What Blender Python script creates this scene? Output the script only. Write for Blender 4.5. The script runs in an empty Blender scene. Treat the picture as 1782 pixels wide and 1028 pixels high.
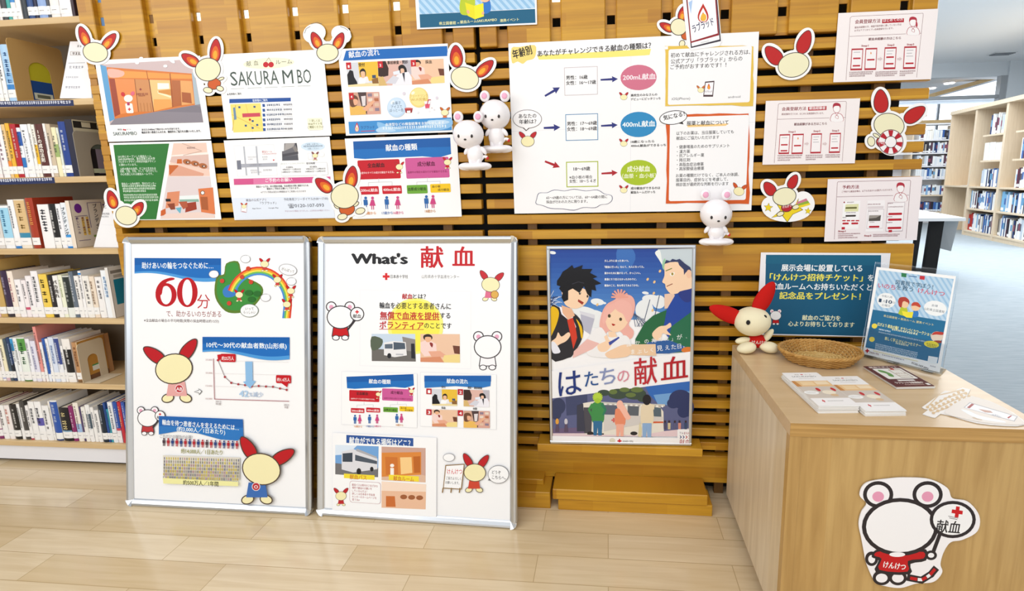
import bpy, math, random
from mathutils import Vector, Matrix
PI = math.pi
SC = bpy.context.scene
COL = SC.collection
# ------------------------------------------------------------------ camera
W_PX, H_PX = 1782, 1028
F_PX, CX, CY = 859.55, 975.48, 454.63
CAM = Vector((0.0, -1.7621, 1.222))
M = Matrix(((0.99553632, -0.00282552, -0.09433687), (0.09251898, -0.16825779, 0.98139164), (-0.01864585, -0.98573898, -0.16724533)))
cam_d = bpy.data.cameras.new('camera')
cam = bpy.data.objects.new('camera', cam_d)
COL.objects.link(cam)
R3 = Matrix((M.col[0], -M.col[1], -M.col[2])).transposed()
cam.matrix_world = Matrix.Translation(CAM) @ R3.to_4x4()
cam_d.sensor_fit = 'HORIZONTAL'
cam_d.sensor_width = 36.0
cam_d.lens = 36.0 * F_PX / W_PX
cam_d.shift_x = (W_PX / 2 - CX) / W_PX
cam_d.shift_y = (CY - H_PX / 2) / W_PX
cam_d.clip_start = 0.02
SC.camera = cam
# ------------------------------------------------------------------ light
SC.view_settings.view_transform = 'Standard'
SC.view_settings.look = 'None'
SC.view_settings.gamma = 1.0
SC.view_settings.use_curve_mapping = False
SC.view_settings.exposure = 0.12
world = bpy.data.worlds.new('world')
SC.world = world
world.use_nodes = True
bg = world.node_tree.nodes['Background']
bg.inputs[0].default_value = (0.97, 0.985, 1.0, 1)
bg.inputs[1].default_value = 0.52

def area(name, loc, sx, sy, power, color=(1, 1, 1), target=None):
    l = bpy.data.lights.new(name, 'AREA')
    l.shape = 'RECTANGLE'; l.size = sx; l.size_y = sy; l.energy = power; l.color = color
    o = bpy.data.objects.new(name, l); COL.objects.link(o); o.location = loc
    d = (Vector(target) - Vector(loc)) if target else Vector((0, 0, -1))
    o.rotation_euler = d.to_track_quat('-Z', 'Y').to_euler()
    return o
area('overhead_area_light', (-0.3, -2.3, 3.3), 4.5, 1.6, 46, (1.0, 0.985, 0.965), (-0.3, -0.6, 0.4))
area('overhead_area_light', (-4.1, -3.3, 2.95), 2.4, 2.0, 52, (1.0, 0.995, 0.99), (-1.4, 0.0, 1.2))  # added high at the left to throw a pale glare on the boards
area('daylight_fill', (-0.6, -5.2, 1.7), 6.0, 2.4, 60, (0.97, 0.985, 1.0), (-0.6, 0.0, 0.5))  # added soft fill from behind the camera, no window known there
area('overhead_area_light', (5.0, 6.0, 3.5), 6.0, 6.0, 400, (0.95, 0.98, 1.0))
area('daylight_fill', (9.5, 2.5, 2.4), 4.0, 2.2, 170, (0.93, 0.97, 1.0), (2.0, 2.5, 0.6))

# ------------------------------------------------------------------ helpers
def ray(x, y): return M @ Vector((x - CX, y - CY, F_PX))
def pln(x, y, P0, n):
    d = ray(x, y); return CAM + d * ((P0 - CAM).dot(n) / d.dot(n))
def oY(x, y, Y=0.0):
    d = ray(x, y); return CAM + d * ((Y - CAM.y) / d.y)
def oZ(x, y, Z=0.0):
    d = ray(x, y); return CAM + d * ((Z - CAM.z) / d.z)
def oX(x, y, X=0.0):
    d = ray(x, y); return CAM + d * ((X - CAM.x) / d.x)

def lin(h):
    r = []
    for i in (0, 2, 4):
        c = int(h[i:i + 2], 16) / 255.0
        r.append(c / 12.92 if c <= 0.04045 else ((c + 0.055) / 1.055) ** 2.4)
    return r
MATS = {}
def ink(h, rough=0.5):
    k = 'ink_' + h + ('' if rough == 0.5 else '_%d' % (rough * 100))
    if k not in MATS:
        m = bpy.data.materials.new(k); m.use_nodes = True
        b = m.node_tree.nodes['Principled BSDF']
        b.inputs['Base Color'].default_value = (*[min(0.9, c) for c in lin(h)], 1)
        b.inputs['Roughness'].default_value = rough
        b.inputs['Specular IOR Level'].default_value = 0.3
        MATS[k] = m
    return MATS[k]
def simple(name, h, rough=0.5, metal=0.0, spec=0.5, coat=0.0, trans=0.0, ior=1.45, emit=0.0, bump=0.0, bscale=60):
    m = bpy.data.materials.new(name); m.use_nodes = True
    nt = m.node_tree; b = nt.nodes['Principled BSDF']
    c = (*lin(h), 1)
    b.inputs['Base Color'].default_value = c
    b.inputs['Roughness'].default_value = rough
    b.inputs['Metallic'].default_value = metal
    b.inputs['Specular IOR Level'].default_value = spec
    b.inputs['Coat Weight'].default_value = coat
    b.inputs['Transmission Weight'].default_value = trans
    b.inputs['IOR'].default_value = ior
    if emit:
        b.inputs['Emission Color'].default_value = c
        b.inputs['Emission Strength'].default_value = emit
    if bump:
        n = nt.nodes.new('ShaderNodeTexNoise'); n.inputs['Scale'].default_value = bscale; n.inputs['Detail'].default_value = 4
        t = nt.nodes.new('ShaderNodeTexCoord'); nt.links.new(t.outputs['Object'], n.inputs['Vector'])
        bp = nt.nodes.new('ShaderNodeBump'); bp.inputs['Strength'].default_value = bump; bp.inputs['Distance'].default_value = 0.002
        nt.links.new(n.outputs['Fac'], bp.inputs['Height']); nt.links.new(bp.outputs[0], b.inputs['Normal'])
    return m
def wood(name, c1, c2, grain, ax='XZ', bw=0.3, bh=0.042, rough=0.4, g=0.35, coat=0.0, offs=0.5, mortar=0.0, stretch=22, mcol='8a7a60'):
    """laminated timber: blocks of slightly different tone with grain along the first axis"""
    m = bpy.data.materials.new(name); m.use_nodes = True
    nt = m.node_tree; N = nt.nodes; L = nt.links; b = N['Principled BSDF']
    tc = N.new('ShaderNodeTexCoord'); sp = N.new('ShaderNodeSeparateXYZ'); L.new(tc.outputs['Object'], sp.inputs[0])
    cb = N.new('ShaderNodeCombineXYZ'); L.new(sp.outputs[ax[0]], cb.inputs[0]); L.new(sp.outputs[ax[1]], cb.inputs[1])
    if len(ax) > 2:
        L.new(sp.outputs[ax[2]], cb.inputs[2])
    br = N.new('ShaderNodeTexBrick'); L.new(cb.outputs[0], br.inputs['Vector'])
    br.inputs['Color1'].default_value = (*lin(c1), 1); br.inputs['Color2'].default_value = (*lin(c2), 1)
    br.inputs['Mortar'].default_value = (*lin(mcol), 1)
    br.inputs['Scale'].default_value = 1.0; br.inputs['Mortar Size'].default_value = mortar
    br.inputs['Brick Width'].default_value = bw; br.inputs['Row Height'].default_value = bh
    br.offset = offs; br.inputs['Bias'].default_value = 0.0
    mp = N.new('ShaderNodeVectorMath'); mp.operation = 'MULTIPLY'; mp.inputs[1].default_value = (3.0, 3.0 * stretch, 3.0 * stretch)
    L.new(cb.outputs[0], mp.inputs[0])
    nz = N.new('ShaderNodeTexNoise'); nz.inputs['Scale'].default_value = 1.0; nz.inputs['Detail'].default_value = 5; nz.inputs['Distortion'].default_value = 0.6
    L.new(mp.outputs[0], nz.inputs['Vector'])
    rp = N.new('ShaderNodeMapRange'); rp.inputs[1].default_value = 0.35; rp.inputs[2].default_value = 0.7
    L.new(nz.outputs['Fac'], rp.inputs[0])
    mm = N.new('ShaderNodeMath'); mm.operation = 'MULTIPLY'; mm.inputs[1].default_value = g; L.new(rp.outputs[0], mm.inputs[0])
    mx = N.new('ShaderNodeMix'); mx.data_type = 'RGBA'
    L.new(mm.outputs[0], mx.inputs[0]); L.new(br.outputs['Color'], mx.inputs[6]); mx.inputs[7].default_value = (*lin(grain), 1)
    L.new(mx.outputs[2], b.inputs['Base Color'])
    b.inputs['Roughness'].default_value = rough; b.inputs['Coat Weight'].default_value = coat; b.inputs['Coat Roughness'].default_value = 0.3 if ax == 'XZ' else 0.12
    b.inputs['Specular IOR Level'].default_value = 0.4
    return m
def carpet(name, c1, c2):
    m = bpy.data.materials.new(name); m.use_nodes = True
    nt = m.node_tree; N = nt.nodes; L = nt.links; b = N['Principled BSDF']
    tc = N.new('ShaderNodeTexCoord')
    mp = N.new('ShaderNodeMapping'); mp.inputs['Scale'].default_value = (6, 55, 30); mp.inputs['Rotation'].default_value = (0, 0, 0.12)
    L.new(tc.outputs['Object'], mp.inputs[0])
    nz = N.new('ShaderNodeTexNoise'); nz.inputs['Scale'].default_value = 1.0; nz.inputs['Detail'].default_value = 6
    L.new(mp.outputs[0], nz.inputs['Vector'])
    cr = N.new('ShaderNodeMapRange'); cr.inputs[1].default_value = 0.35; cr.inputs[2].default_value = 0.65; L.new(nz.outputs['Fac'], cr.inputs[0])
    mx = N.new('ShaderNodeMix'); mx.data_type = 'RGBA'; L.new(cr.outputs[0], mx.inputs[0])
    mx.inputs[6].default_value = (*lin(c1), 1); mx.inputs[7].default_value = (*lin(c2), 1)
    L.new(mx.outputs[2], b.inputs['Base Color']); b.inputs['Roughness'].default_value = 0.95
    return m
WALLWOOD = wood('laminated_golden_wood', 'd09c28', 'b27a14', '85520c', 'XZ', 0.27, 0.043, 0.4, 0.4, 0.22)
PALEWOOD = wood('pale_oak_board', 'd9bd8f', 'd2b484', 'b08a58', 'XZ', 1.3, 0.4, 0.42, 0.35)
OAKV = wood('pale_oak_upright_shaded', 'c6a368', 'be985c', '96703a', 'ZXY', 4.0, 0.19, 0.4, 0.5, 0.1, stretch=16)  # box front darker than its top: shading put into the colour
OAKT = wood('pale_oak_top', 'd6bb93', 'cfb288', 'b6935f', 'XYZ', 1.4, 0.14, 0.36, 0.3, 0.15, stretch=14)
FLOORWOOD = wood('cream_floor_plank', 'ead8b8', 'd9c29b', 'c2a578', 'XY', 0.62, 0.112, 0.2, 0.4, 0.35, 0.37, 0.0012, 16, 'b59c74')
FARWOOD = wood('beech_bookcase_board', 'e8d6bd', 'dfcbac', 'c6ad88', 'ZYX', 3.0, 0.5, 0.5, 0.3)
BACKGREY = simple('brown_grey_back_panel', '8d8273', 0.7)
BLACK = simple('matt_black', '0b0a0a', 0.8)
DARKPOST = wood('brown_batten', '8f6a35', '7c5829', '5b3d18', 'ZX', 0.3, 0.1, 0.5, 0.4)
ALU = simple('brushed_aluminium', 'c9cdd2', 0.28, 1.0)
ALUEDGE = simple('polished_aluminium', 'dfe3e8', 0.16, 1.0)
WHITEMET = simple('white_painted_metal', 'e6e6ea', 0.4)
PAPERW = ink('f3f3f4')

class MB:
    """collects shapes (world coordinates) and links them as one mesh object"""
    def __init__(s): s.v = []; s.f = []; s.m = []; s.sm = []; s.mats = []; s.xf = None
    def mi(s, m):
        if m not in s.mats: s.mats.append(m)
        return s.mats.index(m)
    def add(s, vs, fs, m, smooth=False):
        b = len(s.v); k = s.mi(m)
        s.v += [Vector(v) if s.xf is None else s.xf @ Vector(v) for v in vs]
        for f in fs: s.f.append([b + i for i in f]); s.m.append(k); s.sm.append(smooth)
        return s
    def box(s, x0, x1, y0, y1, z0, z1, m):
        vs = [(x, y, z) for z in (z0, z1) for y in (y0, y1) for x in (x0, x1)]
        return s.add(vs, [(0, 2, 3, 1), (4, 5, 7, 6), (0, 1, 5, 4), (2, 6, 7, 3), (0, 4, 6, 2), (1, 3, 7, 5)], m)
    def cbox(s, x0, x1, y0, y1, z0, z1, m, c=0.002):
        """box with chamfered edges (octagonal in every section)"""
        c = min(c, (x1 - x0) / 2.1, (y1 - y0) / 2.1, (z1 - z0) / 2.1)
        import bmesh
        bm = bmesh.new(); bmesh.ops.create_cube(bm, size=1)
        for v in bm.verts:
            v.co = ((x0 + x1) / 2 + v.co.x * (x1 - x0), (y0 + y1) / 2 + v.co.y * (y1 - y0), (z0 + z1) / 2 + v.co.z * (z1 - z0))
        bmesh.ops.bevel(bm, geom=bm.edges[:], offset=c, segments=1, affect='EDGES')
        bm.verts.index_update()
        s.add([v.co.copy() for v in bm.verts], [[v.index for v in f.verts] for f in bm.faces], m); bm.free()
        return s
    def prism(s, pts, ax, a, b, m, mside=None, smooth=False):
        """polygon pts in the plane across axis ax, extruded from a to b"""
        n = len(pts)
        def P(p, t): return (t, p[0], p[1]) if ax == 'x' else ((p[0], t, p[1]) if ax == 'y' else (p[0], p[1], t))
        s.add([P(p, a) for p in pts] + [P(p, b) for p in pts], [list(range(n))[::-1], [n + i for i in range(n)]], m)
        s.add([P(p, a) for p in pts] + [P(p, b) for p in pts], [(i, (i + 1) % n, n + (i + 1) % n, n + i) for i in range(n)], mside or m, smooth)
        return s
    def cyl(s, a, b, r, m, n=14, r2=None, cap=True):
        a = Vector(a); b = Vector(b); d = (b - a).normalized(); u = d.orthogonal().normalized(); w = d.cross(u)
        r2 = r if r2 is None else r2
        vs = [a + (u * math.cos(2 * PI * i / n) + w * math.sin(2 * PI * i / n)) * r for i in range(n)] + [b + (u * math.cos(2 * PI * i / n) + w * math.sin(2 * PI * i / n)) * r2 for i in range(n)]
        s.add(vs, [(i, (i + 1) % n, n + (i + 1) % n, n + i) for i in range(n)], m, True)
        if cap: s.add(vs, [list(range(n))[::-1], list(range(n, 2 * n))], m)
        return s
    def tube(s, pts, r, m, n=8, closed=False):
        pts = [Vector(p) for p in pts]; k = len(pts); vs = []; fs = []
        up = Vector((0, 0, 1))
        for i, p in enumerate(pts):
            d = (pts[(i + 1) % k] - pts[i - 1]) if closed else (pts[min(i + 1, k - 1)] - pts[max(i - 1, 0)])
            d.normalize(); u = d.cross(up)
            if u.length < 1e-4: u = d.cross(Vector((1, 0, 0)))
            u.normalize(); w = u.cross(d)
            rr = r[i] if isinstance(r, (list, tuple)) else r
            vs += [p + (u * math.cos(2 * PI * j / n) + w * math.sin(2 * PI * j / n)) * rr for j in range(n)]
        for i in range(k if closed else k - 1):
            for j in range(n):
                a = i * n; b = ((i + 1) % k) * n
                fs.append((a + j, a + (j + 1) % n, b + (j + 1) % n, b + j))
        if not closed: fs += [list(range(n))[::-1], list(range((k - 1) * n, k * n))]
        return s.add(vs, fs, m, True)
    def ball(s, c, r, m, rot=None, nu=24, nv=14, taper=0.0, power=1.0):
        """ellipsoid of radii r; taper narrows it towards +z"""
        c = Vector(c); vs = []; fs = []
        Rm = rot if rot is not None else Matrix.Identity(3)
        for i in range(nv + 1):
            t = PI * i / nv
            for j in range(nu):
                p = 2 * PI * j / nu
                z = -math.cos(t); q = math.sin(t) ** power
                k = 1 - taper * (z + 1) / 2
                vs.append(c + Rm @ Vector((r[0] * q * math.cos(p) * k, r[1] * q * math.sin(p) * k, r[2] * z)))
        for i in range(nv):
            for j in range(nu):
                fs.append((i * nu + j, i * nu + (j + 1) % nu, (i + 1) * nu + (j + 1) % nu, (i + 1) * nu + j))
        return s.add(vs, fs, m, True)
    def build(s, name, parent=None, org=(0, 0, 0), kind=None, label=None):
        me = bpy.data.meshes.new(name); o0 = Vector(org)
        me.from_pydata([v - o0 for v in s.v], [], s.f)
        for m in s.mats: me.materials.append(m)
        me.polygons.foreach_set('material_index', s.m); me.polygons.foreach_set('use_smooth', s.sm)
        me.update()
        o = bpy.data.objects.new(name, me); COL.objects.link(o)
        if parent is not None: o.parent = parent
        else: o.location = o0
        if kind: o['kind'] = kind
        if label: o['label'] = label
        return o
def thing(name, label, cat, loc=(0, 0, 0), group=None):
    o = bpy.data.objects.new(name, None); COL.objects.link(o); o.location = loc; o.empty_display_size = 0.05
    o['label'] = label; o['category'] = cat
    if group: o['group'] = group
    return o
def tag(o, label, cat, group=None, kind=None):
    o['label'] = label; o['category'] = cat
    if group: o['group'] = group
    if kind: o['kind'] = kind
    return o

# ------------------------------------------------------------------ printed sheets
_T = {}
def glyphs(txt, bold):
    k = (txt, bold)
    if k not in _T:
        c = bpy.data.curves.new('t', 'FONT'); c.body = txt; c.resolution_u = 2
        o = bpy.data.objects.new('t', c); me = bpy.data.meshes.new_from_object(o)
        vs = [(v.co.x, v.co.y) for v in me.vertices]; fs = [tuple(p.vertices) for p in me.polygons]; V = []; F = []
        for i, (dx, dy) in enumerate(((0, 0),) if bold <= 0 else ((-bold, 0), (bold, 0), (0, bold * 0.6), (0, -bold * 0.6))):
            F += [tuple(len(V) + q for q in f) for f in fs]; V += [(x + dx, y + dy, i) for x, y in vs]
        _T[k] = (V, F)
        bpy.data.objects.remove(o); bpy.data.curves.remove(c); bpy.data.meshes.remove(me)
    return _T[k]
def smooth_loop(pts, k=5):
    n = len(pts); out = []
    for i in range(n):
        p0, p1, p2, p3 = pts[i - 1], pts[i], pts[(i + 1) % n], pts[(i + 2) % n]
        for j in range(k):
            t = j / k
            out.append(tuple(0.5 * ((2 * p1[a]) + (p2[a] - p0[a]) * t + (2 * p0[a] - 5 * p1[a] + 4 * p2[a] - p3[a]) * t * t + (3 * p1[a] - p0[a] - 3 * p2[a] + p3[a]) * t ** 3) for a in (0, 1)))
    return out
RND = random.Random(7)
class Sheet:
    """a flat printed thing: its paper and its print as one mesh. Coordinates are read off the photograph and cast onto the sheet's own plane"""
    STEP = 2.2e-5
    def __init__(s, corners, P0, n, col='f3f3f4', th=0.0004, back='e8e8e8', base=True, view=(0, 0, 1.0), lift=0.0, rough=0.5):
        s.ox, s.oy, s.sc = view; s.P0 = Vector(P0); s.n = Vector(n).normalized(); s.mb = MB(); s.lay = 0; s.rough = rough
        if s.n.dot(CAM - s.P0) < 0: s.n = -s.n
        C = [s.world(*c) for c in corners]
        ux = (C[1] - C[0]) + (C[2] - C[3]); s.ux = ux.normalized()
        s.uy = s.ux.cross(s.n); s.uy.normalize()
        if s.uy.dot(C[3] - C[0]) < 0: s.uy = -s.uy
        s.ctr = (C[0] + C[1] + C[2] + C[3]) / 4 + s.n * lift
        s.w = ((C[1] - C[0]).length + (C[2] - C[3]).length) / 2; s.h = ((C[3] - C[0]).length + (C[2] - C[1]).length) / 2
        s.th = th
        if base:
            s.slab([(-s.w / 2, -s.h / 2), (s.w / 2, -s.h / 2), (s.w / 2, s.h / 2), (-s.w / 2, s.h / 2)], col, back)
    def slab(s, loc, col, back=None, t0=None, e=0.0):
        n = len(loc); t = s.th if t0 is None else t0
        vs = [s.at(a, b, e) for a, b in loc] + [s.at(a, b, -t) for a, b in loc]
        s.mb.add(vs, [list(range(n))], ink(col, s.rough))
        s.mb.add(vs, [[n + i for i in range(n)][::-1]] + [(i, (i + 1) % n, n + (i + 1) % n, n + i) for i in range(n)], ink(back or col))
    def z(s, ox, oy, sc): s.ox, s.oy, s.sc = ox, oy, sc; return s
    def world(s, x, y): return pln(s.ox + x / s.sc, s.oy + y / s.sc, s.P0, s.n)
    def at(s, a, b, e): return s.ctr + s.ux * a + s.uy * b + s.n * e
    def loc(s, x, y):
        d = s.world(x, y) - s.ctr; return (d.dot(s.ux), d.dot(s.uy))
    def up(s): s.lay += 1; return s.lay * s.STEP
    def P2(s, pts, col, e=None):
        e = s.up() if e is None else e
        s.mb.add([s.at(a, b, e) for a, b in pts], [list(range(len(pts)))], ink(col, s.rough)); return s
    def P(s, pts, col): return s.P2([s.loc(*p) for p in pts], col)
    def S(s, pts, col, k=4): return s.P(smooth_loop(pts, k), col)
    def R(s, x0, y0, x1, y1, col, r=0):
        a = s.loc(x0, y0); b = s.loc(x1, y1); (p, q), (u, v) = a, b
        if not r: return s.P2([(p, q), (u, q), (u, v), (p, v)], col)
        r = min(r * (u - p) / max(1e-6, x1 - x0), (u - p) / 2, (v - q) / 2); pts = []
        for cx, cy, t0 in ((u - r, v - r, 0), (p + r, v - r, 90), (p + r, q + r, 180), (u - r, q + r, 270)):
            pts += [(cx + r * math.cos(math.radians(t0 + t)), cy + r * math.sin(math.radians(t0 + t))) for t in (0, 30, 60, 90)]
        return s.P2(pts, col)
    def B(s, x0, y0, x1, y1, col, w=1.0, fill=None, r=0):
        s.R(x0, y0, x1, y1, col, r); return s.R(x0 + w, y0 + w, x1 - w, y1 - w, fill or 'f3f3f4', max(0, r - w))
    def E(s, cx, cy, rx, ry, col, rot=0, n=28, taper=0.0):
        c = math.cos(math.radians(rot)); d = math.sin(math.radians(rot)); pts = []
        for i in range(n):
            t = 2 * PI * i / n; x = rx * math.cos(t); y = ry * math.sin(t); x *= 1 + taper * (-math.sin(t))
            pts.append((cx + x * c - y * d, cy + x * d + y * c))
        return s.P(pts, col)
    def L(s, pts, col, w=2.0, closed=False):
        e = s.up(); s.lay += len(pts) // 10; q = pts + [pts[0]] if closed else pts
        for i in range(len(q) - 1):
            (x0, y0), (x1, y1) = q[i], q[i + 1]; l = math.hypot(x1 - x0, y1 - y0) or 1
            dx, dy = -(y1 - y0) / l * w / 2, (x1 - x0) / l * w / 2; ex, ey = (x1 - x0) / l * w * 0.25, (y1 - y0) / l * w * 0.25
            s.P2([s.loc(x0 + dx - ex, y0 + dy - ey), s.loc(x1 + dx + ex, y1 + dy + ey), s.loc(x1 - dx + ex, y1 - dy + ey), s.loc(x0 - dx - ex, y0 - dy - ey)], col, e + i * 2.5e-6)
        return s
    def T(s, txt, x0, yc, x1=None, h=10.0, col='26262a', b=0.0, rot=0.0, shear=0.0):
        vs, fs = glyphs(txt, b)
        if not vs: return s
        xa = min(v[0] for v in vs); xb = max(v[0] for v in vs)
        p0 = s.loc(x0, yc); ph = s.loc(x0, yc + h); hl = math.hypot(ph[0] - p0[0], ph[1] - p0[1]); k = hl / 0.9
        if x1 is not None:
            p1 = s.loc(x1, yc); kx = math.hypot(p1[0] - p0[0], p1[1] - p0[1]) / max(1e-6, xb - xa)
        else: kx = k
        c = math.cos(math.radians(-rot)); d = math.sin(math.radians(-rot)); e = (s.lay + 1) * s.STEP
        out = []
        for x, y, q in vs:
            u = (x - xa) * kx + shear * (y - 0.38) * k; v = -(y - 0.38) * k
            out.append(s.at(p0[0] + u * c - v * d, p0[1] + u * d + v * c, e + q * 4e-6))
        s.mb.add(out, fs, ink(col)); return s
    def TC(s, txt, xc, yc, w, h, col='26262a', b=0.0): return s.T(txt, xc - w / 2, yc, xc + w / 2, h, col, b)
    def V(s, txt, x, y0, y1, h, col='26262a', b=0.0, dx=0.0):
        n = len(txt)
        for i, ch in enumerate(txt):
            s.T(ch, x - h / 2 + dx * i / max(1, n - 1), y0 + (y1 - y0) * (i + 0.5) / n, None, h, col, b)
        return s
    def D(s, x0, yc, x1, h, col='8a8a90', seed=0):
        """a line of print too small to read: strokes of varied length"""
        r = random.Random(int(x0 * 31 + yc * 17) + seed); e = s.up()
        p0 = s.loc(x0, yc); p1 = s.loc(x1, yc); ph = s.loc(x0, yc + h); W = math.hypot(p1[0] - p0[0], p1[1] - p0[1]); H = math.hypot(ph[0] - p0[0], ph[1] - p0[1]); x = 0.0
        def q(a, b, c, d, ee): s.P2([(p0[0] + a, p0[1] + b), (p0[0] + c, p0[1] + b), (p0[0] + c, p0[1] + d), (p0[0] + a, p0[1] + d)], col, ee)
        while x < W:
            w = min(W - x, H * r.uniform(0.5, 0.95)); hh = H * r.uniform(0.22, 0.42); k = r.choice((-1, 1)) * H * 0.12
            for yy in (-H * 0.28 + k * 0.3, H * 0.22 + k): q(x, yy - hh / 3, x + w, yy + hh / 3, e + (0 if yy < 0 else 2.5e-6))
            xx = x + w * r.uniform(0.3, 0.7); ww = H * 0.12; q(xx - ww, -H / 2, xx + ww, H / 2, e + 5e-6)
            x += w + H * r.uniform(0.12, 0.3)
        return s
    def stripes(s, poly, period, width, slope, col, k0=-60, k1=60):
        """parallel slanting bands clipped to a convex polygon"""
        e = s.up()
        def clip(pts, f):
            out = []
            for i in range(len(pts)):
                a, b = pts[i - 1], pts[i]; fa, fb = f(a), f(b)
                if fa * fb < 0: t = fa / (fa - fb); out.append((a[0] + (b[0] - a[0]) * t, a[1] + (b[1] - a[1]) * t))
                if fb >= 0: out.append(b)
            return out
        for k in range(k0, k1):
            c0 = k * period
            q = clip(poly, lambda p: p[0] - slope * p[1] - c0); q = clip(q, lambda p: c0 + width - (p[0] - slope * p[1])) if q else q
            if len(q) > 2: s.P2([s.loc(*p) for p in q], col, e)
        return s
    def cross(s, cx, cy, r, col='d01f26', rot=0):
        t = r * 0.34; pts = [(-t, -r), (t, -r), (t, -t), (r, -t), (r, t), (t, t), (t, r), (-t, r), (-t, t), (-r, t), (-r, -t), (-t, -t)]
        c = math.cos(math.radians(rot)); d = math.sin(math.radians(rot))
        return s.P([(cx + x * c - y * d, cy + x * d + y * c) for x, y in pts], col)
    def grad(s, x0, y0, x1, y1, c0, c1, n=10, vert=True):
        for i in range(n):
            t = (i + 0.5) / n
            col = ''.join('%02x' % int(int(c0[k:k + 2], 16) * (1 - t) + int(c1[k:k + 2], 16) * t) for k in (0, 2, 4))
            if vert: s.R(x0, y0 + (y1 - y0) * i / n, x1, y0 + (y1 - y0) * (i + 1) / n, col)
            else: s.R(x0 + (x1 - x0) * i / n, y0, x0 + (x1 - x0) * (i + 1) / n, y1, col)
        return s
    def toon(s, x, y, r, ears='c4161c', rot=0, body=None, line='4a3a30', el=0.62, spread=42, face='efe6b4'):
        """a plain round cream head with two rounded red ears, no features"""
        for sg in (-1, 1):
            a = math.radians(rot + sg * spread); ex = x + math.sin(a) * r * 1.35; ey = y - math.cos(a) * r * 1.35
            g = math.degrees(a)
            s.E(ex, ey, r * 0.36, r * el + r * 0.06, line, g, taper=-0.2); s.E(ex, ey, r * 0.3, r * el, ears, g, taper=-0.2)
        if body:
            bx, by = x - math.sin(math.radians(rot)) * r * 1.0, y + r * 1.02
            for sg in (-1, 1):
                s.E(bx + sg * r * 0.5, by + r * 0.62, r * 0.36, r * 0.26, line, sg * 15); s.E(bx + sg * r * 0.5, by + r * 0.62, r * 0.3, r * 0.2, face, sg * 15)
            s.P([(bx - r * 0.45, by - r * 0.3), (bx + r * 0.45, by - r * 0.3), (bx + r * 0.58, by + r * 0.5), (bx - r * 0.58, by + r * 0.5)], body)
        s.E(x, y, r * 1.06, r * 0.86, line, rot); return s.E(x, y, r, r * 0.8, face, rot)
    def bear(s, x, y, r, rot=0, shirt='c4161c', sign=True):
        for sg in (-1, 1):
            s.E(x + sg * r * 0.72, y - r * 0.82, r * 0.42, r * 0.42, '3a3438'); s.E(x + sg * r * 0.72, y - r * 0.82, r * 0.34, r * 0.34, 'f4f0f2'); s.E(x + sg * r * 0.72, y - r * 0.8, r * 0.17, r * 0.17, 'e3a3bd')
        s.P([(x - r * 0.56, y + r * 0.6), (x + r * 0.56, y + r * 0.6), (x + r * 0.7, y + r * 1.51), (x - r * 0.7, y + r * 1.51)], '3a3438')
        s.P([(x - r * 0.5, y + r * 0.6), (x + r * 0.5, y + r * 0.6), (x + r * 0.62, y + r * 1.45), (x - r * 0.62, y + r * 1.45)], shirt)
        for sg in (-1, 1): s.E(x + sg * r * 0.36, y + r * 1.6, r * 0.3, r * 0.22, '3a3438'); s.E(x + sg * r * 0.36, y + r * 1.6, r * 0.23, r * 0.16, 'f4f0f2')
        if sign:
            s.L([(x + r * 0.55, y + r * 1.0), (x + r * 1.25, y + r * 0.1)], '3a3438', r * 0.14)
        s.E(x, y, r * 1.08, r * 0.92, '3a3438'); s.E(x, y, r, r * 0.84, 'f6f3f4')
        if sign:
            s.E(x + r * 1.3, y - r * 0.25, r * 0.56, r * 0.56, '3a3438'); s.E(x + r * 1.3, y - r * 0.25, r * 0.48, r * 0.48, 'f6f3f4'); s.cross(x + r * 1.3, y - r * 0.42, r * 0.14); s.T('献血', x + r * 0.98, y - r * 0.1, x + r * 1.62, r * 0.3, '26262a', 0.02)
        return s
    def drop(s, cx, cy, w, h, cols, rot=0):
        """flame shaped drop emblem of nested tones"""
        for i, c in enumerate(cols):
            k = 1 - i * 0.26; pts = []
            for j in range(24):
                t = 2 * PI * j / 24; r = math.sin(t / 2) ** 1.4
                px = w / 2 * math.sin(t) * r * 1.25 * k; py = -h / 2 * math.cos(t) * k + h * 0.16 * i * 0.6
                a = math.radians(rot); pts.append((cx + px * math.cos(a) - py * math.sin(a), cy + px * math.sin(a) + py * math.cos(a)))
            s.P(pts, c)
        return s
    def icon(s, x, y, h, col, skirt=False):
        s.E(x, y - h * 0.4, h * 0.11, h * 0.11, col)
        if skirt: s.P([(x - h * 0.1, y - h * 0.27), (x + h * 0.1, y - h * 0.27), (x + h * 0.24, y + h * 0.2), (x - h * 0.24, y + h * 0.2)], col)
        else: s.R(x - h * 0.18, y - h * 0.27, x + h * 0.18, y + h * 0.15, col, h * 0.06)
        s.R(x - h * 0.12, y + h * 0.1, x - h * 0.02, y + h * 0.5, col); s.R(x + h * 0.02, y + h * 0.1, x + h * 0.12, y + h * 0.5, col)
        return s
    def done(s, name, label=None, cat=None, group=None, parent=None, org=None):
        if parent is not None:
            o = s.mb.build(name, parent, org)
            if label: o['label'] = label
            return o
        o = s.mb.build(name, None, s.ctr); return tag(o, label, cat, group)
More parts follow.
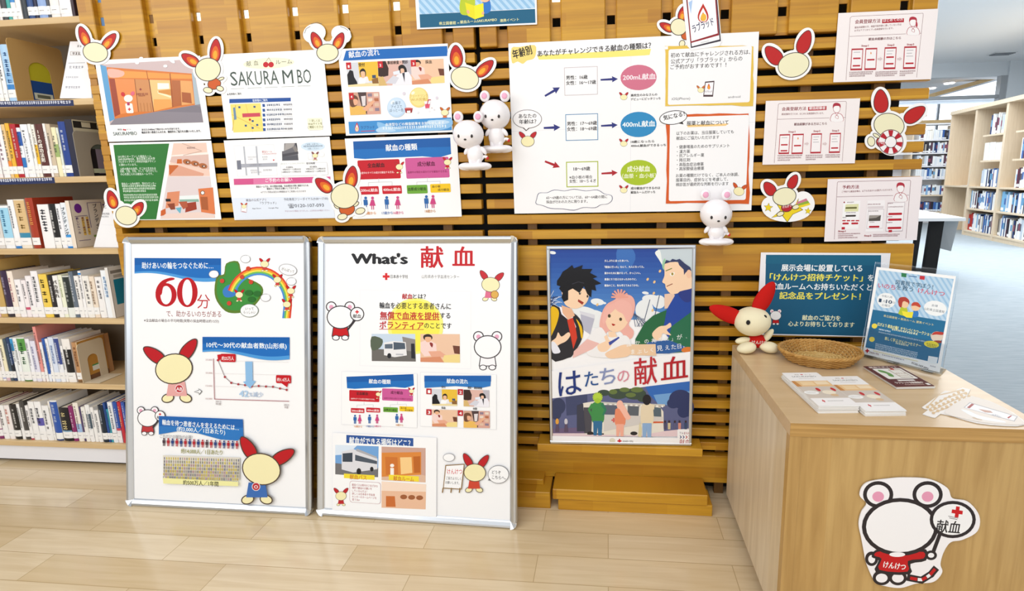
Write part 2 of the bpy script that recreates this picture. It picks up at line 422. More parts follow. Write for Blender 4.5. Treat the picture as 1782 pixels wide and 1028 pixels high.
# ================================================================== the setting
def wall_back():
    b = MB(); W = WALLWOOD; XL, XG0, XG1, XR = -1.926, -0.4525, -0.434, 1.0348
    TH = 0.03
    panels = ((XL, XG0, [-1.846, -1.651, -1.467, -1.283, -1.099, -0.913, -0.727]), (XG1, XR, [-0.171, 0.0135, 0.198, 0.386, 0.5685, 0.756, 0.9415]))
    extra = -0.545
    for pi, (x0, x1, slots) in enumerate(panels):
        sl = slots + ([extra] if pi == 0 else [])
        sl = ([-0.355] + sl) if pi == 1 else sl
        edges = [x0] + [e for c in sl for e in (c - 0.0185, c + 0.0185)] + [x1]
        for i in range(0, len(edges), 2):                      # boards of the upper field
            b.cbox(edges[i], edges[i + 1], 0, TH, 1.668, 2.35, W, 0.0025)
        for c in sl:                                           # recessed battens with square holes
            z = 1.668; hs = 0.0145
            for hz in (1.741, 1.82, 1.90, 1.98, 2.06):
                plug = (pi == 0 and c < -1.6 and hz > 1.8)
                b.box(c - 0.0225, c + 0.0225, 0.019, 0.0245, z, hz - hs, W)
                b.box(c - 0.0225, c - 0.0125, 0.019, 0.0245, hz - hs, hz + hs, W); b.box(c + 0.0145, c + 0.0225, 0.019, 0.0245, hz - hs, hz + hs, W)
                if plug: b.box(c - 0.0125, c + 0.0145, 0.0205, 0.0245, hz - hs, hz + hs, simple('blue_tape', '5f86b4', 0.5) if c < -1.8 else DARKPOST)
                z = hz + hs
            b.box(c - 0.0225, c + 0.0225, 0.019, 0.0245, z, 2.35, W)
        for k in range(12):                                    # slats between the upper field and the wide board
            zb = 1.6186 - 0.05595 * k
            b.cbox(x0, x1, 0, TH, zb, zb + 0.0335, W, 0.002)
        b.cbox(x0, x1, -0.002, TH, 0.8697, 0.979, W, 0.002)
        for k in range(12):
            zb = 0.8128 - 0.05597 * k
            b.cbox(x0, x1, 0, TH, zb, zb + 0.0315, W, 0.002)
        b.cbox(x0, x1, -0.004, TH, 0.0655, 0.1765, W, 0.002)
        n = 6
        for i in range(n):                                     # uprights behind the slats
            c = x0 + 0.16 + (x1 - x0 - 0.3) * i / (n - 1)
            b.box(c - 0.017, c + 0.017, TH, TH + 0.02, 0.0, 1.67, DARKPOST)
    b.box(-1.97, XR - 0.05, TH + 0.045, TH + 0.055, 0.0, 1.773, BLACK)     # dark backing
    b.box(XL, XL + 0.028, 0.004, TH + 0.045, 0.0, 1.668, W)                  # end post
    b.cbox(-1.926, -0.215, -0.105, 0.0, 0.0, 0.066, W, 0.002)              # low plinth at the left
    b.cbox(-1.926, -0.245, -0.06, 0.0, 0.066, 0.088, W, 0.002)
    return b.build('wall_back', kind='structure')
wall_back()
fb = MB(); fb.box(-6, 1.25, -5.0, 0.42, -0.03, 0.0, FLOORWOOD); fb.build('floor', kind='structure')
CARPET = carpet('pale_blue_grey_carpet', 'a7b0b6', '98a3ab')
fb = MB(); fb.box(1.25, 18, -5.0, 18, -0.03, 0.0, CARPET); fb.box(-8, 1.25, 0.42, 18, -0.03, 0.0, CARPET); fb.build('floor_carpet', kind='structure')
CEIL = simple('white_ceiling', 'f0f2f4', 0.9)
GREYW = simple('pale_grey_wall', 'd3dae0', 0.8)
cb = MB(); cb.box(-9, 18, 0.6, 10.85, 3.62, 3.72, CEIL); cb.build('ceiling', kind='structure')
cb = MB(); cb.box(-9, 18, 10.95, 15, 3.31, 3.4, CEIL); cb.build('ceiling_beyond', kind='structure')
wb = MB(); wb.box(-9, 18, 10.85, 10.95, 3.31, 3.62, GREYW); wb.build('beam_bulkhead', kind='structure')
wb = MB(); wb.box(9.02, 18, 10.8, 10.95, 0, 3.62, GREYW); wb.build('wall_right', kind='structure')
wb = MB(); wb.box(-9, 18, 14.9, 15.1, 0, 3.4, GREYW); wb.build('wall_far', kind='structure')
SKYGL = simple('bright_daylight_glazing', 'f2f8ff', 0.3, emit=1.6)
GREYMET = simple('grey_window_metal', 'a4a9ae', 0.4, 0.2)
wb = MB(); wb.box(-9, 18, 14.8, 14.88, 2.3, 3.2, SKYGL)
for x in range(-8, 18, 2): wb.box(x - 0.03, x + 0.03, 14.74, 14.8, 2.3, 3.2, GREYMET)
wb.build('window_1', kind='structure')
wb = MB(); wb.box(-2, 9.02, 10.85, 10.95, 2.83, 2.9, GREYMET); wb.box(8.88, 9.02, 10.82, 10.95, 2.3, 3.31, GREYMET); wb.box(-2, 9.02, 11.1, 11.16, 2.33, 2.4, PALEWOOD)
wb.build('trim_1', kind='structure')
wb = MB()
p, q = oY(1612, 172, 11.3), oY(1736, 137, 11.3); dz = Vector((0, 0, 0.09)); dy = Vector((0, 0.12, 0))
vs = [p, q, q + dz, p + dz, p + dy, q + dy, q + dz + dy, p + dz + dy]
wb.add(vs, [(0, 1, 2, 3), (4, 7, 6, 5), (0, 4, 5, 1), (3, 2, 6, 7), (0, 3, 7, 4), (1, 5, 6, 2)], PALEWOOD); wb.build('trim_2', kind='structure')
wb = MB(); wb.add([oY(1620, 172, 11.36), oY(1736, 171, 11.36), oY(1736, 140, 11.36)], [(0, 1, 2)], SKYGL); wb.build('window_glow', kind='structure')  # glowing panel put in to brighten the triangle under the sloped beam
# ================================================================== ceiling fittings at the back
def vent():
    c = oZ(1744, 94, 3.6); t = thing('ceiling_vent', 'thin grey slot vent in the white ceiling above the far bookcases', 'vent', c)
    b = MB(); b.box(c.x - 0.22, c.x + 0.22, c.y - 0.12, c.y + 0.12, c.z + 0.005, c.z + 0.02, simple('vent_grey', 'd0d4d8', 0.5)); b.build('frame', t, c)
    for i in range(4):
        b = MB(); y = c.y - 0.09 + i * 0.055; b.box(c.x - 0.19, c.x + 0.19, y - 0.008, y + 0.016, c.z - 0.012, c.z + 0.004, simple('vent_slat', '80868c', 0.5)); b.build('slat', t, c)
vent()
LAMP = simple('lit_lamp_diffuser', 'fff6ea', 0.4, emit=9.0)
for (x, y), lb in (((1652, 143), 'round downlight glowing in the far ceiling, nearer the window corner'), ((1620, 152), 'round downlight glowing in the far ceiling, nearer the wooden slat wall')):
    c = oZ(x, y, 3.3); t = thing('downlight', lb, 'ceiling light', c, 'downlights in the far ceiling')
    b = MB(); b.cyl(c + Vector((0, 0, -0.02)), c + Vector((0, 0, 0.012)), 0.13, WHITEMET, 20); b.build('ring', t, c)
    b = MB(); b.cyl(c + Vector((0, 0, -0.035)), c + Vector((0, 0, -0.02)), 0.1, LAMP, 20); b.build('diffuser', t, c)
# glowing strip added beyond the slat wall to light up its battens' square holes
def hole_glow():
    c = Vector((-2.6, 5.32, 3.56)); t = thing('hole_glow_strip', 'long warm glowing strip added so the square holes of the slat wall shine', 'ceiling light', c)
    b = MB(); b.box(-6.2, 1.0, 4.72, 5.58, 3.56, 3.6, WHITEMET); b.build('housing', t, c)
    b = MB(); b.box(-6.15, 0.95, 4.76, 5.54, 3.545, 3.56, simple('warm_hole_glow', 'ffe9c4', 0.4, emit=2.6)); b.build('diffuser', t, c)
hole_glow()

# ================================================================== ledge and step on the slat wall
def ledge():
    fy = -0.075; zt = (oY(935, 772.5, fy).z + oY(1223, 781, fy).z) / 2; zb = (oY(935, 786, fy).z + oY(1223, 794.7, fy).z) / 2
    x0 = oY(935, 779, fy).x; x1 = oY(1223, 787, fy).x
    b = MB(); b.cbox(x0, x1, fy, 0.0, zb, zt, WALLWOOD, 0.002)
    o = b.build('display_ledge', org=((x0 + x1) / 2, 0, zb)); tag(o, 'narrow golden wooden ledge on the slat wall, under the silver framed poster', 'ledge')
    return zt
LEDGE_Z = ledge()
def step():
    t = thing('wooden_step', 'low golden wooden step on the floor below the poster ledge', 'step', (0.08, -0.08, 0))
    b = MB(); b.cbox(-0.205, 0.358, -0.113, -0.008, 0.044, 0.086, WALLWOOD, 0.003); b.build('tread', t, t.location)
    b = MB(); b.cbox(-0.185, 0.376, -0.109, -0.012, 0.0, 0.0435, WALLWOOD, 0.002); b.build('riser', t, t.location)
step()

# ================================================================== left bookcase
SY = 0.03; SD = 0.27; SX0 = -2.85; SX1 = -1.93
SHELF_Z = [1.849, 1.555, 1.262, 0.9745, 0.681, 0.392, 0.116]
def bookcase():
    t = thing('bookcase', 'tall pale oak library bookcase on the white plinth left of the slat wall', 'bookcase', (-2.4, SY, 0))
    o = t.location
    for i, z in enumerate(SHELF_Z):
        b = MB(); b.cbox(SX0, SX1 - 0.02, SY, SY + SD, z - 0.0235, z, PALEWOOD, 0.0015); b.build('shelf', t, o)
    b = MB(); b.cbox(SX1 - 0.02, SX1, SY + 0.002, SY + SD + 0.02, 0.075, 2.4, PALEWOOD); b.build('side_panel', t, o)
    b = MB(); b.cbox(SX0 - 0.02, SX0, SY + 0.002, SY + SD + 0.02, 0.075, 2.4, PALEWOOD); b.build('side_panel', t, o)
    b = MB(); b.box(SX0, SX1 - 0.02, SY + SD, SY + SD + 0.02, 0.08, 2.4, BACKGREY); b.build('back_panel', t, o)
    b = MB(); b.box(SX0 - 0.02, SX1, SY + 0.012, SY + SD, 0.022, 0.092, WHITEMET); b.build('plinth', t, o, label='white painted plinth')
    b = MB(); b.box(SX0 - 0.02, SX1, SY + 0.04, SY + SD, 0.0, 0.022, BLACK); b.build('shadow_gap_base', t, o)  # black fill standing in for the shadow under the plinth
    for (xa, ya, xb, yb, z) in ((-60, 182, 128, 179, 1.5445), (-60, 318, 95, 313.5, 1.251)):
        p = oY(xa, ya, SY - 0.001); q = oY(xb, yb, SY - 0.001)
        c = [(p.x, z + 0.0075), (q.x, z + 0.0075), (q.x, z - 0.0075), (p.x, z - 0.0075)]
        s = Sheet([(xa, ya - 5), (xb, yb - 5), (xb, yb + 5), (xa, ya + 5)], (0, SY - 0.001, 0), (0, -1, 0), '1f2a55', th=0.0006)
        s.D(xa + 4, (ya + yb) / 2, xb - 4, 5.0, 'd5d8e4'); s.done('label_strip', 'navy label strip with small white print', parent=t, org=o)
bookcase()

ORD = ['first', 'second', 'third', 'fourth', 'fifth', 'sixth', 'seventh', 'eighth', 'ninth', 'tenth', 'eleventh', 'twelfth', 'thirteenth', 'fourteenth', 'fifteenth', 'sixteenth', 'seventeenth', 'eighteenth', 'nineteenth', 'twentieth', 'twenty-first', 'twenty-second', 'twenty-third', 'twenty-fourth', 'twenty-fifth', 'twenty-sixth', 'twenty-seventh', 'twenty-eighth', 'twenty-ninth', 'thirtieth']
PAGES = simple('book_page_edges', 'e4dcc8', 0.85)
BOOKRND = random.Random(3)
def book(x0, x1, y, z, h, col, label, group, bands=(), title=None, tcol='2a2a2e', d=None, wl=True, xf=None, tiny=False, strokes=True):
    w = max(0.006, x1 - x0 - 0.0006); x1 = x0 + w; d = d or (0.128 + (0.02 if h > 0.2 else 0) + BOOKRND.uniform(0, 0.012)); g = min(0.004, w * 0.14)
    org = Vector(((x0 + x1) / 2, y, z)); c = ink(col, 0.35)
    t = thing('book', label, 'book', org if xf is None else xf @ org, group)
    if xf is not None: t.rotation_euler = xf.to_euler()
    def strip(b, z0, z1, m, e=0.0):
        n = 5; pts = [(x0 - e + (w + 2 * e) * i / n, y - e - g * math.sin(PI * i / n)) for i in range(n + 1)]
        vs = [(p[0], p[1], zz) for zz in (z0, z1) for p in pts]
        b.add(vs, [(i, i + 1, n + 2 + i, n + 1 + i) for i in range(n)], m, True)
    b = MB(); e = 0.0013
    strip(b, z, z + h, c)
    n = 5; pts = [(x0 + w * i / n, y - g * math.sin(PI * i / n)) for i in range(n + 1)] + [(x1, y + 0.003), (x0, y + 0.003)]
    for zz, fl in ((z, -1), (z + h, 1)):
        b.add([(p[0], p[1], zz) for p in pts], [list(range(len(pts)))[::fl]], c)
    b.box(x0, x0 + e, y + 0.0005, y + d, z, z + h, c); b.box(x1 - e, x1, y + 0.0005, y + d, z, z + h, c)
    for i, (f0, f1, bc) in enumerate(bands): strip(b, z + h * f0, z + h * f1, ink(bc, 0.35), 0.00012 * (i + 1))
    if tiny:
        b.box(x0 + e, x1 - e, y + 0.003, y + d - 0.003, z + 0.002, z + h - 0.004, PAGES); b.build('cover', t, org)
        return t
    yy = y - g - 0.0008
    if title:
        k = min(w * 0.82, h * 0.62 / len(title)); top = z + h * 0.9
        for i, ch in enumerate(title):
            vs, fs = glyphs(ch, 0.03); xm = (min(v[0] for v in vs) + max(v[0] for v in vs)) / 2
            b.add([((x0 + x1) / 2 + (v[0] - xm) * k, yy - v[2] * 3e-6, top - k * (i + 0.88) + v[1] * k) for v in vs], fs, ink(tcol))
    elif strokes and w > 0.008:
        r = BOOKRND; zz = z + h * r.uniform(0.82, 0.93); end = z + h * r.uniform(0.32, 0.5); s = w * r.uniform(0.3, 0.5); xc = (x0 + x1) / 2 + w * r.uniform(-0.1, 0.1)
        m = ink(tcol)
        while zz > end:
            a = s * r.uniform(0.35, 0.5); bb = s * 0.1
            for q in (0.22, 0.7): b.add([(xc - a, yy, zz - s * q - bb), (xc + a, yy, zz - s * q - bb), (xc + a, yy, zz - s * q + bb), (xc - a, yy, zz - s * q + bb)], [(0, 1, 2, 3)], m)
            xq = xc + s * r.uniform(-0.3, 0.3); b.add([(xq - bb, yy, zz - s * 0.9), (xq + bb, yy, zz - s * 0.9), (xq + bb, yy, zz), (xq - bb, yy, zz)], [(0, 1, 2, 3)], m)
            zz -= s * r.choice((1.08, 1.08, 1.08, 1.7))
    b.build('cover', t, org)
    b = MB(); b.box(x0 + e, x1 - e, y + 0.003, y + d - 0.004, z + 0.0025, z + h - 0.003, PAGES); b.build('page_block', t, org)
    if wl:
        b = MB(); strip(b, z + 0.014, z + 0.044, ink('f1efec', 0.3), 0.0008)
        b.add([(x0 + w * 0.25, yy - 0.0003, z + 0.028), (x1 - w * 0.25, yy - 0.0003, z + 0.028), (x1 - w * 0.25, yy - 0.0003, z + 0.0295), (x0 + w * 0.25, yy - 0.0003, z + 0.0295)], [(0, 1, 2, 3)], ink('77777c'))
        b.build('call_number_label', t, org, label='white call number label')
    return t
# rows read from the photograph: (left edge, right edge, top, cover colour, colour words, bands, title, title colour)
W_ = 'f0ece8'
ROWS = [
 (0, 0, 12.73, 'topmost shelf in view', [(-40, 0, -900, W_, 'white'), (2, 60, -900, 'f0e4e0', 'white', [(0.0, 0.02, '6f7b55')]), (62, 195, -1250, '34383c', 'charcoal'), (200, 285, -1150, '3fa39a', 'teal'), (288, 395, -1050, W_, 'white', [(0.28, 0.36, '3a86c8')]), (400, 515, -1150, 'f3eeea', 'cream'), (525, 645, -1250, '2a3138', 'blackish'), (655, 790, -1250, '2b4a80', 'dark blue'), (795, 880, -1300, '161b3c', 'navy'), (890, 1080, -1250, '8fa9d6', 'light blue'), (1085, 1150, -1200, '4a4c54', 'grey'), (1160, 1360, -1000, 'efe9e4', 'cream'), (1370, 1620, -1000, 'f1eef0', 'white'), (1628, 1690, -1150, '3a2830', 'dark maroon')]),
 (0, 0, 5.14, 'second shelf down', [(-60, -5, 400, 'e9e2cf', 'cream'), (-2, 40, 420, 'f2eee6', 'white'), (45, 82, 400, 'f4f2ee', 'white'), (88, 160, 392, 'a9cdec', 'pale blue', [(0.18, 0.3, '2f7fc4'), (0.34, 0.5, '86b6e0')], None, '2f5f98')]),
 (0, 190, 7.615, 'third shelf down', [(-70, -8, 200, 'e8e2e2', 'white'), (-5, 46, 205, 'f3e7e6', 'white', [(0.9, 0.98, 'd4688c')]), (60, 143, 200, 'f1eff0', 'white', (), None, '7a3a5a'), (147, 192, 195, 'e6c48a', 'tan', [(0.2, 0.32, 'f08a2a')]), (196, 250, 180, 'eab432', 'yellow'), (256, 332, 190, 'b3202c', 'red', (), None, 'f0d8d0'), (336, 388, 240, 'eceef4', 'white', [(0.2, 0.4, '2a74bc'), (0.64, 0.92, '2456a8')]), (392, 486, 195, 'eef0f3', 'white', (), 'Webコピーライティング', '2e2e36'), (492, 532, 190, 'f3f0ea', 'white'), (536, 576, 200, 'f4efe2', 'cream', [(0.25, 0.62, 'f0bd2a')]), (584, 682, 190, '5a2b24', 'brown', (), '12の成功法則', 'f4ecdf'), (687, 722, 185, 'f3ece8', 'cream'), (726, 785, 190, 'cdbba0', 'tan'), (790, 850, 235, 'efe6bd', 'pale yellow', [(0.4, 0.66, '9ab06a')]), (853, 884, 240, 'dfe4d6', 'pale green'), (890, 982, 158, '23408c', 'blue', [(0.0, 0.16, '23408c')], None, 'dfe6f4')]),
 (0, 320, 7.614, 'fourth shelf down', [(-90, -3, 300, 'dcd6d0', 'grey'), (0, 84, 275, 'd9d4ce', 'pale grey'), (90, 214, 285, 'f0f1f2', 'white', [(0.2, 0.95, '9fd2ea')], None, '4a8ab0'), (220, 300, 205, 'f3f2f4', 'white', [(0.0, 0.05, '3a7ec0')]), (304, 442, 200, 'ece2cf', 'cream', [(0.32, 0.98, 'd9b986'), (0.2, 0.32, '3a88a8')], None, '8a6a30'), (458, 556, 182, 'a63a22', 'red-brown', (), None, 'e8a050'), (600, 745, 268, 'f3f0ef', 'white'), (752, 832, 262, '1e1c1c', 'black', [(0.0, 0.2, 'efebe2')], None, 'f0eeea'), (838, 905, 262, 'efeff2', 'white'), (908, 976, 245, 'e9eef4', 'white', [(0.0, 0.04, '2f86d0'), (0.2, 0.3, '3f98dc')], 'ブランディング', '3a4a5a')]),
 (0, 440, 7.909, 'fifth shelf down', [(-110, -14, 110, 'e2d6c4', 'cream'), (-10, 24, 700, 'e8c6c8', 'pink'), (28, 118, 95, 'c7a462', 'tan kraft'), (128, 215, 245, '3b2b45', 'dark purple', [(0.0, 0.06, '3a3236')], None, 'b4a8c0'), (220, 296, 250, 'f3e6d8', 'peach', (), None, 'b0506a'), (300, 384, 365, 'f3eff0', 'white'), (388, 452, 375, 'f1e9ea', 'white', [(0.2, 0.27, 'c8506e')]), (456, 538, 315, 'f3eef0', 'pinkish white'), (541, 634, 248, 'f3f0f1', 'white'), (641, 752, 292, 'efcd55', 'yellow', (), None, '4a3a14'), (757, 824, 305, '2a2628', 'black', [(0.0, 0.1, '2a2628')], None, 'efeae4'), (828, 898, 312, 'f4f2ee', 'white', (), 'バカ売れ', '3a302c'), (902, 958, 305, 'eef0d6', 'pale green', (), None, '8a9a5a'), (962, 1050, 318, 'e6e9e2', 'white', [(0.24, 0.98, '2b322f')], None, 'c4c8c0'), (1054, 1112, 255, '66717e', 'slate grey', (), None, 'dfe4ea'), (1117, 1180, 315, 'f3f0ec', 'white', (), None, '2e2a2a'), (1184, 1224, 248, 'f3f1f0', 'white', [(0.92, 0.96, '2f86d0')]), (1228, 1318, 315, 'f0ece4', 'cream'), (1322, 1392, 320, 'ecdcc8', 'tan', (), None, '8a6a4a'), (1400, 1488, 330, 'f1eeec', 'white'), (1492, 1580, 238, 'eef1f6', 'white', (), None, '6f9ac8')]),
 (0, 560, 8.1, 'sixth shelf down', [(-90, -2, 250, 'efe4cf', 'cream'), (2, 52, 262, 'efe6d4', 'cream', (), None, 'b07a3a'), (56, 104, 262, 'f0ecea', 'white', [(0.05, 0.2, '9aa2d4')]), (108, 160, 245, 'f0e7c4', 'pale yellow', [(0.0, 0.1, 'd8b8c0')]), (164, 206, 240, '4a5a68', 'slate'), (210, 258, 222, '2b3f66', 'navy', [(0.22, 0.4, '1c2430')], None, 'a4b4d0'), (262, 302, 225, 'eef1f2', 'white', [(0.7, 0.98, '3a96cc')]), (306, 356, 225, 'f1f2f2', 'white'), (360, 468, 222, 'f1f2f0', 'white', [(0.0, 0.03, '4a7a3c'), (0.2, 0.62, 'e9efe6'), (0.7, 0.98, '5a9a4a')], None, '2c5f34'), (473, 530, 240, 'eeeef4', 'white', (), None, '3a3a46'), (534, 606, 270, 'e4e3f0', 'lavender white', (), None, '8a8ab4'), (612, 656, 70, 'e8968e', 'pink', [(0.0, 0.16, 'f1ecec')]), (662, 702, 290, 'f2f1f1', 'white'), (706, 746, 235, '2f5cae', 'blue', [(0.0, 0.18, 'e8ecf4')]), (750, 790, 240, 'f1f1f4', 'white', (), None, '2a3050'), (794, 866, 218, 'd9e2f2', 'pale blue', (), None, '6a88c0'), (870, 938, 222, 'eff0f6', 'white', [(0.4, 0.98, '3a4a8c')], None, 'e6e9f4'), (942, 976, 340, 'f2f0ee', 'white'), (980, 1090, 240, 'f1ece6', 'white', [(0.2, 0.76, '171517')], None, 'f0eee8'), (1110, 1182, 290, 'b98a5e', 'tan brown', [(0.0, 0.06, '7a5a38')], None, '7a4a2a')]),
 (0, 670, 7.09, 'bottom shelf', [(-120, -40, 240, '6a5a54', 'brown'), (-36, 10, 240, 'efe3c4', 'cream'), (14, 76, 245, '8a3a6a', 'maroon', [(0.0, 0.04, '7a2f60'), (0.3, 0.98, 'efe6e4')], None, '5a4a48'), (80, 148, 250, 'f1efec', 'white', (), None, '5a4a44'), (152, 216, 250, 'f2eae6', 'pinkish white', (), None, 'd0705a'), (220, 300, 240, '2b2826', 'black', (), None, 'e4e0da'), (304, 342, 235, 'efedea', 'white'), (346, 402, 195, '4a4744', 'dark grey', (), None, 'e0dcd6'), (406, 446, 255, 'f1eeec', 'white', [(0.0, 0.04, 'b02a48')]), (450, 522, 205, 'f3f1ee', 'white'), (526, 606, 205, 'f4f2f0', 'white', [(0.38, 0.58, '5f5aa8')], None, '33333c'), (610, 690, 255, 'f2f0ee', 'white'), (694, 716, 200, 'efece4', 'cream'), (720, 806, 192, 'f2f2ee', 'white', [(0.0, 0.04, '23386a'), (0.2, 0.97, '2f56a8')], None, 'c4d4f0'), (815, 925, 282, '1f1d20', 'black', [(0.22, 0.32, '7aa0bc')], None, 'd8c890'), (930, 986, 262, '8a3068', 'purple', (), None, 'e8cfe0'), (992, 1056, 220, 'f0e9dc', 'cream', [(0.18, 0.46, '9fbbe0')], None, '5a3a3a'), (1060, 1078, 270, '54446c', 'violet'), (1082, 1132, 272, 'efece4', 'cream'), (1136, 1190, 245, 'f0efec', 'white', [(0.36, 0.76, '4a5a66')], None, 'e6e9ec'), (1194, 1234, 275, 'f2f0ec', 'white', (), None, '4a4a66'), (1238, 1288, 312, 'f3f1ee', 'white'), (1294, 1354, 250, '1e2a38', 'navy black', (), None, 'c8d2dc'), (1358, 1386, 222, '2a4f94', 'blue'), (1390, 1412, 300, '3aa0b4', 'teal'), (1416, 1474, 212, 'eceff2', 'white', [(0.14, 0.24, '23303c')], None, '3a4a5a'), (1478, 1530, 210, '2f55a8', 'blue', [(0.0, 0.3, 'efe6e8'), (0.3, 0.36, 'c84a5a')], None, 'dfe6f4'), (1534, 1576, 210, 'c2303c', 'red', (), None, 'f4d8a0'), (1580, 1622, 212, '3a5ab0', 'blue', (), None, 'e8ecf4')]),
]
for ri, (ox, oy, sc, rn, items) in enumerate(ROWS):
    z = SHELF_Z[ri] + 0.0007; ysp = SY + 0.016; zc = {0: z, 1: z}
    pb = None; seen = {}; tot = {}
    for it in items: tot[it[4]] = tot.get(it[4], 0) + 1
    for k, it in enumerate(items):
        xa, xb, top, col, word = it[:5]; bands = it[5] if len(it) > 5 else (); title = it[6] if len(it) > 6 else None; tc = it[7] if len(it) > 7 else '4a4a50'
        yb = 785 if ri == 6 else None
        base_y = oy + {0: 400, 1: 885, 2: 890, 3: 860, 4: 900, 5: 855, 6: 745}[ri] / sc
        X0 = oY(ox + xa / sc, base_y, ysp).x; X1 = oY(ox + xb / sc, base_y, ysp).x
        h = max(0.13, min(0.262, oY(ox + xb / sc, oy + top / sc, ysp).z - z))
        if ri == 0: h = 0.21 + (abs(top) - 900) / 350 * 0.04
        if ri == 4 and top == 700: h = 0.16
        seen[word] = seen.get(word, 0) + 1
        nth = '' if tot[word] == 1 else (ORD[tot[word] - seen[word]] + ' ')
        lb = '%s%s book%s on the %s of the left bookcase' % (nth, word, '' if tot[word] == 1 else ' from the right', rn)
        if title: lb = '%s book with bold spine title on the %s of the left bookcase' % (word, rn)
        book(X0, X1, ysp, z, h, col, lb, 'books on the left bookcase', bands, title, tc, wl=(k % 7 != 6))
        LASTX = X1

PAPERMAT = ink('f1f0ee')
def bookend(x, y0, y1, z, h, col, label, hole=True, foot=0.09, through=None):
    """sheet metal bookend: upright plate across the shelf with an arched opening and a foot"""
    m = simple('painted_bookend_' + col, col, 0.45)
    t = thing('bookend', label, 'bookend', (x, (y0 + y1) / 2, z), 'bookends on the left bookcase'); o = t.location
    w = y1 - y0; c = (y0 + y1) / 2 + 0.0; z += 0.0008; hw = w * 0.2; z0 = z + 0.004; z1 = z + h * 0.52
    b = MB(); n = 12
    arc = [(c + hw * math.cos(PI * i / n), z1 + hw * math.sin(PI * i / n)) for i in range(n + 1)]
    r = 0.014
    out = [(y1, z), (y1, z + h - r), (y1 - r * 0.3, z + h - r * 0.3), (y1 - r, z + h), (y0 + r, z + h), (y0 + r * 0.3, z + h - r * 0.3), (y0, z + h - r), (y0, z)]
    # right half, left half and top around the arch, as one concave outline
    prof = [(y0, z), (c - hw, z)] + [(c - hw, z1)] + [p for p in arc[::-1][1:]] + [(c + hw, z), ] + out[:]
    prof = [(c + hw, z)] + out + [(c - hw, z)] + arc[::-1]
    b.prism(prof, 'x', x, x + 0.0016, m); b.build('plate', t, o)
    if foot:
        b = MB(); b.box(x, x + foot, y0 + 0.004, y1 - 0.004, z, z + 0.0016, m); b.build('foot', t, o)
    return t
bx = oY(33, 172, SY + 0.012).x
bookend(bx, SY + 0.005, SY + 0.2, SHELF_Z[1], 0.236, 'c9a468', 'tan kraft-coloured bookend with arched opening on the second shelf down', foot=0.0)
def cover_book(x, y0, y1, z, h, w, col, label, paint):
    """book closing a row: its right-hand cover faces the camera"""
    z += 0.0008; t = thing('book', label, 'book', (x, y0, z), 'books on the left bookcase'); o = t.location
    b = MB(); c = ink(col, 0.35); b.box(x - w, x - w + 0.0014, y0, y1, z, z + h, c); b.box(x - 0.0014, x, y0, y1, z, z + h, c); b.box(x - w, x, y0 - 0.001, y0 + 0.0014, z, z + h, c)
    b.build('cover', t, o); b = MB(); b.box(x - w + 0.0014, x - 0.0014, y0 + 0.002, y1 - 0.003, z + 0.002, z + h - 0.003, PAGES); b.build('page_block', t, o)
    b = MB()
    def q(u0, v0, u1, v1, cc, k=1):
        ya = y0 + (y1 - y0) * u0; yb = y0 + (y1 - y0) * u1; za = z + h * v0; zb = z + h * v1; e = x + 0.0002 * k
        b.add([(e, ya, za), (e, yb, za), (e, yb, zb), (e, ya, zb)], [(0, 1, 2, 3)], ink(cc))
    def txt(s_, u, v, k, cc, vert=True):
        for i, ch in enumerate(s_):
            vs, fs = glyphs(ch, 0.025)
            yc = y0 + (y1 - y0) * u; zc = z + h * v - (i * k * 1.04 if vert else 0); yc += 0 if vert else i * k
            b.add([(x + 0.0006 + p[2] * 3e-6, yc + (p[0] - 0.5) * k, zc + (p[1] - 0.38) * k) for p in vs], fs, ink(cc))
    paint(q, txt, b, x, y0, y1, z, h); b.build('cover_print', t, o)
def pa(q, txt, b, x, y0, y1, z, h):
    q(0, 0, 1, 0.42, '1f4c94'); q(0, 0.42, 1, 1, 'c6bf2e'); q(0.3, 0.08, 0.7, 0.2, 'd8dfd0', 2); q(0.36, 0.11, 0.64, 0.17, '6a7060', 3)
cover_book(bx - 0.002, SY + 0.02, SY + 0.19, SHELF_Z[1], 0.21, 0.007, 'c6bf2e', 'yellow-green and blue book seen through the arch of the kraft bookend', pa)
# third shelf: grey bookend with a black and white book behind it
gx = oY(142, 305, SY + 0.012).x
bookend(gx, SY + 0.005, SY + 0.19, SHELF_Z[2], 0.175, 'a29a8c', 'taupe bookend with arched opening on the third shelf down', foot=0.0)
def pb_(q, txt, b, x, y0, y1, z, h):
    q(0, 0, 1, 0.62, '1e1c22'); q(0, 0.62, 1, 1, 'cfc8ae'); q(0.02, 0.86, 0.98, 0.98, '2a2826', 2); q(0.2, 0.88, 0.4, 0.97, 'd6ceb4', 3); q(0.55, 0.88, 0.8, 0.96, 'd6ceb4', 3)
    q(0.42, 0.05, 0.58, 0.5, '8a7f92', 2); q(0.3, 0.06, 0.62, 0.14, 'c2cbb0', 4); q(0.35, 0.5, 0.62, 0.6, '5c6660', 4)
cover_book(gx - 0.002, SY + 0.012, SY + 0.185, SHELF_Z[2], 0.218, 0.03, '26263a', 'tall black and cream illustrated book behind the taupe bookend', pb_)
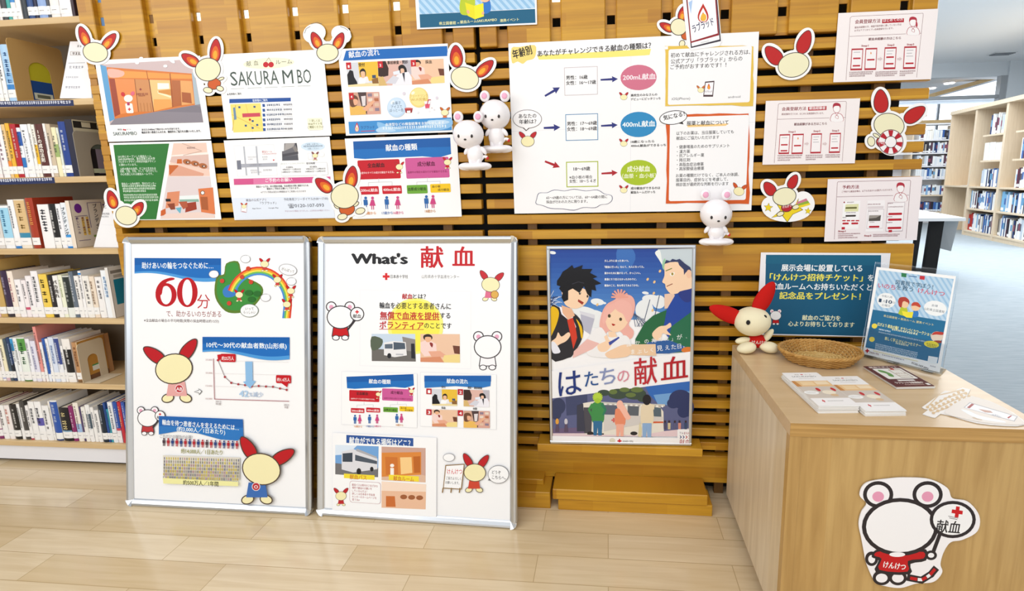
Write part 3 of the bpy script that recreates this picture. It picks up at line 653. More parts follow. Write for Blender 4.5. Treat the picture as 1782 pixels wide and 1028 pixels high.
# fourth shelf: the branding book facing the aisle
kx = oY(131, 431, SY + 0.016).x
def pc(q, txt, b, x, y0, y1, z, h):
    n = 20; yc = y0 + (y1 - y0) * 0.2; zc = z + h * 0.83; r = h * 0.1
    b.add([(x + 0.0003, yc + r * 0.75 * math.cos(2 * PI * i / n), zc + r * math.sin(2 * PI * i / n)) for i in range(n)], [list(range(n))], ink('6f2a92'))
    for (u0, v0, u1, v1) in ((0.46, 0.93, 0.86, 0.94), (0.46, 0.4, 0.475, 0.93), (0.845, 0.4, 0.86, 0.93), (0.08, 0.66, 0.42, 0.67), (0.08, 0.14, 0.4, 0.15)): q(u0, v0, u1, v1, '5a3a78', 2)
    txt('ブランディン', 0.66, 0.86, h * 0.098, '2a2530'); q(0.24, 0.25, 0.31, 0.64, 'f0c860', 1); q(0.36, 0.25, 0.43, 0.64, 'f0c860', 1)
    txt('「顧客体験」で', 0.395, 0.62, h * 0.05, '7a3a5a'); txt('差がつく時代の', 0.275, 0.62, h * 0.05, '7a3a5a'); txt('新しいルール', 0.13, 0.62, h * 0.058, '5a3a78')
    q(0.5, 0.19, 0.8, 0.235, '7a9a4a', 3); q(0.89, 0.86, 0.97, 0.89, '7a5a8a', 2)
cover_book(kx + 0.012, SY + 0.014, SY + 0.16, SHELF_Z[3], 0.192, 0.017, 'e9dccb', 'cream branding book whose front cover with purple disc faces right, fourth shelf down', pc)
# fifth shelf: last book with a teal block on its cover
tx = oY(1600 / 7.909, 440 + 900 / 7.909, SY + 0.012).x
def pd(q, txt, b, x, y0, y1, z, h):
    q(0.1, 0.25, 0.5, 0.75, '1f86a4'); q(0.05, 0.87, 0.5, 0.93, '8f8880'); q(0.12, 0.78, 0.5, 0.84, 'b0aaa2')
cover_book(tx, SY + 0.012, SY + 0.16, SHELF_Z[4], 0.212, 0.003 + 0.01, 'e6e1da', 'white book with teal block on its cover closing the fifth shelf down', pd)
# sixth shelf: cream bookend
ex = oY(147, 665, SY + 0.012).x
bookend(ex, SY + 0.006, SY + 0.115, SHELF_Z[5], 0.172, 'd8c9ae', 'cream bookend with arched opening on the sixth shelf down', foot=0.075)
def pe(q, txt, b, x, y0, y1, z, h):
    q(0, 0, 1, 1, 'c08a3e'); q(0.4, 0.2, 0.75, 0.32, 'e6e6dc', 2); q(0.4, 0.32, 0.75, 0.35, '4a9a5a', 3); q(0, 0, 1, 0.12, '7a5436', 2)
cover_book(ex - 0.0015, SY + 0.012, SY + 0.122, SHELF_Z[5], 0.18, 0.005, 'c9a878', 'tan book pressed against the cream bookend on the sixth shelf down', pe)
# paper stands
def paper_stand(pts, z, label, print_fn, lean=0.32):
    """folded A4 notice standing tent-like at the shelf end"""
    z += 0.001; a = oZ(*pts[3], z); b_ = oZ(*pts[2], z); xd = (b_ - a).normalized(); n = xd.cross(Vector((0, lean, 1.0))).normalized()
    t = thing('notice_stand', label, 'notice', (a + b_) / 2, 'white notices on the left bookcase'); o = t.location
    s = Sheet(pts, a, n, 'ecebec', base=False); loc = [s.loc(*p) for p in pts]; s.slab(loc, 'efeef0', 'dddddf'); print_fn(s); s.done('front_sheet', parent=t, org=o)
    m = MB(); tp = [pln(*p, a, n) for p in pts]; yb = tp[0].y + (tp[0].y - a.y) * 0.7
    m.add([tp[0], tp[1], Vector((tp[2].x, yb, z)), Vector((tp[3].x, yb, z))], [(0, 1, 2, 3)], ink('dddddf')); m.build('rear_flap', t, o)
def n1(s):
    s.z(0, 0, 5.14).B(630, 460, 760, 495, '8a7a6a', 3, 'ecebec'); s.D(645, 478, 745, 22, '5a5048'); s.D(690, 412, 760, 20, '5a5a5a'); s.L([(612, 565), (760, 560)], '8a8a90', 4); s.E(680, 610, 66, 46, 'f7f7f8'); s.D(620, 600, 745, 22, '8a8a96'); s.D(590, 690, 700, 14, 'b0b0b8'); s.D(585, 780, 720, 20, 'a0a0aa')
paper_stand([(122, 72), (150, 72), (160, 171), (104, 171)], SHELF_Z[1], 'white printed notice card standing at the right end of the second shelf', n1)
def n2(s):
    s.z(0, 320, 7.614).T('どう', 1375, 300, 1460, 46, '4a4a50', 0.02); s.D(1350, 395, 1450, 26, '55555c'); s.D(1345, 432, 1440, 22, '77777e'); s.L([(1330, 540), (1500, 545)], 'd6d6da', 2)
paper_stand([(184, 348), (198, 348), (206, 430.5), (163, 430)], SHELF_Z[3], 'plain white folded notice standing beside the branding book', n2, 0.1)
# ================================================================== display box on castors
BX0, BX1, BY0, BY1, BZ0, BZT = 0.4385, 1.0175, -0.609, -0.0445, 0.051, 0.629
def display_box():
    t = thing('display_box', 'pale oak display box on black castors holding the basket and leaflets', 'display box', ((BX0 + BX1) / 2, (BY0 + BY1) / 2, 0)); o = t.location
    ZS = BZT - 0.034
    b = MB(); b.box(BX0, BX1, BY0, BY1, ZS + 0.0005, BZT, OAKT)
    b.build('top', t, o)
    b = MB(); b.box(BX0 - 0.0005, BX1, BY0 - 0.0012, BY0, ZS, BZT - 0.0002, wood('oak_edge_band', 'c39a5c', 'b98f50', '8f6a34', 'XZ', 2.0, 0.2, 0.45, 0.6, stretch=40)); b.build('front_edge_band', t, o)
    b = MB(); b.box(BX0 + 0.0006, BX1 - 0.0006, BY0 + 0.001, BY0 + 0.022, BZ0, ZS, OAKV); b.build('front_panel', t, o)
    b = MB(); b.box(BX0 + 0.0003, BX0 + 0.028, BY0 - 0.0003, BY0 + 0.0015, BZ0, ZS - 0.0005, OAKV); b.build('corner_strip', t, o)
    b = MB(); b.box(BX0, BX0 + 0.022, BY0 + 0.022, BY1 - 0.001, BZ0, ZS, OAKV2); b.build('side_panel', t, o)
    b = MB(); b.box(BX1 - 0.022, BX1, BY0 + 0.022, BY1 - 0.001, BZ0, ZS, OAKV2); b.build('side_panel', t, o)
    b = MB(); b.box(BX0 + 0.022, BX1 - 0.022, BY1 - 0.022, BY1 - 0.001, BZ0, ZS, OAKV); b.build('back_panel', t, o)
    b = MB(); b.box(BX0 + 0.02, BX1 - 0.02, BY0 + 0.02, BY1 - 0.02, BZ0 + 0.002, BZ0 + 0.02, OAKV); b.build('bottom_panel', t, o)
    for x in (BX0 + 0.03, BX1 - 0.05):
        for y in (BY0 + 0.09, BY1 - 0.12):
            b = MB(); b.cyl((x - 0.011, y, 0.0245), (x + 0.011, y, 0.0245), 0.0245, BLACK, 22); b.cyl((x - 0.013, y, 0.0245), (x + 0.013, y, 0.0245), 0.012, simple('castor_hub', '3a3a3e', 0.4), 14)
            b.box(x - 0.014, x - 0.012, y - 0.01, y + 0.016, 0.02, 0.052, BLACK); b.box(x + 0.012, x + 0.014, y - 0.01, y + 0.016, 0.02, 0.052, BLACK); b.box(x - 0.016, x + 0.016, y - 0.02, y + 0.02, 0.048, 0.052, BLACK)
            b.build('castor', t, o)
OAKV2 = wood('pale_oak_side_lit', 'decdb0', 'd5c19f', 'b39b78', 'ZYX', 4.0, 0.19, 0.4, 0.45, 0.1, stretch=14)  # same oak toned lighter for the sides, light put into the colour
display_box()

# ------------------------------------------------------------------ sticker on the box front
def cutout(name, label, cat, halo, base_col, group, P0, n, view, thick=0.0012, smooth=True, back='d8d8d8', edge=None):
    s = Sheet([(halo[0][0], halo[0][1]), (halo[len(halo) // 2][0], halo[0][1]), (halo[len(halo) // 2][0], halo[len(halo) // 2][1]), (halo[0][0], halo[len(halo) // 2][1])], P0, n, base=False, view=view)
    pts = [s.loc(*p) for p in (smooth_loop(halo, 5) if smooth else halo)]
    cx = sum(p[0] for p in pts) / len(pts); cy = sum(p[1] for p in pts) / len(pts)
    c3 = s.at(cx, cy, 0); s.ctr = c3; pts = [(a - cx, b - cy) for a, b in pts]
    s.slab(pts, base_col, edge or back, thick); return s
def sticker():
    h = [(520, 470), (560, 400), (700, 375), (800, 370), (930, 380), (1030, 430), (1060, 490), (1150, 510), (1215, 590), (1205, 680), (1120, 730), (1050, 745), (1010, 800), (990, 870), (1000, 920), (950, 975), (850, 985), (760, 1010), (670, 1000), (610, 975), (560, 870), (545, 800), (530, 720), (515, 640), (530, 570), (560, 520)]
    s = cutout('animal_cutout_sticker', 'large laminated cut-out of a white cartoon animal holding a round sign, on the box front', 'sticker', h, 'f3f0f2', None, (0, BY0 - 0.0042, 0), (0, -1, 0), (1340, 720, 3.337), 0.0024)
    k = '2c2528'
    for x in (628, 915):                                     # plain round ears
        s.E(x, 468, 88, 78, k); s.E(x, 468, 66, 57, 'f4f1f3'); s.E(x, 480, 34, 30, 'e39ab6')
    s.L([(805, 950), (880, 965), (935, 930), (960, 900)], k, 40)
    s.L([(818, 953), (850, 959)], 'c0131a', 18); s.L([(862, 961), (880, 962)], 'f4f1f3', 18); s.L([(886, 960), (905, 950)], 'c0131a', 18); s.L([(914, 944), (925, 936)], 'f4f1f3', 18); s.L([(932, 930), (955, 903)], 'c0131a', 18)                                # tail
    s.L([(948, 800), (985, 700)], k, 22)
    s.E(935, 820, 34, 28, k); s.E(935, 820, 18, 14, 'f4f1f3'); s.E(590, 840, 38, 42, k); s.E(590, 842, 20, 24, 'f4f1f3')
    for x in (648, 742): s.E(x, 950, 52, 44, k); s.E(x, 952, 34, 26, 'f4f1f3')
    s.S([(612, 790), (700, 780), (800, 795), (905, 785), (905, 850), (815, 870), (812, 930), (615, 920), (630, 850), (590, 830)], k, 3); s.S([(622, 800), (700, 795), (800, 805), (890, 800), (890, 838), (800, 852), (798, 914), (634, 904), (648, 840), (606, 822)], 'c0131a', 3)
    s.E(755, 655, 222, 168, k); s.E(755, 655, 198, 146, 'f5f2f4')
    s.E(738, 815, 46, 14, 'f4f1f3')
    s.T('けんけつ', 658, 872, 790, 38, 'f6f2f2', 0.03, rot=-8)
    s.E(1060, 612, 134, 108, k); s.E(1060, 612, 114, 90, 'f6f3f5'); s.cross(1086, 568, 32, 'c8161e', 8); s.L([(1035, 592), (1090, 604)], '4a4a4e', 3); s.L([(1040, 602), (1086, 612)], '4a4a4e', 3)
    s.T('献血', 966, 648, 1108, 70, '1f1b1e', 0.015, rot=-6)
    s.done('animal_cutout_sticker', 'large laminated cut-out of a white cartoon animal holding a round sign, on the box front', 'sticker')
sticker()

# ------------------------------------------------------------------ basket
def basket():
    p = oZ(1424, 618, BZT + 0.04); c = Vector((0, 0, BZT + 0.001))
    H = 0.036; zr = BZT + H
    l = oZ(1356, 606, zr); r = oZ(1499, 612, zr); fr = oZ(1430, 627, zr); bk = oZ(1424, 592.5, zr)
    c.x = (l.x + r.x) / 2; c.y = (fr.y + bk.y) / 2
    rx = (r - l).length / 2; ry = (bk.y - fr.y) / 2; rot = -0.04
    t = thing('wicker_basket', 'shallow oval woven basket, empty, on the display box behind the leaflets', 'basket', c)
    m1 = wood('golden_wicker', 'c79a55', 'b58440', '86602a', 'XY', 0.02, 0.01, 0.45, 0.4); m2 = wood('pale_wicker', 'd8b878', 'cba560', 'a07a3c', 'XY', 0.02, 0.01, 0.5, 0.3)
    def at(a, k, z): return c + Vector((math.cos(rot) * rx * k * math.cos(a) - math.sin(rot) * ry * k * math.sin(a), math.sin(rot) * rx * k * math.cos(a) + math.cos(rot) * ry * k * math.sin(a), z))
    NS = 44
    prof = lambda z: 0.74 + 0.26 * (z / H) ** 0.8
    b = MB()
    for i in range(NS): a = 2 * PI * i / NS; b.tube([at(a, prof(H * q / 5.0), 0.003 + H * q / 5.0 * 0.94) for q in range(6)], 0.0016, m2, 5)
    b.build('stakes', t, c)
    b = MB()
    for r_ in range(9):
        z = 0.004 + H * 0.9 * r_ / 8; n = NS * 4
        b.tube([at(2 * PI * i / n, prof(z) + (0.022 if (r_ % 2) else -0.022) * math.cos(i / 4 * PI), z) for i in range(n)], 0.0028, m1, 5, True)
    b.build('woven_wall', t, c)
    b = MB()
    for q in range(3):
        n = 120; b.tube([at(2 * PI * i / n, 1.0 + 0.016 * math.cos(i * 0.9 + q * 2.1), H + 0.0035 * math.sin(i * 0.9 + q * 2.1)) for i in range(n)], 0.0032, m1, 6, True)
    b.build('rim', t, c)
    b = MB()
    for r_ in range(14):
        k = 0.05 + 0.66 * r_ / 13; n = NS * 4 if k > 0.3 else 60
        b.tube([at(2 * PI * i / n, k, 0.0042 + (0.0014 if r_ % 2 else -0.0014) * math.cos(i / 4 * PI)) for i in range(n)], 0.0026, m2, 5, True)
    for i in range(22): a = 2 * PI * i / 22; b.tube([at(a, 0.03, 0.004), at(a, 0.7, 0.004)], 0.0014, m1, 4)
    b.build('woven_base', t, c)
basket()

# ------------------------------------------------------------------ stacks of leaflets
def leaflet_stack(bl, br, n, hs, wl, ln, printer, names, label_top, label_mid, group, cat, z0, off, col, spread=0.0015):
    """each leaflet of the stack is its own thing"""
    a = oZ(*bl, BZT); b = oZ(*br, BZT); ux = (b - a).normalized(); uy = Vector((-ux.y, ux.x, 0)); r = random.Random(int(bl[0]))
    th = hs / n; first = None
    for i in range(n):
        z = BZT + 0.0002 + th * i
        a2 = a + ux * r.uniform(-spread, spread) + uy * r.uniform(-spread, spread); ang = r.uniform(-0.008, 0.008) + off
        u2 = Matrix.Rotation(ang, 3, 'Z') @ ux; v2 = Matrix.Rotation(ang, 3, 'Z') @ uy
        def q(x, y, zz): return a2 + u2 * x + v2 * y + Vector((0, 0, zz - a2.z))
        if i == n - 1: last = (a2, u2, v2, z + th)
        if i in (0, n - 1) or first is None:
            m = MB(); t2 = th * 0.9; w2 = wl; l2 = ln
            vs = [q(0, 0, z), q(w2, 0, z), q(w2, l2, z), q(0, l2, z), q(0, 0, z + t2), q(w2, 0, z + t2), q(w2, l2, z + t2), q(0, l2, z + t2)]
            m.add(vs, [(3, 2, 1, 0), (4, 5, 6, 7), (0, 1, 5, 4), (1, 2, 6, 5), (2, 3, 7, 6), (3, 0, 4, 7)], ink(col if i % 2 else 'eceae6'))
            c = q(w2 / 2, l2 / 2, z)
            if i == n - 1:
                tp = Sheet.__new__(Sheet); tp.mb = m; tp.lay = 3; tp.rough = 0.35; tp.n = Vector((0, 0, 1)); tp.ux = u2; tp.uy = -v2; tp.ctr = q(0, l2, z + t2); tp.P0 = tp.ctr
                tp.loc = lambda x, y, w2=w2, l2=l2: (x * w2, y * l2)
                printer(tp)
                o = m.build(names, None, c); tag(o, label_top, cat, group)
            else:
                o = m.build(names, None, c); tag(o, label_mid, cat, group)
                if first is None: first = (o, ang)
        else:
            o = first[0].copy(); COL.objects.link(o); o.location = q(wl / 2, ln / 2, z); o.rotation_euler = (0, 0, ang - first[1]); tag(o, label_mid, cat, group)
def pl(s):
    s.R(0, 0, 1, 0.3, 'f4f1ee'); s.T('献血', 0.3, 0.07, 0.42, 0.03, '8a7a66'); s.E(0.5, 0.07, 0.04, 0.013, 'c8202c'); s.T('ルーム', 0.58, 0.07, 0.76, 0.03, '8a7a66')
    s.T('SAKURAMBO', 0.16, 0.135, 0.84, 0.05, '6a6a66'); s.D(0.3, 0.2, 0.72, 0.014, 'a8a29a')
    s.R(0, 0.28, 1, 0.46, 'e8c08a'); s.P([(0, 0.28), (0.1, 0.28), (0.14, 0.46), (0, 0.46)], 'c88a4a'); s.R(0.2, 0.31, 0.55, 0.42, 'f0d2a4'); s.R(0.6, 0.3, 0.95, 0.4, 'f2dcb8')
    s.R(0, 0.46, 1, 0.8, 'cfc3b6'); s.E(0.2, 0.64, 0.19, 0.055, 'f6f3f0'); s.D(0.08, 0.625, 0.32, 0.012, 'b0a89e'); s.D(0.08, 0.655, 0.3, 0.012, 'b0a89e')
    for x, g in ((0.46, -35), (0.86, 35)): s.E(x, 0.555, 0.055, 0.05, 'c42a2c', g)
    s.E(0.66, 0.64, 0.17, 0.06, 'efe3cc'); s.E(0.72, 0.72, 0.1, 0.035, 'd8b890'); s.R(0, 0.8, 1, 1, 'f3f0ee'); s.cross(0.26, 0.88, 0.035, 'c8202c'); s.D(0.36, 0.88, 0.76, 0.018, '9a948e')
Z2 = lambda x, y: (1350 + x / 6.145, 590 + y / 6.145)
leaflet_stack(Z2(452, 795), Z2(882, 790), 14, 0.021, 0.1, 0.21, pl, 'leaflet', 'top leaflet of the taller left stack, open on the display box', 'white leaflet beneath the top one in the taller left stack', 'leaflets in the left stack on the box', 'leaflet', 0, 0.0, 'f6f4f2')
leaflet_stack(Z2(950, 825), Z2(1380, 825), 10, 0.0155, 0.0995, 0.21, pl, 'leaflet', 'top leaflet of the lower right stack on the display box', 'white leaflet beneath the top one in the lower right stack', 'leaflets in the right stack on the box', 'leaflet', 0, 0.02, 'f6f4f2')
def pbn(s):
    s.R(0, 0, 1, 1, '5f2a22'); s.T('献血でポイント', 0.1, 0.07, 0.9, 0.07, 'f3e6dc', 0.03); s.R(0.12, 0.14, 0.93, 0.66, 'f2eee6', 0.04)
    s.S([(0.24, 0.2), (0.36, 0.26), (0.42, 0.42), (0.36, 0.56), (0.26, 0.52), (0.3, 0.4), (0.2, 0.3)], '6a9a4a', 3); s.B(0.52, 0.2, 0.86, 0.6, '9a7a5a', 0.02, 'f3eee4'); s.E(0.66, 0.18, 0.05, 0.05, 'c8442a'); s.D(0.56, 0.4, 0.82, 0.05, 'c0a894'); s.D(0.56, 0.5, 0.82, 0.04, 'c0a894')
    s.R(0.3, 0.7, 0.75, 0.76, 'f2eee6'); s.T('ラブラッド会員募集中', 0.12, 0.84, 0.86, 0.08, 'f3e6dc', 0.03); s.R(0.87, 0.88, 0.96, 0.96, 'f2eee6'); s.D(0.3, 0.93, 0.8, 0.04, 'd8b8a8')
leaflet_stack(Z2(1290, 535), Z2(1708, 538), 6, 0.009, 0.105, 0.148, pbn, 'flyer', 'top brown flyer with white panel on the display box, in front of the acrylic stand', 'brown flyer beneath the top one of the small brown stack', 'brown flyers on the box', 'flyer', 0, 0.06, '6a3228', 0.003)

# ------------------------------------------------------------------ big flat cut-out lying on the box
def lying_cutout():
    h = [(190, 635), (280, 570), (360, 512), (430, 522), (455, 500), (495, 488), (552, 502), (530, 545), (610, 562), (700, 590), (800, 635), (880, 680), (940, 725), (975, 762), (900, 775), (800, 772), (700, 765), (600, 752), (520, 732), (420, 700), (330, 682), (290, 712), (262, 708), (195, 686), (238, 652), (205, 645)]
    s = cutout('fan_cutout', '', '', h, 'f1ece6', None, (0, 0, BZT + 0.0022), (0, 0, 1), (1560, 560, 4.284), 0.0016, smooth=False)
    for i in range(4): s.L([(225 + i * 18, 640 + i * 12), (335 + i * 55 - 20, 545 + i * 20), (500 + i * 10, 505 + i * 24)][:3], 'dcc3a0', 9)
    for k in range(3):
        x, y = 232 + k * 22, 635 + k * 22
        for j in range(9): s.E(x + j * 33, y - j * 15.5, 13, 10, 'd9bb90', 20, 10)
    s.S([(360, 680), (420, 620), (540, 560), (640, 575), (800, 640), (930, 730), (950, 765), (800, 764), (650, 752), (500, 722)], 'e9e0d6', 4)
    s.P([(500, 640), (545, 600), (905, 706), (880, 745)], 'b9b4b4'); s.P([(508, 640), (548, 606), (895, 708), (874, 738)], 'f4f4f6'); s.P([(525, 640), (560, 610), (580, 616), (545, 646)], 'a85048'); s.P([(825, 715), (852, 698), (862, 701), (836, 722)], 'b04a44')
    s.P([(610, 650), (700, 665), (720, 680), (660, 676)], 'c8a090'); s.T('ラブラッド', 735, 705, 775, 22, '5a6a8a', 0.0, 28); s.P([(560, 715), (625, 700), (640, 735), (600, 730)], 'cdb8a0'); s.S([(480, 655), (540, 665), (620, 700), (800, 740), (790, 752), (600, 720)], 'f2f5fa', 3)
    s.done('fan_cutout', 'large leaf-shaped paper cut-out with a printed phone, lying flat at the box corner', 'cut-out')
lying_cutout()

# ------------------------------------------------------------------ acrylic stand and its flyer
ACR = simple('clear_acrylic', 'f4f8fb', 0.03, trans=1.0, ior=1.3)
def acrylic_stand():
    v = (1490, 455, 5.016)
    bl = oZ(1501, 615.5, 0.6405); br = oZ(1634.5, 647.4, 0.6405); ux = (br - bl); ux.z = 0; ux.normalize(); back = Vector((-ux.y, ux.x, 0))
    upv = (Vector((0, 0, 1)) + back * 0.17).normalized(); n = ux.cross(upv); n = n if n.y < 0 else -n
    s = Sheet([(180, 45), (875, 130), (725, 965), (55, 805)], bl, n, 'f3f4f6', view=v)
    # print
    s.P([(200, 72), (852, 152), (783, 520), (145, 420)], 'bcd6ea')
    s.stripes([(200, 72), (852, 152), (783, 520), (145, 420)], 46, 20, 0.62, '9cc2e0')
    s.P([(145, 418), (783, 520), (712, 888), (80, 748)], '1a6a94')
    s.P([(395, 98), (440, 104), (437, 138), (394, 132)], '2a7a4a'); s.R(460, 122, 530, 138, '2f5f9a'); s.P([(556, 122), (600, 127), (596, 160), (553, 154)], 'c42a36')
    s.T('図書館で学ぼう！', 345, 178, 675, 40, '23506e', 0.01); s.T('いのち', 192, 205, 345, 46, 'd0506a', 0.015); s.T('を救う', 350, 222, 500, 44, '23506e', 0.01); s.T('けんけつ', 540, 250, 775, 46, 'd0506a', 0.015)
    s.E(262, 340, 82, 66, 'f0f3f6', 8); s.T('令和八年', 222, 298, 318, 20, '5a6a7a'); s.T('1', 198, 335, 222, 40, '23405e', 0.03); s.T('月', 232, 345, 254, 20, '5a6a7a'); s.T('10', 260, 345, 314, 40, '23405e', 0.03); s.T('日', 318, 356, 338, 18, '5a6a7a'); s.T('土曜日', 222, 376, 296, 20, '5a6a7a')
    s.E(690, 408, 100, 66, 'f0f3f6', 8); s.T('会場', 658, 380, 712, 20, '5a6a7a'); s.T('山形県立図書館', 592, 410, 772, 22, '4a5a6a')
    s.S([(372, 440), (395, 395), (440, 400), (450, 470), (400, 470), (368, 455)], 'b9c62e', 3); s.S([(490, 440), (530, 425), (545, 450), (535, 482), (495, 482)], '2f7ac4', 3); s.E(415, 352, 50, 42, 'b03a2e', 8); s.E(425, 375, 32, 30, 'f0c8a0'); s.S([(368, 345), (380, 315), (430, 310), (462, 340), (458, 360), (410, 345), (395, 400), (372, 385)], 'b03a2e', 3); s.E(520, 395, 40, 36, 'f0c8a0'); s.S([(482, 385), (495, 358), (535, 355), (562, 385), (555, 400), (520, 385)], 'c2442e', 3)
    s.P([(400, 430), (445, 440), (500, 440), (488, 492), (440, 488), (408, 468)], 'f0e23a')
    s.T('県立図書館 × 献血ルーム 連携イベント', 240, 472, 680, 20, 'e8e0a0'); s.T('広げよう 献血の輪！チラシづくりワークショップ', 185, 544, 692, 29, 'f2f0a4', 0.02)
    s.D(312, 590, 540, 15, 'e8ecc8'); s.E(160, 562, 24, 22, 'f0d84a'); s.D(198, 590, 300, 13, 'd8e6f0'); s.D(196, 614, 620, 12, 'b8d0e2'); s.T('楽しく学ぶ けんけつセミナー', 250, 668, 568, 29, 'f2f0a4', 0.02); s.D(345, 710, 455, 14, 'e8ecc8'); s.E(138, 678, 24, 22, 'f0d84a')
    for i in range(4): s.D(170 - i * 2, 716 + i * 15, 540 - i * 4, 12, 'b8d0e2')
    s.E(706, 655, 54, 46, 'd8c8b8'); s.S([(660, 640), (690, 612), (760, 618), (752, 640), (700, 636)], 'b8382e', 3); s.S([(680, 690), (740, 690), (740, 710), (690, 712)], '8a3a2e', 3); s.E(658, 722, 66, 30, 'f0e03c', 8); s.D(615, 715, 700, 14, '8a8a30'); s.D(620, 732, 695, 12, '8a8a30')
    s.cross(98, 778, 17, 'c42030'); s.T('日本赤十字社', 118, 790, 200, 18, '7a4a5a', 0.02); s.D(228, 812, 420, 12, '8a8a9a'); s.T('0120-107-093', 485, 880, 635, 22, '3a3a4a', 0.02, -9); s.D(645, 908, 692, 10, '8a8a9a')
    s.P([(632, 822), (715, 836), (702, 896), (622, 880)], 'e4eaee'); s.D(150, 778, 540, 8, 'd8c86a')
    s.done('event_flyer', 'blue striped library event flyer standing in the clear acrylic holder', 'flyer')
    # holder: back sheet, low front pocket, base lips
    o = Vector(((bl.x + br.x) / 2, (bl.y + br.y) / 2, BZT)); t = thing('acrylic_stand', 'clear acrylic leaflet stand at the back corner of the display box', 'display stand', o)
    w = s.w; c0 = s.ctr + s.uy * (s.h / 2)
    def slab(b, a0, a1, v0, v1, e0, e1):
        P = lambda a, v, e: c0 + s.ux * a - s.uy * v + s.n * e
        vs = [P(a, v_, e) for e in (e0, e1) for v_ in (v0, v1) for a in (a0, a1)]
        b.add(vs, [(0, 2, 3, 1), (4, 5, 7, 6), (0, 1, 5, 4), (2, 6, 7, 3), (0, 4, 6, 2), (1, 3, 7, 5)], ACR)
    b = MB(); slab(b, -w / 2 - 0.006, w / 2 + 0.006, -0.004, 0.3, -0.0035, -0.0012); b.build('back_sheet', t, o)
    b = MB(); slab(b, -w / 2 - 0.006, w / 2 + 0.006, -0.004, 0.085, 0.002, 0.004); b.build('front_pocket', t, o)
    b = MB()
    for a in (-w * 0.42, -w * 0.08, w * 0.36): slab(b, a - 0.014, a + 0.014, -0.006, -0.004, -0.028, 0.01)
    b.build('base_lips', t, o)
    b = MB(); P = lambda a, e: Vector((o.x, o.y, 0)) + ux * a - back * e
    vs = [c0 + s.ux * a + s.uy * 0.005 + s.n * e for a in (-w / 2, w / 2) for e in (-0.005, -0.003)]
    bk = [v + back * 0.07 for v in vs]
    for v in bk: v.z = BZT + 0.0015
    b.add([vs[0], vs[2], bk[2], bk[0]], [(0, 1, 2, 3)], ACR); b.build('rear_foot', t, o)
acrylic_stand()

# ------------------------------------------------------------------ plush toy
def skinball(b, *a, **k): b.ball(*a, **k)
def plush():
    CR = simple('cream_plush', 'ece2c0', 0.95, spec=0.1, bump=0.5, bscale=900); RD = simple('red_plush', 'c0201c', 0.95, spec=0.1, bump=0.5, bscale=900); DK = simple('black_felt', '1c1818', 0.8)
    Y = -0.105
    base = oZ(1318, 606, BZT); sc = 1.0
    c = Vector((base.x, Y, BZT)); c.x = oY(1316, 600, Y).x
    t = thing('plush_toy', 'cream plush toy with long red ears and red shirt sitting at the box corner', 'plush toy', c); o = c
    def at(x, y, dy=0.0): return oY(x, y, Y + dy)
    k = (at(1400, 560) - at(1300, 560)).length / 100                       # metres per pixel here
    hd = at(1309, 559); b = MB(); b.ball(hd, (31.5 * k, 27 * k, 26.5 * k), CR, taper=-0.06, nu=36, nv=22); b.build('head', t, o)
    for (x, y, rot, ln, wd) in ((1265, 546, -68, 34, 17), (1330, 518, 27, 33, 17)):
        R_ = Matrix.Rotation(math.radians(rot), 3, 'Y'); b = MB(); b.ball(at(x, y, 0.004), (wd * k, 9 * k, ln * k), RD, rot=R_, taper=0.3, nu=28, nv=18); b.build('ear', t, o, label='long red ear')
    for (x, y) in ((1302, 561), (1331, 552)):
        b = MB(); p = at(x, y); u = (p - hd); p = p + Vector((0, -27 * k * math.sqrt(max(0.05, 1 - (u.x / (31.5 * k)) ** 2 - (u.z / (26.5 * k)) ** 2)) , 0)); p = pln(x, y, p, Vector((0, 1, 0))); b.ball(p, (3.6 * k, 1.8 * k, 4.4 * k), DK, nu=14, nv=8); b.build('eye', t, o)
    b = MB(); tc = at(1317, 592); b.ball(tc, (18 * k, 15 * k, 13.5 * k), RD, taper=0.25, nu=28, nv=16); bd = b.build('body', t, o, label='red shirt body')
    s = MB(); vs, fs = glyphs('けんけつ', 0.03); x0 = min(v[0] for v in vs); x1 = max(v[0] for v in vs)
    s.add([tc + Vector(((v[0] - (x0 + x1) / 2) / (x1 - x0) * 26 * k, -16.5 * k + 0.14 * abs(((v[0] - (x0 + x1) / 2) / (x1 - x0) * 26 * k)), (v[1] - 0.38) * 7.5 * k + 1.5 * k)) for v in vs], fs, ink('f2ece6')); s.build('shirt_print', bd, o)
    for (x, y, rot, l) in ((1294, 592, 80, 15), (1337, 583, 35, 14)):
        R_ = Matrix.Rotation(math.radians(rot), 3, 'Y'); b = MB(); b.ball(at(x, y, -0.002), (7 * k, 7 * k, l * k), CR, rot=R_, taper=0.25, nu=18, nv=12); b.build('arm', t, o)
    for (x, y, rot) in ((1299, 604, 78), (1338, 603, 97)):
        R_ = Matrix.Rotation(math.radians(rot), 3, 'Y'); b = MB(); p = oZ(x, y + 1, BZT + 11.2 * k); b.ball(p, (9 * k, 12 * k, 17 * k), CR, rot=R_, taper=-0.2, nu=22, nv=14); b.build('foot', t, o)
plush()

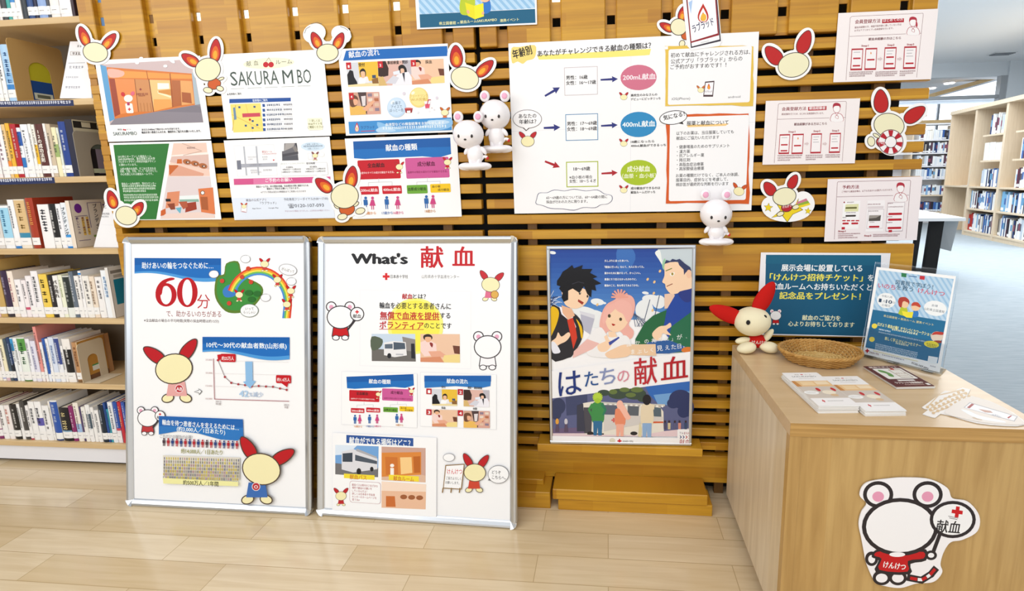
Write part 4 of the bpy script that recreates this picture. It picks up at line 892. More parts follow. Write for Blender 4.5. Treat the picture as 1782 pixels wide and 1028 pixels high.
# ------------------------------------------------------------------ white vinyl figures fixed to the slats
GLW = simple('glossy_white_vinyl', 'f2eef0', 0.18, coat=0.4); PINK = simple('pink_vinyl', 'e8a8c4', 0.3); REDV = simple('red_vinyl', 'c8281e', 0.3); DKV = simple('dark_paint', '2a2422', 0.3)
def figure(cx, feet_y, head, Y, label, tall):
    """head = (x, y, rx, ry) in the photograph; stands on a cloud-shaped clear white base"""
    hx, hy, rx, ry = head
    k = (oY(hx + 50, hy, Y) - oY(hx - 50, hy, Y)).length / 100; at = lambda x, y, d=0.0: oY(x, y, Y + d)
    o = at(cx, feet_y); t = thing('vinyl_figure', label, 'figure', o, 'white animal figures on the slat wall')
    R0 = rx * k
    b = MB(); b.ball(at(hx, hy), (R0, R0 * 0.82, ry * k), GLW, nu=36, nv=22); b.build('head', t, o)
    for sg in (-1, 1):
        p = at(hx + sg * rx * 0.66, hy - ry * 1.28, 0.004)
        b = MB(); b.ball(p, (R0 * 0.33, R0 * 0.18, R0 * 0.36), GLW, nu=20, nv=14); e = b.build('ear', t, o)
        b = MB(); b.ball(p + Vector((0, -R0 * 0.15, 0)), (R0 * 0.19, R0 * 0.06, R0 * 0.2), PINK, nu=16, nv=10); b.build('inner_ear', e, o, label='pink inner ear')
        b = MB(); b.ball(at(hx + sg * rx * 0.42, hy + ry * 0.18) + Vector((0, -R0 * 0.73, 0)), (R0 * 0.08, R0 * 0.05, R0 * 0.11), DKV, nu=12, nv=8); b.build('eye', t, o)
    b = MB(); b.ball(at(hx, hy + ry * 0.42) + Vector((0, -R0 * 0.75, 0)), (R0 * 0.09, R0 * 0.05, R0 * 0.06), DKV, nu=12, nv=8); b.build('nose', t, o)
    by = (hy + ry * 0.8 + feet_y - 6) / 2; bh = (feet_y - 4 - (hy + ry * 0.7)) / 2
    b = MB(); b.ball(at(cx, by), (R0 * 0.56, R0 * 0.46, bh * k * 1.12), GLW, taper=0.12, nu=26, nv=16); b.build('body', t, o)
    for sg in (-1, 1):
        b = MB(); b.ball(at(cx + sg * rx * 0.55, by - bh * 0.35, -0.006), (R0 * 0.14, R0 * 0.14, R0 * 0.3), GLW, rot=Matrix.Rotation(sg * 0.6, 3, 'Y').inverted(), nu=16, nv=10); a_ = b.build('arm', t, o)
        b = MB(); b.ball(at(cx + sg * rx * 0.24, feet_y - 9, -0.004), (R0 * 0.2, R0 * 0.24, 9 * k), GLW, nu=18, nv=12); b.build('foot', t, o)
    pts = [at(cx + rx * (0.35 + 0.45 * q / 6), by + bh * 0.45 - 7 * math.sin(q / 6 * PI * 0.8) + 4, 0.0) for q in range(7)]
    b = MB(); b.tube(pts, R0 * 0.1, GLW, 10); b.ball(pts[-1], (R0 * 0.11,) * 3, REDV, nu=12, nv=8); b.build('tail', t, o)
    b = MB()
    for dx, dy, rr in ((0, 0, 1.05), (-0.55, -0.1, 0.55), (0.55, -0.1, 0.55), (0.1, -0.25, 0.6)): b.ball(o + Vector((R0 * dx, R0 * dy * 0.6, -1.5 * k)), (R0 * rr, R0 * rr * 0.62, 6.8 * k), GLW, nu=24, nv=12)
    b.build('cloud_base', t, o)
figure(864, 258, (861, 200, 26.5, 25.5), -0.042, 'white vinyl figure with pink ears, upper right of the two beside the slat gap', True)
figure(827, 288, (815, 234, 26.5, 24), -0.09, 'white vinyl figure with pink ears, lower left of the two beside the slat gap', True)
figure(1246, 419, (1246, 372, 28, 26), -0.045, 'white vinyl figure on the wide board right of the framed poster', True)
# ================================================================== papers pinned on the slat wall
WN = (0, -1, 0)
def wall_sheet(corners, e=0.0015, **k): return Sheet(corners, (0, -e - 0.003, 0), WN, **k)
BLU, NAV, RED_, PNK = '1565b4', '1f3f86', 'c41826', 'd0568c'
def sheet_a():
    s = wall_sheet([(165.8, 105.6), (348.5, 96), (366.7, 243), (187.3, 246)], rough=0.3); s.z(160, 80, 6.046)
    s.P([(85, 195), (1060, 138), (1172, 803), (190, 830)], 'c7b2b2'); s.P([(85, 195), (150, 215), (240, 770), (185, 795)], '5b9ccc'); s.P([(1048, 290), (1075, 270), (1140, 612), (1085, 622)], 'a4b4be')
    s.P([(152, 222), (1050, 290), (1085, 620), (240, 766)], 'd2742a'); s.P([(160, 250), (1050, 305), (1052, 345), (175, 335)], 'e8963e'); s.S([(170, 240), (330, 265), (320, 320), (190, 330)], 'eab0a0', 3)
    s.P([(180, 340), (240, 345), (300, 715), (240, 745)], '9a3f20'); s.P([(240, 345), (450, 350), (490, 690), (300, 715)], 'e28a48'); s.P([(450, 350), (600, 355), (650, 690), (490, 690)], 'c98850'); s.P([(600, 355), (820, 360), (850, 640), (650, 688)], 'f0c07c')
    s.P([(690, 390), (810, 392), (815, 450), (692, 456)], 'fff4e2'); s.P([(690, 470), (835, 530), (830, 545), (695, 500)], 'fbe6bc'); s.P([(700, 470), (830, 455), (835, 520), (700, 490)], 'd08a3a'); s.P([(840, 360), (930, 364), (945, 625), (850, 642)], 'ad5f28'); s.P([(930, 364), (1050, 370), (1082, 608), (945, 622)], 'dfa05c'); s.P([(945, 485), (1040, 495), (1052, 605), (950, 590)], 'a4531e'); s.P([(650, 560), (830, 560), (850, 640), (650, 688)], 'e8a050')
    for x in (510, 545, 580, 615): s.L([(x, 600), (x + 12, 690)], 'b07038', 6)
    s.L([(450, 350), (490, 690)], '8a4a1c', 6); s.L([(600, 352), (650, 690)], '7a3c14', 9); s.L([(822, 290), (850, 642)], '9a4a1a', 9); s.L([(575, 265), (590, 350)], 'a8561f', 6); s.D(470, 508, 590, 22, '8a3a2a'); s.D(490, 525, 560, 12, '8a3a2a'); s.cross(512, 456, 12, '8a2030')
    s.P([(190, 830), (240, 766), (1085, 622), (1140, 612), (1172, 803)], '878089'); s.P([(700, 690), (1085, 622), (1140, 640), (1150, 700)], '7a747e')
    s.R(350, 605, 442, 705, 'f2ebe4', 14); s.cross(396, 666, 16); s.E(328, 508, 20, 24, 'c8202a', -30); s.E(430, 500, 20, 24, 'd8607a', 35); s.E(385, 552, 46, 38, 'f6efe2'); s.R(368, 590, 402, 625, 'b0305a', 8)
    for x, y in ((478, 178), (775, 212), (520, 130)): s.E(x, y, 22, 15, 'fbf6f4')
    s.S([(800, 130), (860, 145), (875, 180), (840, 175)], 'f6f0f2', 3)
    s.T('献血', 272, 878, 318, 17, '4a4a4a'); s.E(335, 880, 8, 8, 'c8202a'); s.E(352, 882, 8, 8, 'c8202a'); s.T('ルーム', 366, 876, 412, 15, '4a4a4a'); s.T('SAKURAMBO', 225, 922, 474, 46, '47605a')
    s.T('あなたの400mLで助かるいのちがあります。', 525, 880, 930, 22, '3a3540', 0.02); s.T('輸血を待つ患者さんのため、継続的なご協力をお願いいたします。', 525, 910, 1150, 24, '2a2a34', 0.02)
    s.done('printed_notice', 'landscape sheet with an orange shopfront photo, top left paper on the slat wall', 'poster', 'papers on the slat wall')
def sheet_b():
    s = wall_sheet([(187.9, 249), (368, 244.3), (384.8, 382), (213.6, 382.8)]); s.z(170, 235, 6.426)
    s.P([(175, 110), (800, 94), (655, 942), (283, 945)], '2c7431'); g = 'dfeadd'
    for t, x0, y, x1 in (('2012年にオープンした献血ルーム', 225, 242, 600), ('SAKURAMBOは、東北芸術工科大学', 228, 270, 642), ('プロダクトデザイン学科が内装デザイン', 230, 300, 650), ('に携わっています。', 240, 333, 440), ('山形の雄大な自然、そこから生まれる', 255, 378, 650), ('伝統、工芸、文化、そして「ありがとう」', 250, 406, 664), ('の心を感じられる献血ルームです。', 256, 438, 620), ('献血ルーム内の椅子、受付カウンター', 268, 545, 655)): s.T(t, x0, y, x1, 27, g, 0.01)
    for x0, y, x1 in ((272, 572, 650), (280, 600, 645), (285, 628, 540), (290, 670, 665), (293, 698, 680), (298, 730, 675)): s.D(x0, y, x1, 22, 'cfe0cd')
    s.P([(848, 92), (1215, 86), (1256, 458), (785, 462)], 'ebc8b8'); s.P([(830, 235), (1238, 215), (1250, 385), (805, 300)], 'd8b8ae'); s.P([(820, 240), (1238, 215), (1230, 190), (830, 225)], 'f6e6de'); s.P([(795, 320), (900, 325), (910, 430), (800, 445)], 'c46630'); s.P([(795, 320), (900, 325), (905, 335), (800, 335)], 'f0d8c4'); s.P([(890, 270), (940, 268), (945, 318), (885, 318)], 'c8662a')
    for x, y in ((1000, 300), (1090, 318), (1180, 345)): s.E(x, y, 48, 30, 'b0683c', 15); s.E(x + 8, y + 4, 22, 14, '3a2a26'); s.E(x + 10, y + 4, 12, 9, 'd8b8a8')
    s.P([(910, 340), (1190, 430), (1180, 455), (800, 455)], 'd9a088'); s.L([(945, 92), (1165, 178), (960, 225)], 'c8a898', 7); s.D(1000, 145, 1090, 22, '9a8078')
    s.P([(784, 464), (1256, 462), (1310, 925), (702, 935)], 'dccfd0'); s.P([(780, 640), (920, 625), (905, 790), (760, 820)], 'd88a66'); s.P([(915, 680), (1130, 668), (1140, 745), (920, 745)], 'e6ecec'); s.P([(915, 720), (1130, 715), (1135, 745), (920, 745)], '8ab0a0'); s.P([(1125, 600), (1290, 585), (1315, 885), (1160, 860)], 'd97a48'); s.P([(1150, 690), (1230, 690), (1240, 840), (1165, 830)], 'a85a30'); s.E(1175, 645, 24, 24, '4a3430'); s.E(1175, 645, 18, 18, 'f4efec'); s.P([(990, 760), (1100, 745), (1110, 830), (980, 865)], '9a3a24'); s.P([(870, 815), (940, 805), (925, 880)], '6ab0c4'); s.P([(780, 770), (860, 760), (870, 830), (820, 835)], '8a4028'); s.R(760, 712, 820, 742, '1e1e22'); s.P([(708, 845), (760, 820), (765, 890), (705, 905)], 'c8602a'); s.P([(760, 880), (1150, 860), (1310, 895), (1310, 925), (702, 935)], 'e8cfc4'); s.P([(905, 745), (1000, 740), (1010, 800), (960, 830)], 'b0583a')
    s.done('printed_notice', 'sheet with a slanted green text panel and two room photos, lower left of wall', 'poster', 'papers on the slat wall')
def sheet_c():
    s = wall_sheet([(381, 95), (564, 85.7), (575.4, 236), (390, 241.5)]); s.z(380, 0, 2.5077); G = '46554f'
    s.E(220, 276, 112, 24, 'f6eed0', -3); s.T('献', 122, 278, 143, 22, G); s.T('血', 154, 275, 174, 21, G); s.E(207, 282, 12, 12, 'c0202c'); s.E(230, 282, 12, 12, 'c0202c'); s.L([(207, 270), (220, 252), (231, 270)], '6a5a3a', 1.6); s.T('ルーム', 250, 271, 322, 20, G)
    for ch, x0, x1 in (('S', 52, 82), ('A', 84, 122), ('K', 125, 155), ('U', 160, 190), ('R', 198, 226), ('A', 226, 262), ('M', 280, 326), ('B', 344, 366), ('O', 370, 404)): s.T(ch, x0, 341 - (x0 - 50) * 0.035, x1, 78, G, -0.01)
    for x0, x1 in ((55, 112), (128, 188), (204, 258), (276, 332), (346, 402)): s.L([(x0, 388 - (x0 - 50) * 0.04), (x1, 388 - (x1 - 50) * 0.04)], '8a938e', 1.6)
    s.T('▲ 駐車場のご案内', 38, 411, 100, 9, '3a3a3a', 0.02); s.P([(48, 432), (316, 426), (316, 442), (48, 450)], '1f4f9c'); s.T('駐車場のご案内', 150, 439, 214, 11, 'dfe8f4', 0.02)
    s.P([(52, 455), (184, 450), (197, 573), (66, 578)], 'f0da76'); s.L([(62, 570), (75, 460)], 'c8a84a', 3); s.L([(60, 500), (180, 560)], 'dcbc58', 3); s.L([(120, 455), (150, 575)], 'e4c866', 3); s.P([(104, 495), (182, 492), (184, 508), (106, 512)], 'c8485a'); s.P([(64, 470), (74, 468), (80, 520), (70, 524)], '6a8aa8'); s.E(138, 522, 5, 5, 'c83020')
    for x, y in ((92, 468), (158, 466), (150, 528), (120, 548), (150, 558), (170, 545)): s.R(x - 5, y - 4, x + 5, y + 4, '35558c')
    for i, y in enumerate((460, 481, 502, 523, 544, 565)):
        s.R(192 + i * 0.6, y - 6, 204 + i * 0.6, y + 6, '254f96'); s.D(212, y - 1, 270 + (i % 3) * 8, 9, '4a5a78'); s.D(284 + i, y - 3, 322 + i * 0.5, 8, '6a6a74'); s.L([(208, y + 9), (326, y + 5)], 'c4c8d0', 1)
    s.R(388, 516, 456, 566, 'f4f2d4', 5)
    for t, x0, y, x1 in (('！詳しくは', 400, 527, 444), ('Webサイトを', 392, 541, 454), ('ご確認ください', 390, 555, 458)): s.T(t, x0, y, x1, 11, '6a6a3a', 0.02)
    s.done('printed_notice', 'white sheet with large thin SAKURAMBO lettering and a small yellow parking map', 'poster', 'papers on the slat wall')
def sheet_d():
    s = wall_sheet([(390, 244.3), (576, 237.8), (585.4, 379), (407.3, 383)]); s.z(380, 225, 6.232); g = 'b4b7c0'
    s.B(165, 178, 642, 500, 'd4d6da', 3); s.P([(268, 185), (285, 185), (315, 500), (298, 500)], g); s.P([(402, 182), (420, 182), (446, 496), (428, 496)], g); s.P([(240, 375), (640, 362), (640, 402), (245, 415)], 'a9acb6'); s.P([(198, 338), (242, 335), (252, 434), (206, 436)], '767a88'); s.T('山形駅前大通り', 340, 388, 470, 20, '7a7a84'); s.T('献血ルーム', 474, 243, 582, 24, 'c06a72', 0.01); s.D(478, 268, 628, 13, 'd09aa0'); s.D(478, 300, 535, 18, 'b0b0b8'); s.D(482, 325, 530, 18, 'b0b0b8'); s.D(320, 302, 412, 18, 'c0c0c8'); s.D(325, 326, 372, 16, 'c0c0c8'); s.D(350, 446, 430, 18, 'b0b0b8'); s.D(355, 468, 465, 18, 'b0b0b8'); s.D(485, 442, 580, 20, 'b0b0b8')
    s.P([(600 + 13 * math.sin(PI * i / 5) * (1 if i % 2 == 0 else 0.42), 333 - 13 * math.cos(PI * i / 5) * (1 if i % 2 == 0 else 0.42)) for i in range(10)], 'c83038')
    s.P([(715, 152), (850, 148), (870, 335), (692, 340), (690, 238), (712, 235)], '6b6a70'); s.P([(725, 155), (830, 150), (815, 190), (715, 235)], 'a7a2a0'); s.P([(800, 190), (845, 180), (862, 240), (835, 250)], '85807e'); s.P([(695, 270), (865, 240), (868, 265), (700, 300)], '4c4b52'); s.P([(700, 300), (860, 280), (868, 332), (700, 338)], '55565e'); s.P([(830, 150), (850, 148), (862, 230)], '3f3e46')
    s.E(1025, 186, 130, 48, 'cfe1f1'); s.T('ご来場・お車でも', 945, 164, 1085, 19, '4a5a6a'); s.D(925, 186, 1130, 18, '6a7a8a'); s.T('お越しください', 970, 210, 1090, 18, '4a5a6a'); s.toon(1050, 285, 28, '8a4a4a', body='b06a6a'); s.E(1120, 272, 32, 26, 'dcdce0'); s.E(1120, 272, 29, 23, 'f3f3f4'); s.B(970, 260, 1022, 325, 'd0d0d6', 3)
    s.B(672, 372, 1194, 494, 'c9c9d0', 3, r=12); s.R(680, 355, 1050, 388, 'f3f3f4'); s.T('献血ルームSAKURAMBO', 680, 374, 945, 20, 'b4bcb8'); s.T('受付時間', 955, 370, 1048, 21, '3a3a44', 0.03)
    for t, x0, y, x1 in (('-全血献血-', 730, 412, 815), ('9時00分～12時30分', 698, 437, 898), ('14時00分～17時00分', 692, 464, 900), ('-成分献血-', 988, 407, 1075), ('9時00分～12時00分', 952, 431, 1165), ('14時00分～16時30分', 945, 458, 1165)): s.T(t, x0, y, x1, 20, '3a3a44', 0.02)
    s.P([(168, 537), (1215, 512), (1216, 575), (172, 602)], PNK); s.P([(380, 531), (620, 525), (622, 590), (384, 597)], 'dc7aa6'); s.T('ご予約のお願い', 510, 553, 804, 40, 'f8f0f4', 0.02)
    s.T('献血ルームでは、待ち時間の短縮、各血液型を均等に確保するため、', 412, 622, 985, 22, '44404c', 0.01); s.T('事前のご予約をお願いしております。', 525, 645, 880, 22, '44404c', 0.01); s.T('※アプリ予約は当日の3時間前までご利用いただけます', 462, 682, 952, 21, '5a5662')
    s.P([(148, 745), (1228, 722), (1268, 955), (180, 975)], 'dfe7f4'); s.T('献血の公式アプリ', 303, 768, 520, 28, '55424c', 0.01); s.T('『ラブラッド』', 456, 800, 630, 28, '44404c', 0.01); s.T('App Store', 368, 857, 465, 16, '4a4a54', 0.02); s.T('Google Play', 545, 852, 655, 16, '4a4a54', 0.02)
    s.P([(250, 815), (318, 808), (310, 905), (245, 895)], 'c4b8c0'); s.P([(256, 820), (312, 815), (305, 898), (251, 890)], 'f3eef2'); s.toon(280, 835, 26, 'c8442a'); s.L([(260, 890), (300, 898)], 'b03040', 5)
    s.T('予約専用フリーダイヤル(9:00～17:00)', 712, 760, 1192, 30, '4a4a56'); s.T('☎0120-107-093', 758, 828, 1146, 44, '3a3a46', 0.005); s.T('平日のみのお電話となりました。土日祝日はお電話ください。', 724, 887, 1215, 18, 'b090a4')
    s.done('printed_notice', 'sheet with grey street map, pink band and telephone number, below the SAKURAMBO sheet', 'poster', 'papers on the slat wall')
def photo_reception(s, q):
    s.P([q(0, 0), q(1, 0), q(1, 1), q(0, 1)], 'd0d2d8'); s.P([q(.38, 0), q(1, 0), q(1, .78), q(.4, .78)], 'e4b93a'); s.P([q(.0, .5), q(.1, .3), q(.2, .35), q(.22, .6), q(.3, .8), q(.32, 1), q(0, 1)], '14151a'); s.P([q(.4, .62), q(.65, .6), q(.7, .85), q(.4, .85)], 'e6e2e4'); s.S([q(.42, .35), q(.52, .26), q(.6, .36), q(.6, .56), q(.5, .66), q(.43, .55)], '241c1a', 3); s.S([q(.45, .4), q(.57, .4), q(.57, .6), q(.5, .66), q(.45, .58)], 'e8b894', 3); s.P([q(.36, .66), q(.6, .68), q(.55, .92), q(.34, .88)], 'f3f3f6'); s.P([q(.0, .92), q(1, .85), q(1, 1), q(0, 1)], 'e6d4a0'); s.P([q(.78, .72), q(.98, .66), q(1, .9), q(.8, .9)], '8a6030'); s.R(*q(.8, .55), *q(.92, .68), '3a4a6a')
def photo_doctor(s, q):
    s.P([q(0, 0), q(1, 0), q(1, 1), q(0, 1)], 'd9b0a4'); s.P([q(.75, 0), q(1, 0), q(1, .6), q(.8, .5)], 'b9b3ba'); s.P([q(0, 0), q(.24, 0), q(.32, .3), q(.3, .6), q(.12, .65), q(0, .6)], '38221e'); s.P([q(0, .65), q(.14, .62), q(.25, 1), q(0, 1)], 'd2b070'); s.S([q(.62, .25), q(.76, .18), q(.86, .35), q(.84, .58), q(.66, .5)], '1a1716', 3); s.S([q(.68, .35), q(.78, .35), q(.78, .52), q(.7, .55)], 'e8b89c', 3); s.P([q(.4, 1), q(.55, .6), q(.75, .5), q(.92, .48), q(1, .7), q(1, 1)], 'e9e6ec'); s.P([q(.72, .52), q(.8, .5), q(.78, .9)], '3a3a44'); s.P([q(.2, .9), q(.45, .6), q(.62, .7), q(.5, .95)], 'cfcfd8'); s.P([q(.45, .45), q(.65, .4), q(.66, .56), q(.46, .58)], 'dfe4ee')
def photo_nurse(s, q):
    s.P([q(0, 0), q(1, 0), q(1, 1), q(0, 1)], 'e6bfa0'); s.P([q(.0, .3), q(.2, .2), q(.4, .35), q(.42, .75), q(.1, .8), q(0, .6)], 'eed0c8'); s.S([q(.08, .06), q(.2, 0), q(.3, .08), q(.28, .2), q(.1, .2)], '2c1c18', 3); s.S([q(.12, .12), q(.27, .12), q(.25, .27), q(.15, .28)], 'e4ae88', 3); s.P([q(.2, .62), q(.5, .6), q(.7, .8), q(.3, .85)], 'e0a488'); s.P([q(.6, .75), q(1, .7), q(1, 1), q(.55, 1)], 'ead28a'); s.P([q(0, .85), q(.5, .8), q(.6, 1), q(0, 1)], 'd28a66'); s.P([q(.82, .4), q(1, .42), q(1, .7), q(.86, .68)], '6a3a28'); s.S([q(.24, .3), q(.32, .34), q(.3, .48), q(.25, .4)], '8a2a24', 2)
def photo_rest(s, q):
    s.P([q(0, 0), q(1, 0), q(1, 1), q(0, 1)], 'caa08a'); s.P([q(.3, 0), q(.58, 0), q(.55, 1), q(.4, .7)], '4c3a3a'); s.P([q(.4, .18), q(.55, .16), q(.52, .6), q(.42, .62)], 'dcd2d2'); s.P([q(.58, 0), q(1, 0), q(1, 1), q(.55, 1)], 'd3a090')
    for i in range(4):
        for j in range(2): s.R(*q(.62 + j * .2, .06 + i * .22), *q(.76 + j * .2, .2 + i * .22), ('8a7a8a', 'e0d0c0', 'b06a4a', 'd8b8a0')[(i + j) % 4])
    s.P([q(0, .62), q(.3, .6), q(.55, .68), q(.5, 1), q(0, 1)], 'e4b45a'); s.P([q(.4, .75), q(.75, .38), q(.85, .4), q(.55, .85)], 'e2aa88'); s.S([q(.02, .2), q(.2, .12), q(.3, .3), q(.22, .6), q(.04, .62)], '6a4430', 3); s.S([q(.14, .3), q(.28, .34), q(.26, .52), q(.16, .56)], 'e2aa88', 3)
def quad(a, b, c, d):
    def q(u, v):
        return tuple((a[i] * (1 - u) + b[i] * u) * (1 - v) + (d[i] * (1 - u) + c[i] * u) * v for i in (0, 1))
    return q
def num(s, x, y, t, k=1.0): s.R(x - 31 * k, y - 36 * k, x + 31 * k, y + 36 * k, 'c01c26'); s.T(t, x - 9 * k, y + 6 * k, x + 11 * k, 36 * k, 'f6f0f0', 0.04)
def sheet_e():
    s = wall_sheet([(590, 85), (778.5, 76), (788.4, 229.4), (600, 236.4)]); s.z(590, 80, 6.427)
    s.P([(78, 52), (1210, 0), (1218, 112), (45, 166)], BLU); s.T('献血の流れ', 108, 98, 455, 72, 'f4f7fb', 0.015, rot=2)
    photo_reception(s, quad((78, 188), (430, 172), (446, 446), (103, 458))); photo_doctor(s, quad((432, 172), (800, 156), (818, 432), (446, 446))); photo_nurse(s, quad((800, 156), (1168, 142), (1182, 412), (818, 432)))
    num(s, 108, 222, '1'); num(s, 462, 208, '2'); num(s, 832, 192, '3'); s.T('受付', 218, 212, 288, 38, '33261a', 0.02); s.T('事前検査・問診', 540, 188, 772, 38, '33261e', 0.02); s.T('採血', 965, 180, 1040, 38, '33261e', 0.02)
    photo_rest(s, quad((106, 520), (450, 514), (470, 760), (128, 774))); num(s, 140, 562, '4', 0.95)
    s.E(645, 688, 105, 112, 'b9d2ea'); s.E(640, 680, 92, 98, 'c8dcf0'); s.E(600, 630, 26, 16, 'e6f0f8', -40)
    for t, y in (('お菓子', 640), ('アイスで', 682), ('ほっと一息', 722)): s.TC(t, 645, y, 36 * len(t) * 0.86, 36, '33506e')
    s.E(893, 576, 105, 112, 'ead080'); s.E(890, 570, 90, 98, 'f2dc92'); s.E(828, 526, 22, 16, 'faf2d4', -40); s.T('フリードリンク', 792, 562, 994, 34, 'b8963a'); s.T('Wi-Fi完備！', 805, 602, 985, 36, 'b8963a')
    s.P([(735, 700), (825, 695), (815, 745), (748, 748)], '9a2a2e'); s.E(780, 700, 45, 10, 'c85a56'); s.P([(760, 725), (800, 722), (800, 748), (762, 750)], 'f2ece8'); s.P([(955, 620), (1025, 616), (1012, 700), (965, 702)], 'e6e4ec'); s.P([(962, 650), (1018, 648), (1010, 695), (968, 697)], 'd8506a'); s.L([(985, 660), (1000, 602), (1026, 602)], 'b82a3e', 9)
    for x, y, r, c in ((728, 532, 17, 'd8d0dc'), (1096, 580, 15, 'd8d0dc'), (885, 742, 12, 'e4e4ec'), (1038, 692, 8, 'd8ccd0'), (1066, 712, 9, 'dcdce4'), (1012, 730, 10, 'e4e4ec')): s.E(x, y, r, r * 1.1, c)
    s.toon(1185, 745, 40, 'c8641e', body='d0703a')
    s.P([(108, 848), (1255, 800), (1262, 940), (118, 982)], '3f8ccc'); s.S([(430, 850), (600, 900), (800, 930), (960, 880), (1000, 830), (1100, 830), (1255, 815), (1258, 900), (1100, 945), (800, 955), (500, 965)], '86b8e2', 3); s.S([(1000, 840), (1140, 825), (1240, 850), (1150, 880), (1020, 880)], 'b8d4ec', 3); s.S([(420, 930), (520, 900), (640, 945), (560, 962), (440, 966)], 'b0d0ec', 3)
    s.drop(203, 905, 52, 108, ('c8262a', 'f4f0ee', 'e8a83a', 'f6e8d0')); s.T('ラブラッド', 245, 912, 402, 34, '2a5a9a', 0.02); s.L([(250, 954), (400, 948)], 'c8384a', 7); s.T('血液型などの検査結果をお知らせします', 520, 880, 1180, 34, 'f0f6fc', 0.015); s.D(488, 920, 1200, 30, 'e4eef8')
    s.done('printed_notice', 'sheet titled with a blue band above four numbered photos of a blood donation visit', 'poster', 'papers on the slat wall')
def chart_kinds(s, big=True):
    s.P([(588, 617), (1012, 600), (1016, 672), (960, 688), (890, 682), (800, 686), (700, 690), (640, 694), (592, 690)], '1d6cb8'); s.P([(588, 617), (1012, 600), (1013, 640), (590, 652)], '1559a4'); s.T('献血の種類', 730, 645, 868, 28, 'f2f6fb', 0.02)
    s.R(606, 700, 797, 778, 'c01828', 6); s.T('全血献血', 650, 722, 726, 19, '3a1014', 0.03); s.T('血液中のすべての成分を献血する方法。', 616, 755, 768, 9.5, 'f0d0d0', 0.02); s.R(814, 690, 1010, 774, 'c85894', 6); s.T('成分献血', 868, 716, 946, 20, '5a1038', 0.03); s.T('血液中の特定の成分だけを献血する方法。', 826, 752, 1000, 9.5, '7a1a4a', 0.02)
    s.toon(790, 728, 15, 'c01c26', body='c01c26'); s.toon(1000, 708, 15, 'c01c26', body='c01c26')
    for pts in ([(700, 778), (700, 795)], [(655, 796), (758, 793)], [(655, 796), (655, 812)], [(758, 793), (758, 810)], [(912, 774), (912, 792)], [(866, 794), (968, 790)], [(866, 794), (866, 808)], [(968, 790), (968, 802)]): s.L(pts, 'b8b8c0', 1.4)
    for x0, y0, x1, y1, c, t, tc in ((617, 814, 702, 847, 'c41c2c', '200mL献血', 'f4e0e0'), (714, 811, 802, 844, 'c41c2c', '400mL献血', 'f4e0e0'), (822, 808, 914, 843, '6aa436', '血漿成分献血', '22380e'), (924, 803, 1015, 838, 'ecc21c', '', '4a3a0a')):
        s.R(x0, y0, x1, y1, c, 4)
        if t: s.T(t, x0 + 5, (y0 + y1) / 2, x1 - 6, 14, tc, 0.025)
    s.T('血小板', 932, 814, 970, 10, '4a3a0a', 0.02); s.T('成分献血', 958, 828, 1008, 11, '4a3a0a', 0.02)
    for x, y, c in ((643, 886, 'b'), (673, 886, 'p'), (735, 884, 'b'), (783, 884, 'p'), (908, 880, 'b'), (937, 879, 'p')): s.icon(x, y, 56, '2a64a8' if c == 'b' else 'c8427e', c == 'p')
    for t, x0, y, x1, c in (('16歳から', 638, 930, 688, 'd88a3a'), ('17歳から', 714, 929, 762, '3a6ab0'), ('16歳から', 764, 928, 808, 'd05088'), ('18歳から', 902, 921, 948, 'c8843a')): s.T(t, x0, y, x1, 13, c, 0.01)
def sheet_f():
    s = wall_sheet([(600.5, 241.3), (794.7, 233.3), (803.5, 376.8), (613.3, 380.8)]); s.z(380, 0, 2.5077); chart_kinds(s)
    s.done('printed_notice', 'sheet with a blue wave header and red and pink boxes for kinds of donation', 'poster', 'papers on the slat wall')
def arrow(s, x0, y0, x1, y1, w, c):
    a = math.atan2(y1 - y0, x1 - x0); cs, sn = math.cos(a), math.sin(a); l = math.hypot(x1 - x0, y1 - y0); h = w * 3
    s.P([(x0 + u * cs - v * sn, y0 + u * sn + v * cs) for u, v in ((0, -w * .45), (l - h, -w * .6), (l - h * 1.05, -h * .55), (l, 0), (l - h * 1.05, h * .55), (l - h, w * .6), (0, w * .45))], c)
def rough_frame(s, x0, y0, x1, y1, c, w, seed, fill='f3f3f4'):
    r = random.Random(seed); pts = []
    for (a, b, c_, d) in ((x0, y0, x1, y0), (x1, y0, x1, y1), (x1, y1, x0, y1), (x0, y1, x0, y0)):
        for i in range(8): t = i / 8; pts.append((a + (c_ - a) * t + r.uniform(-3, 3), b + (d - b) * t + r.uniform(-3, 3)))
    s.P(pts, c); s.R(x0 + w, y0 + w, x1 - w, y1 - w, fill, 8)
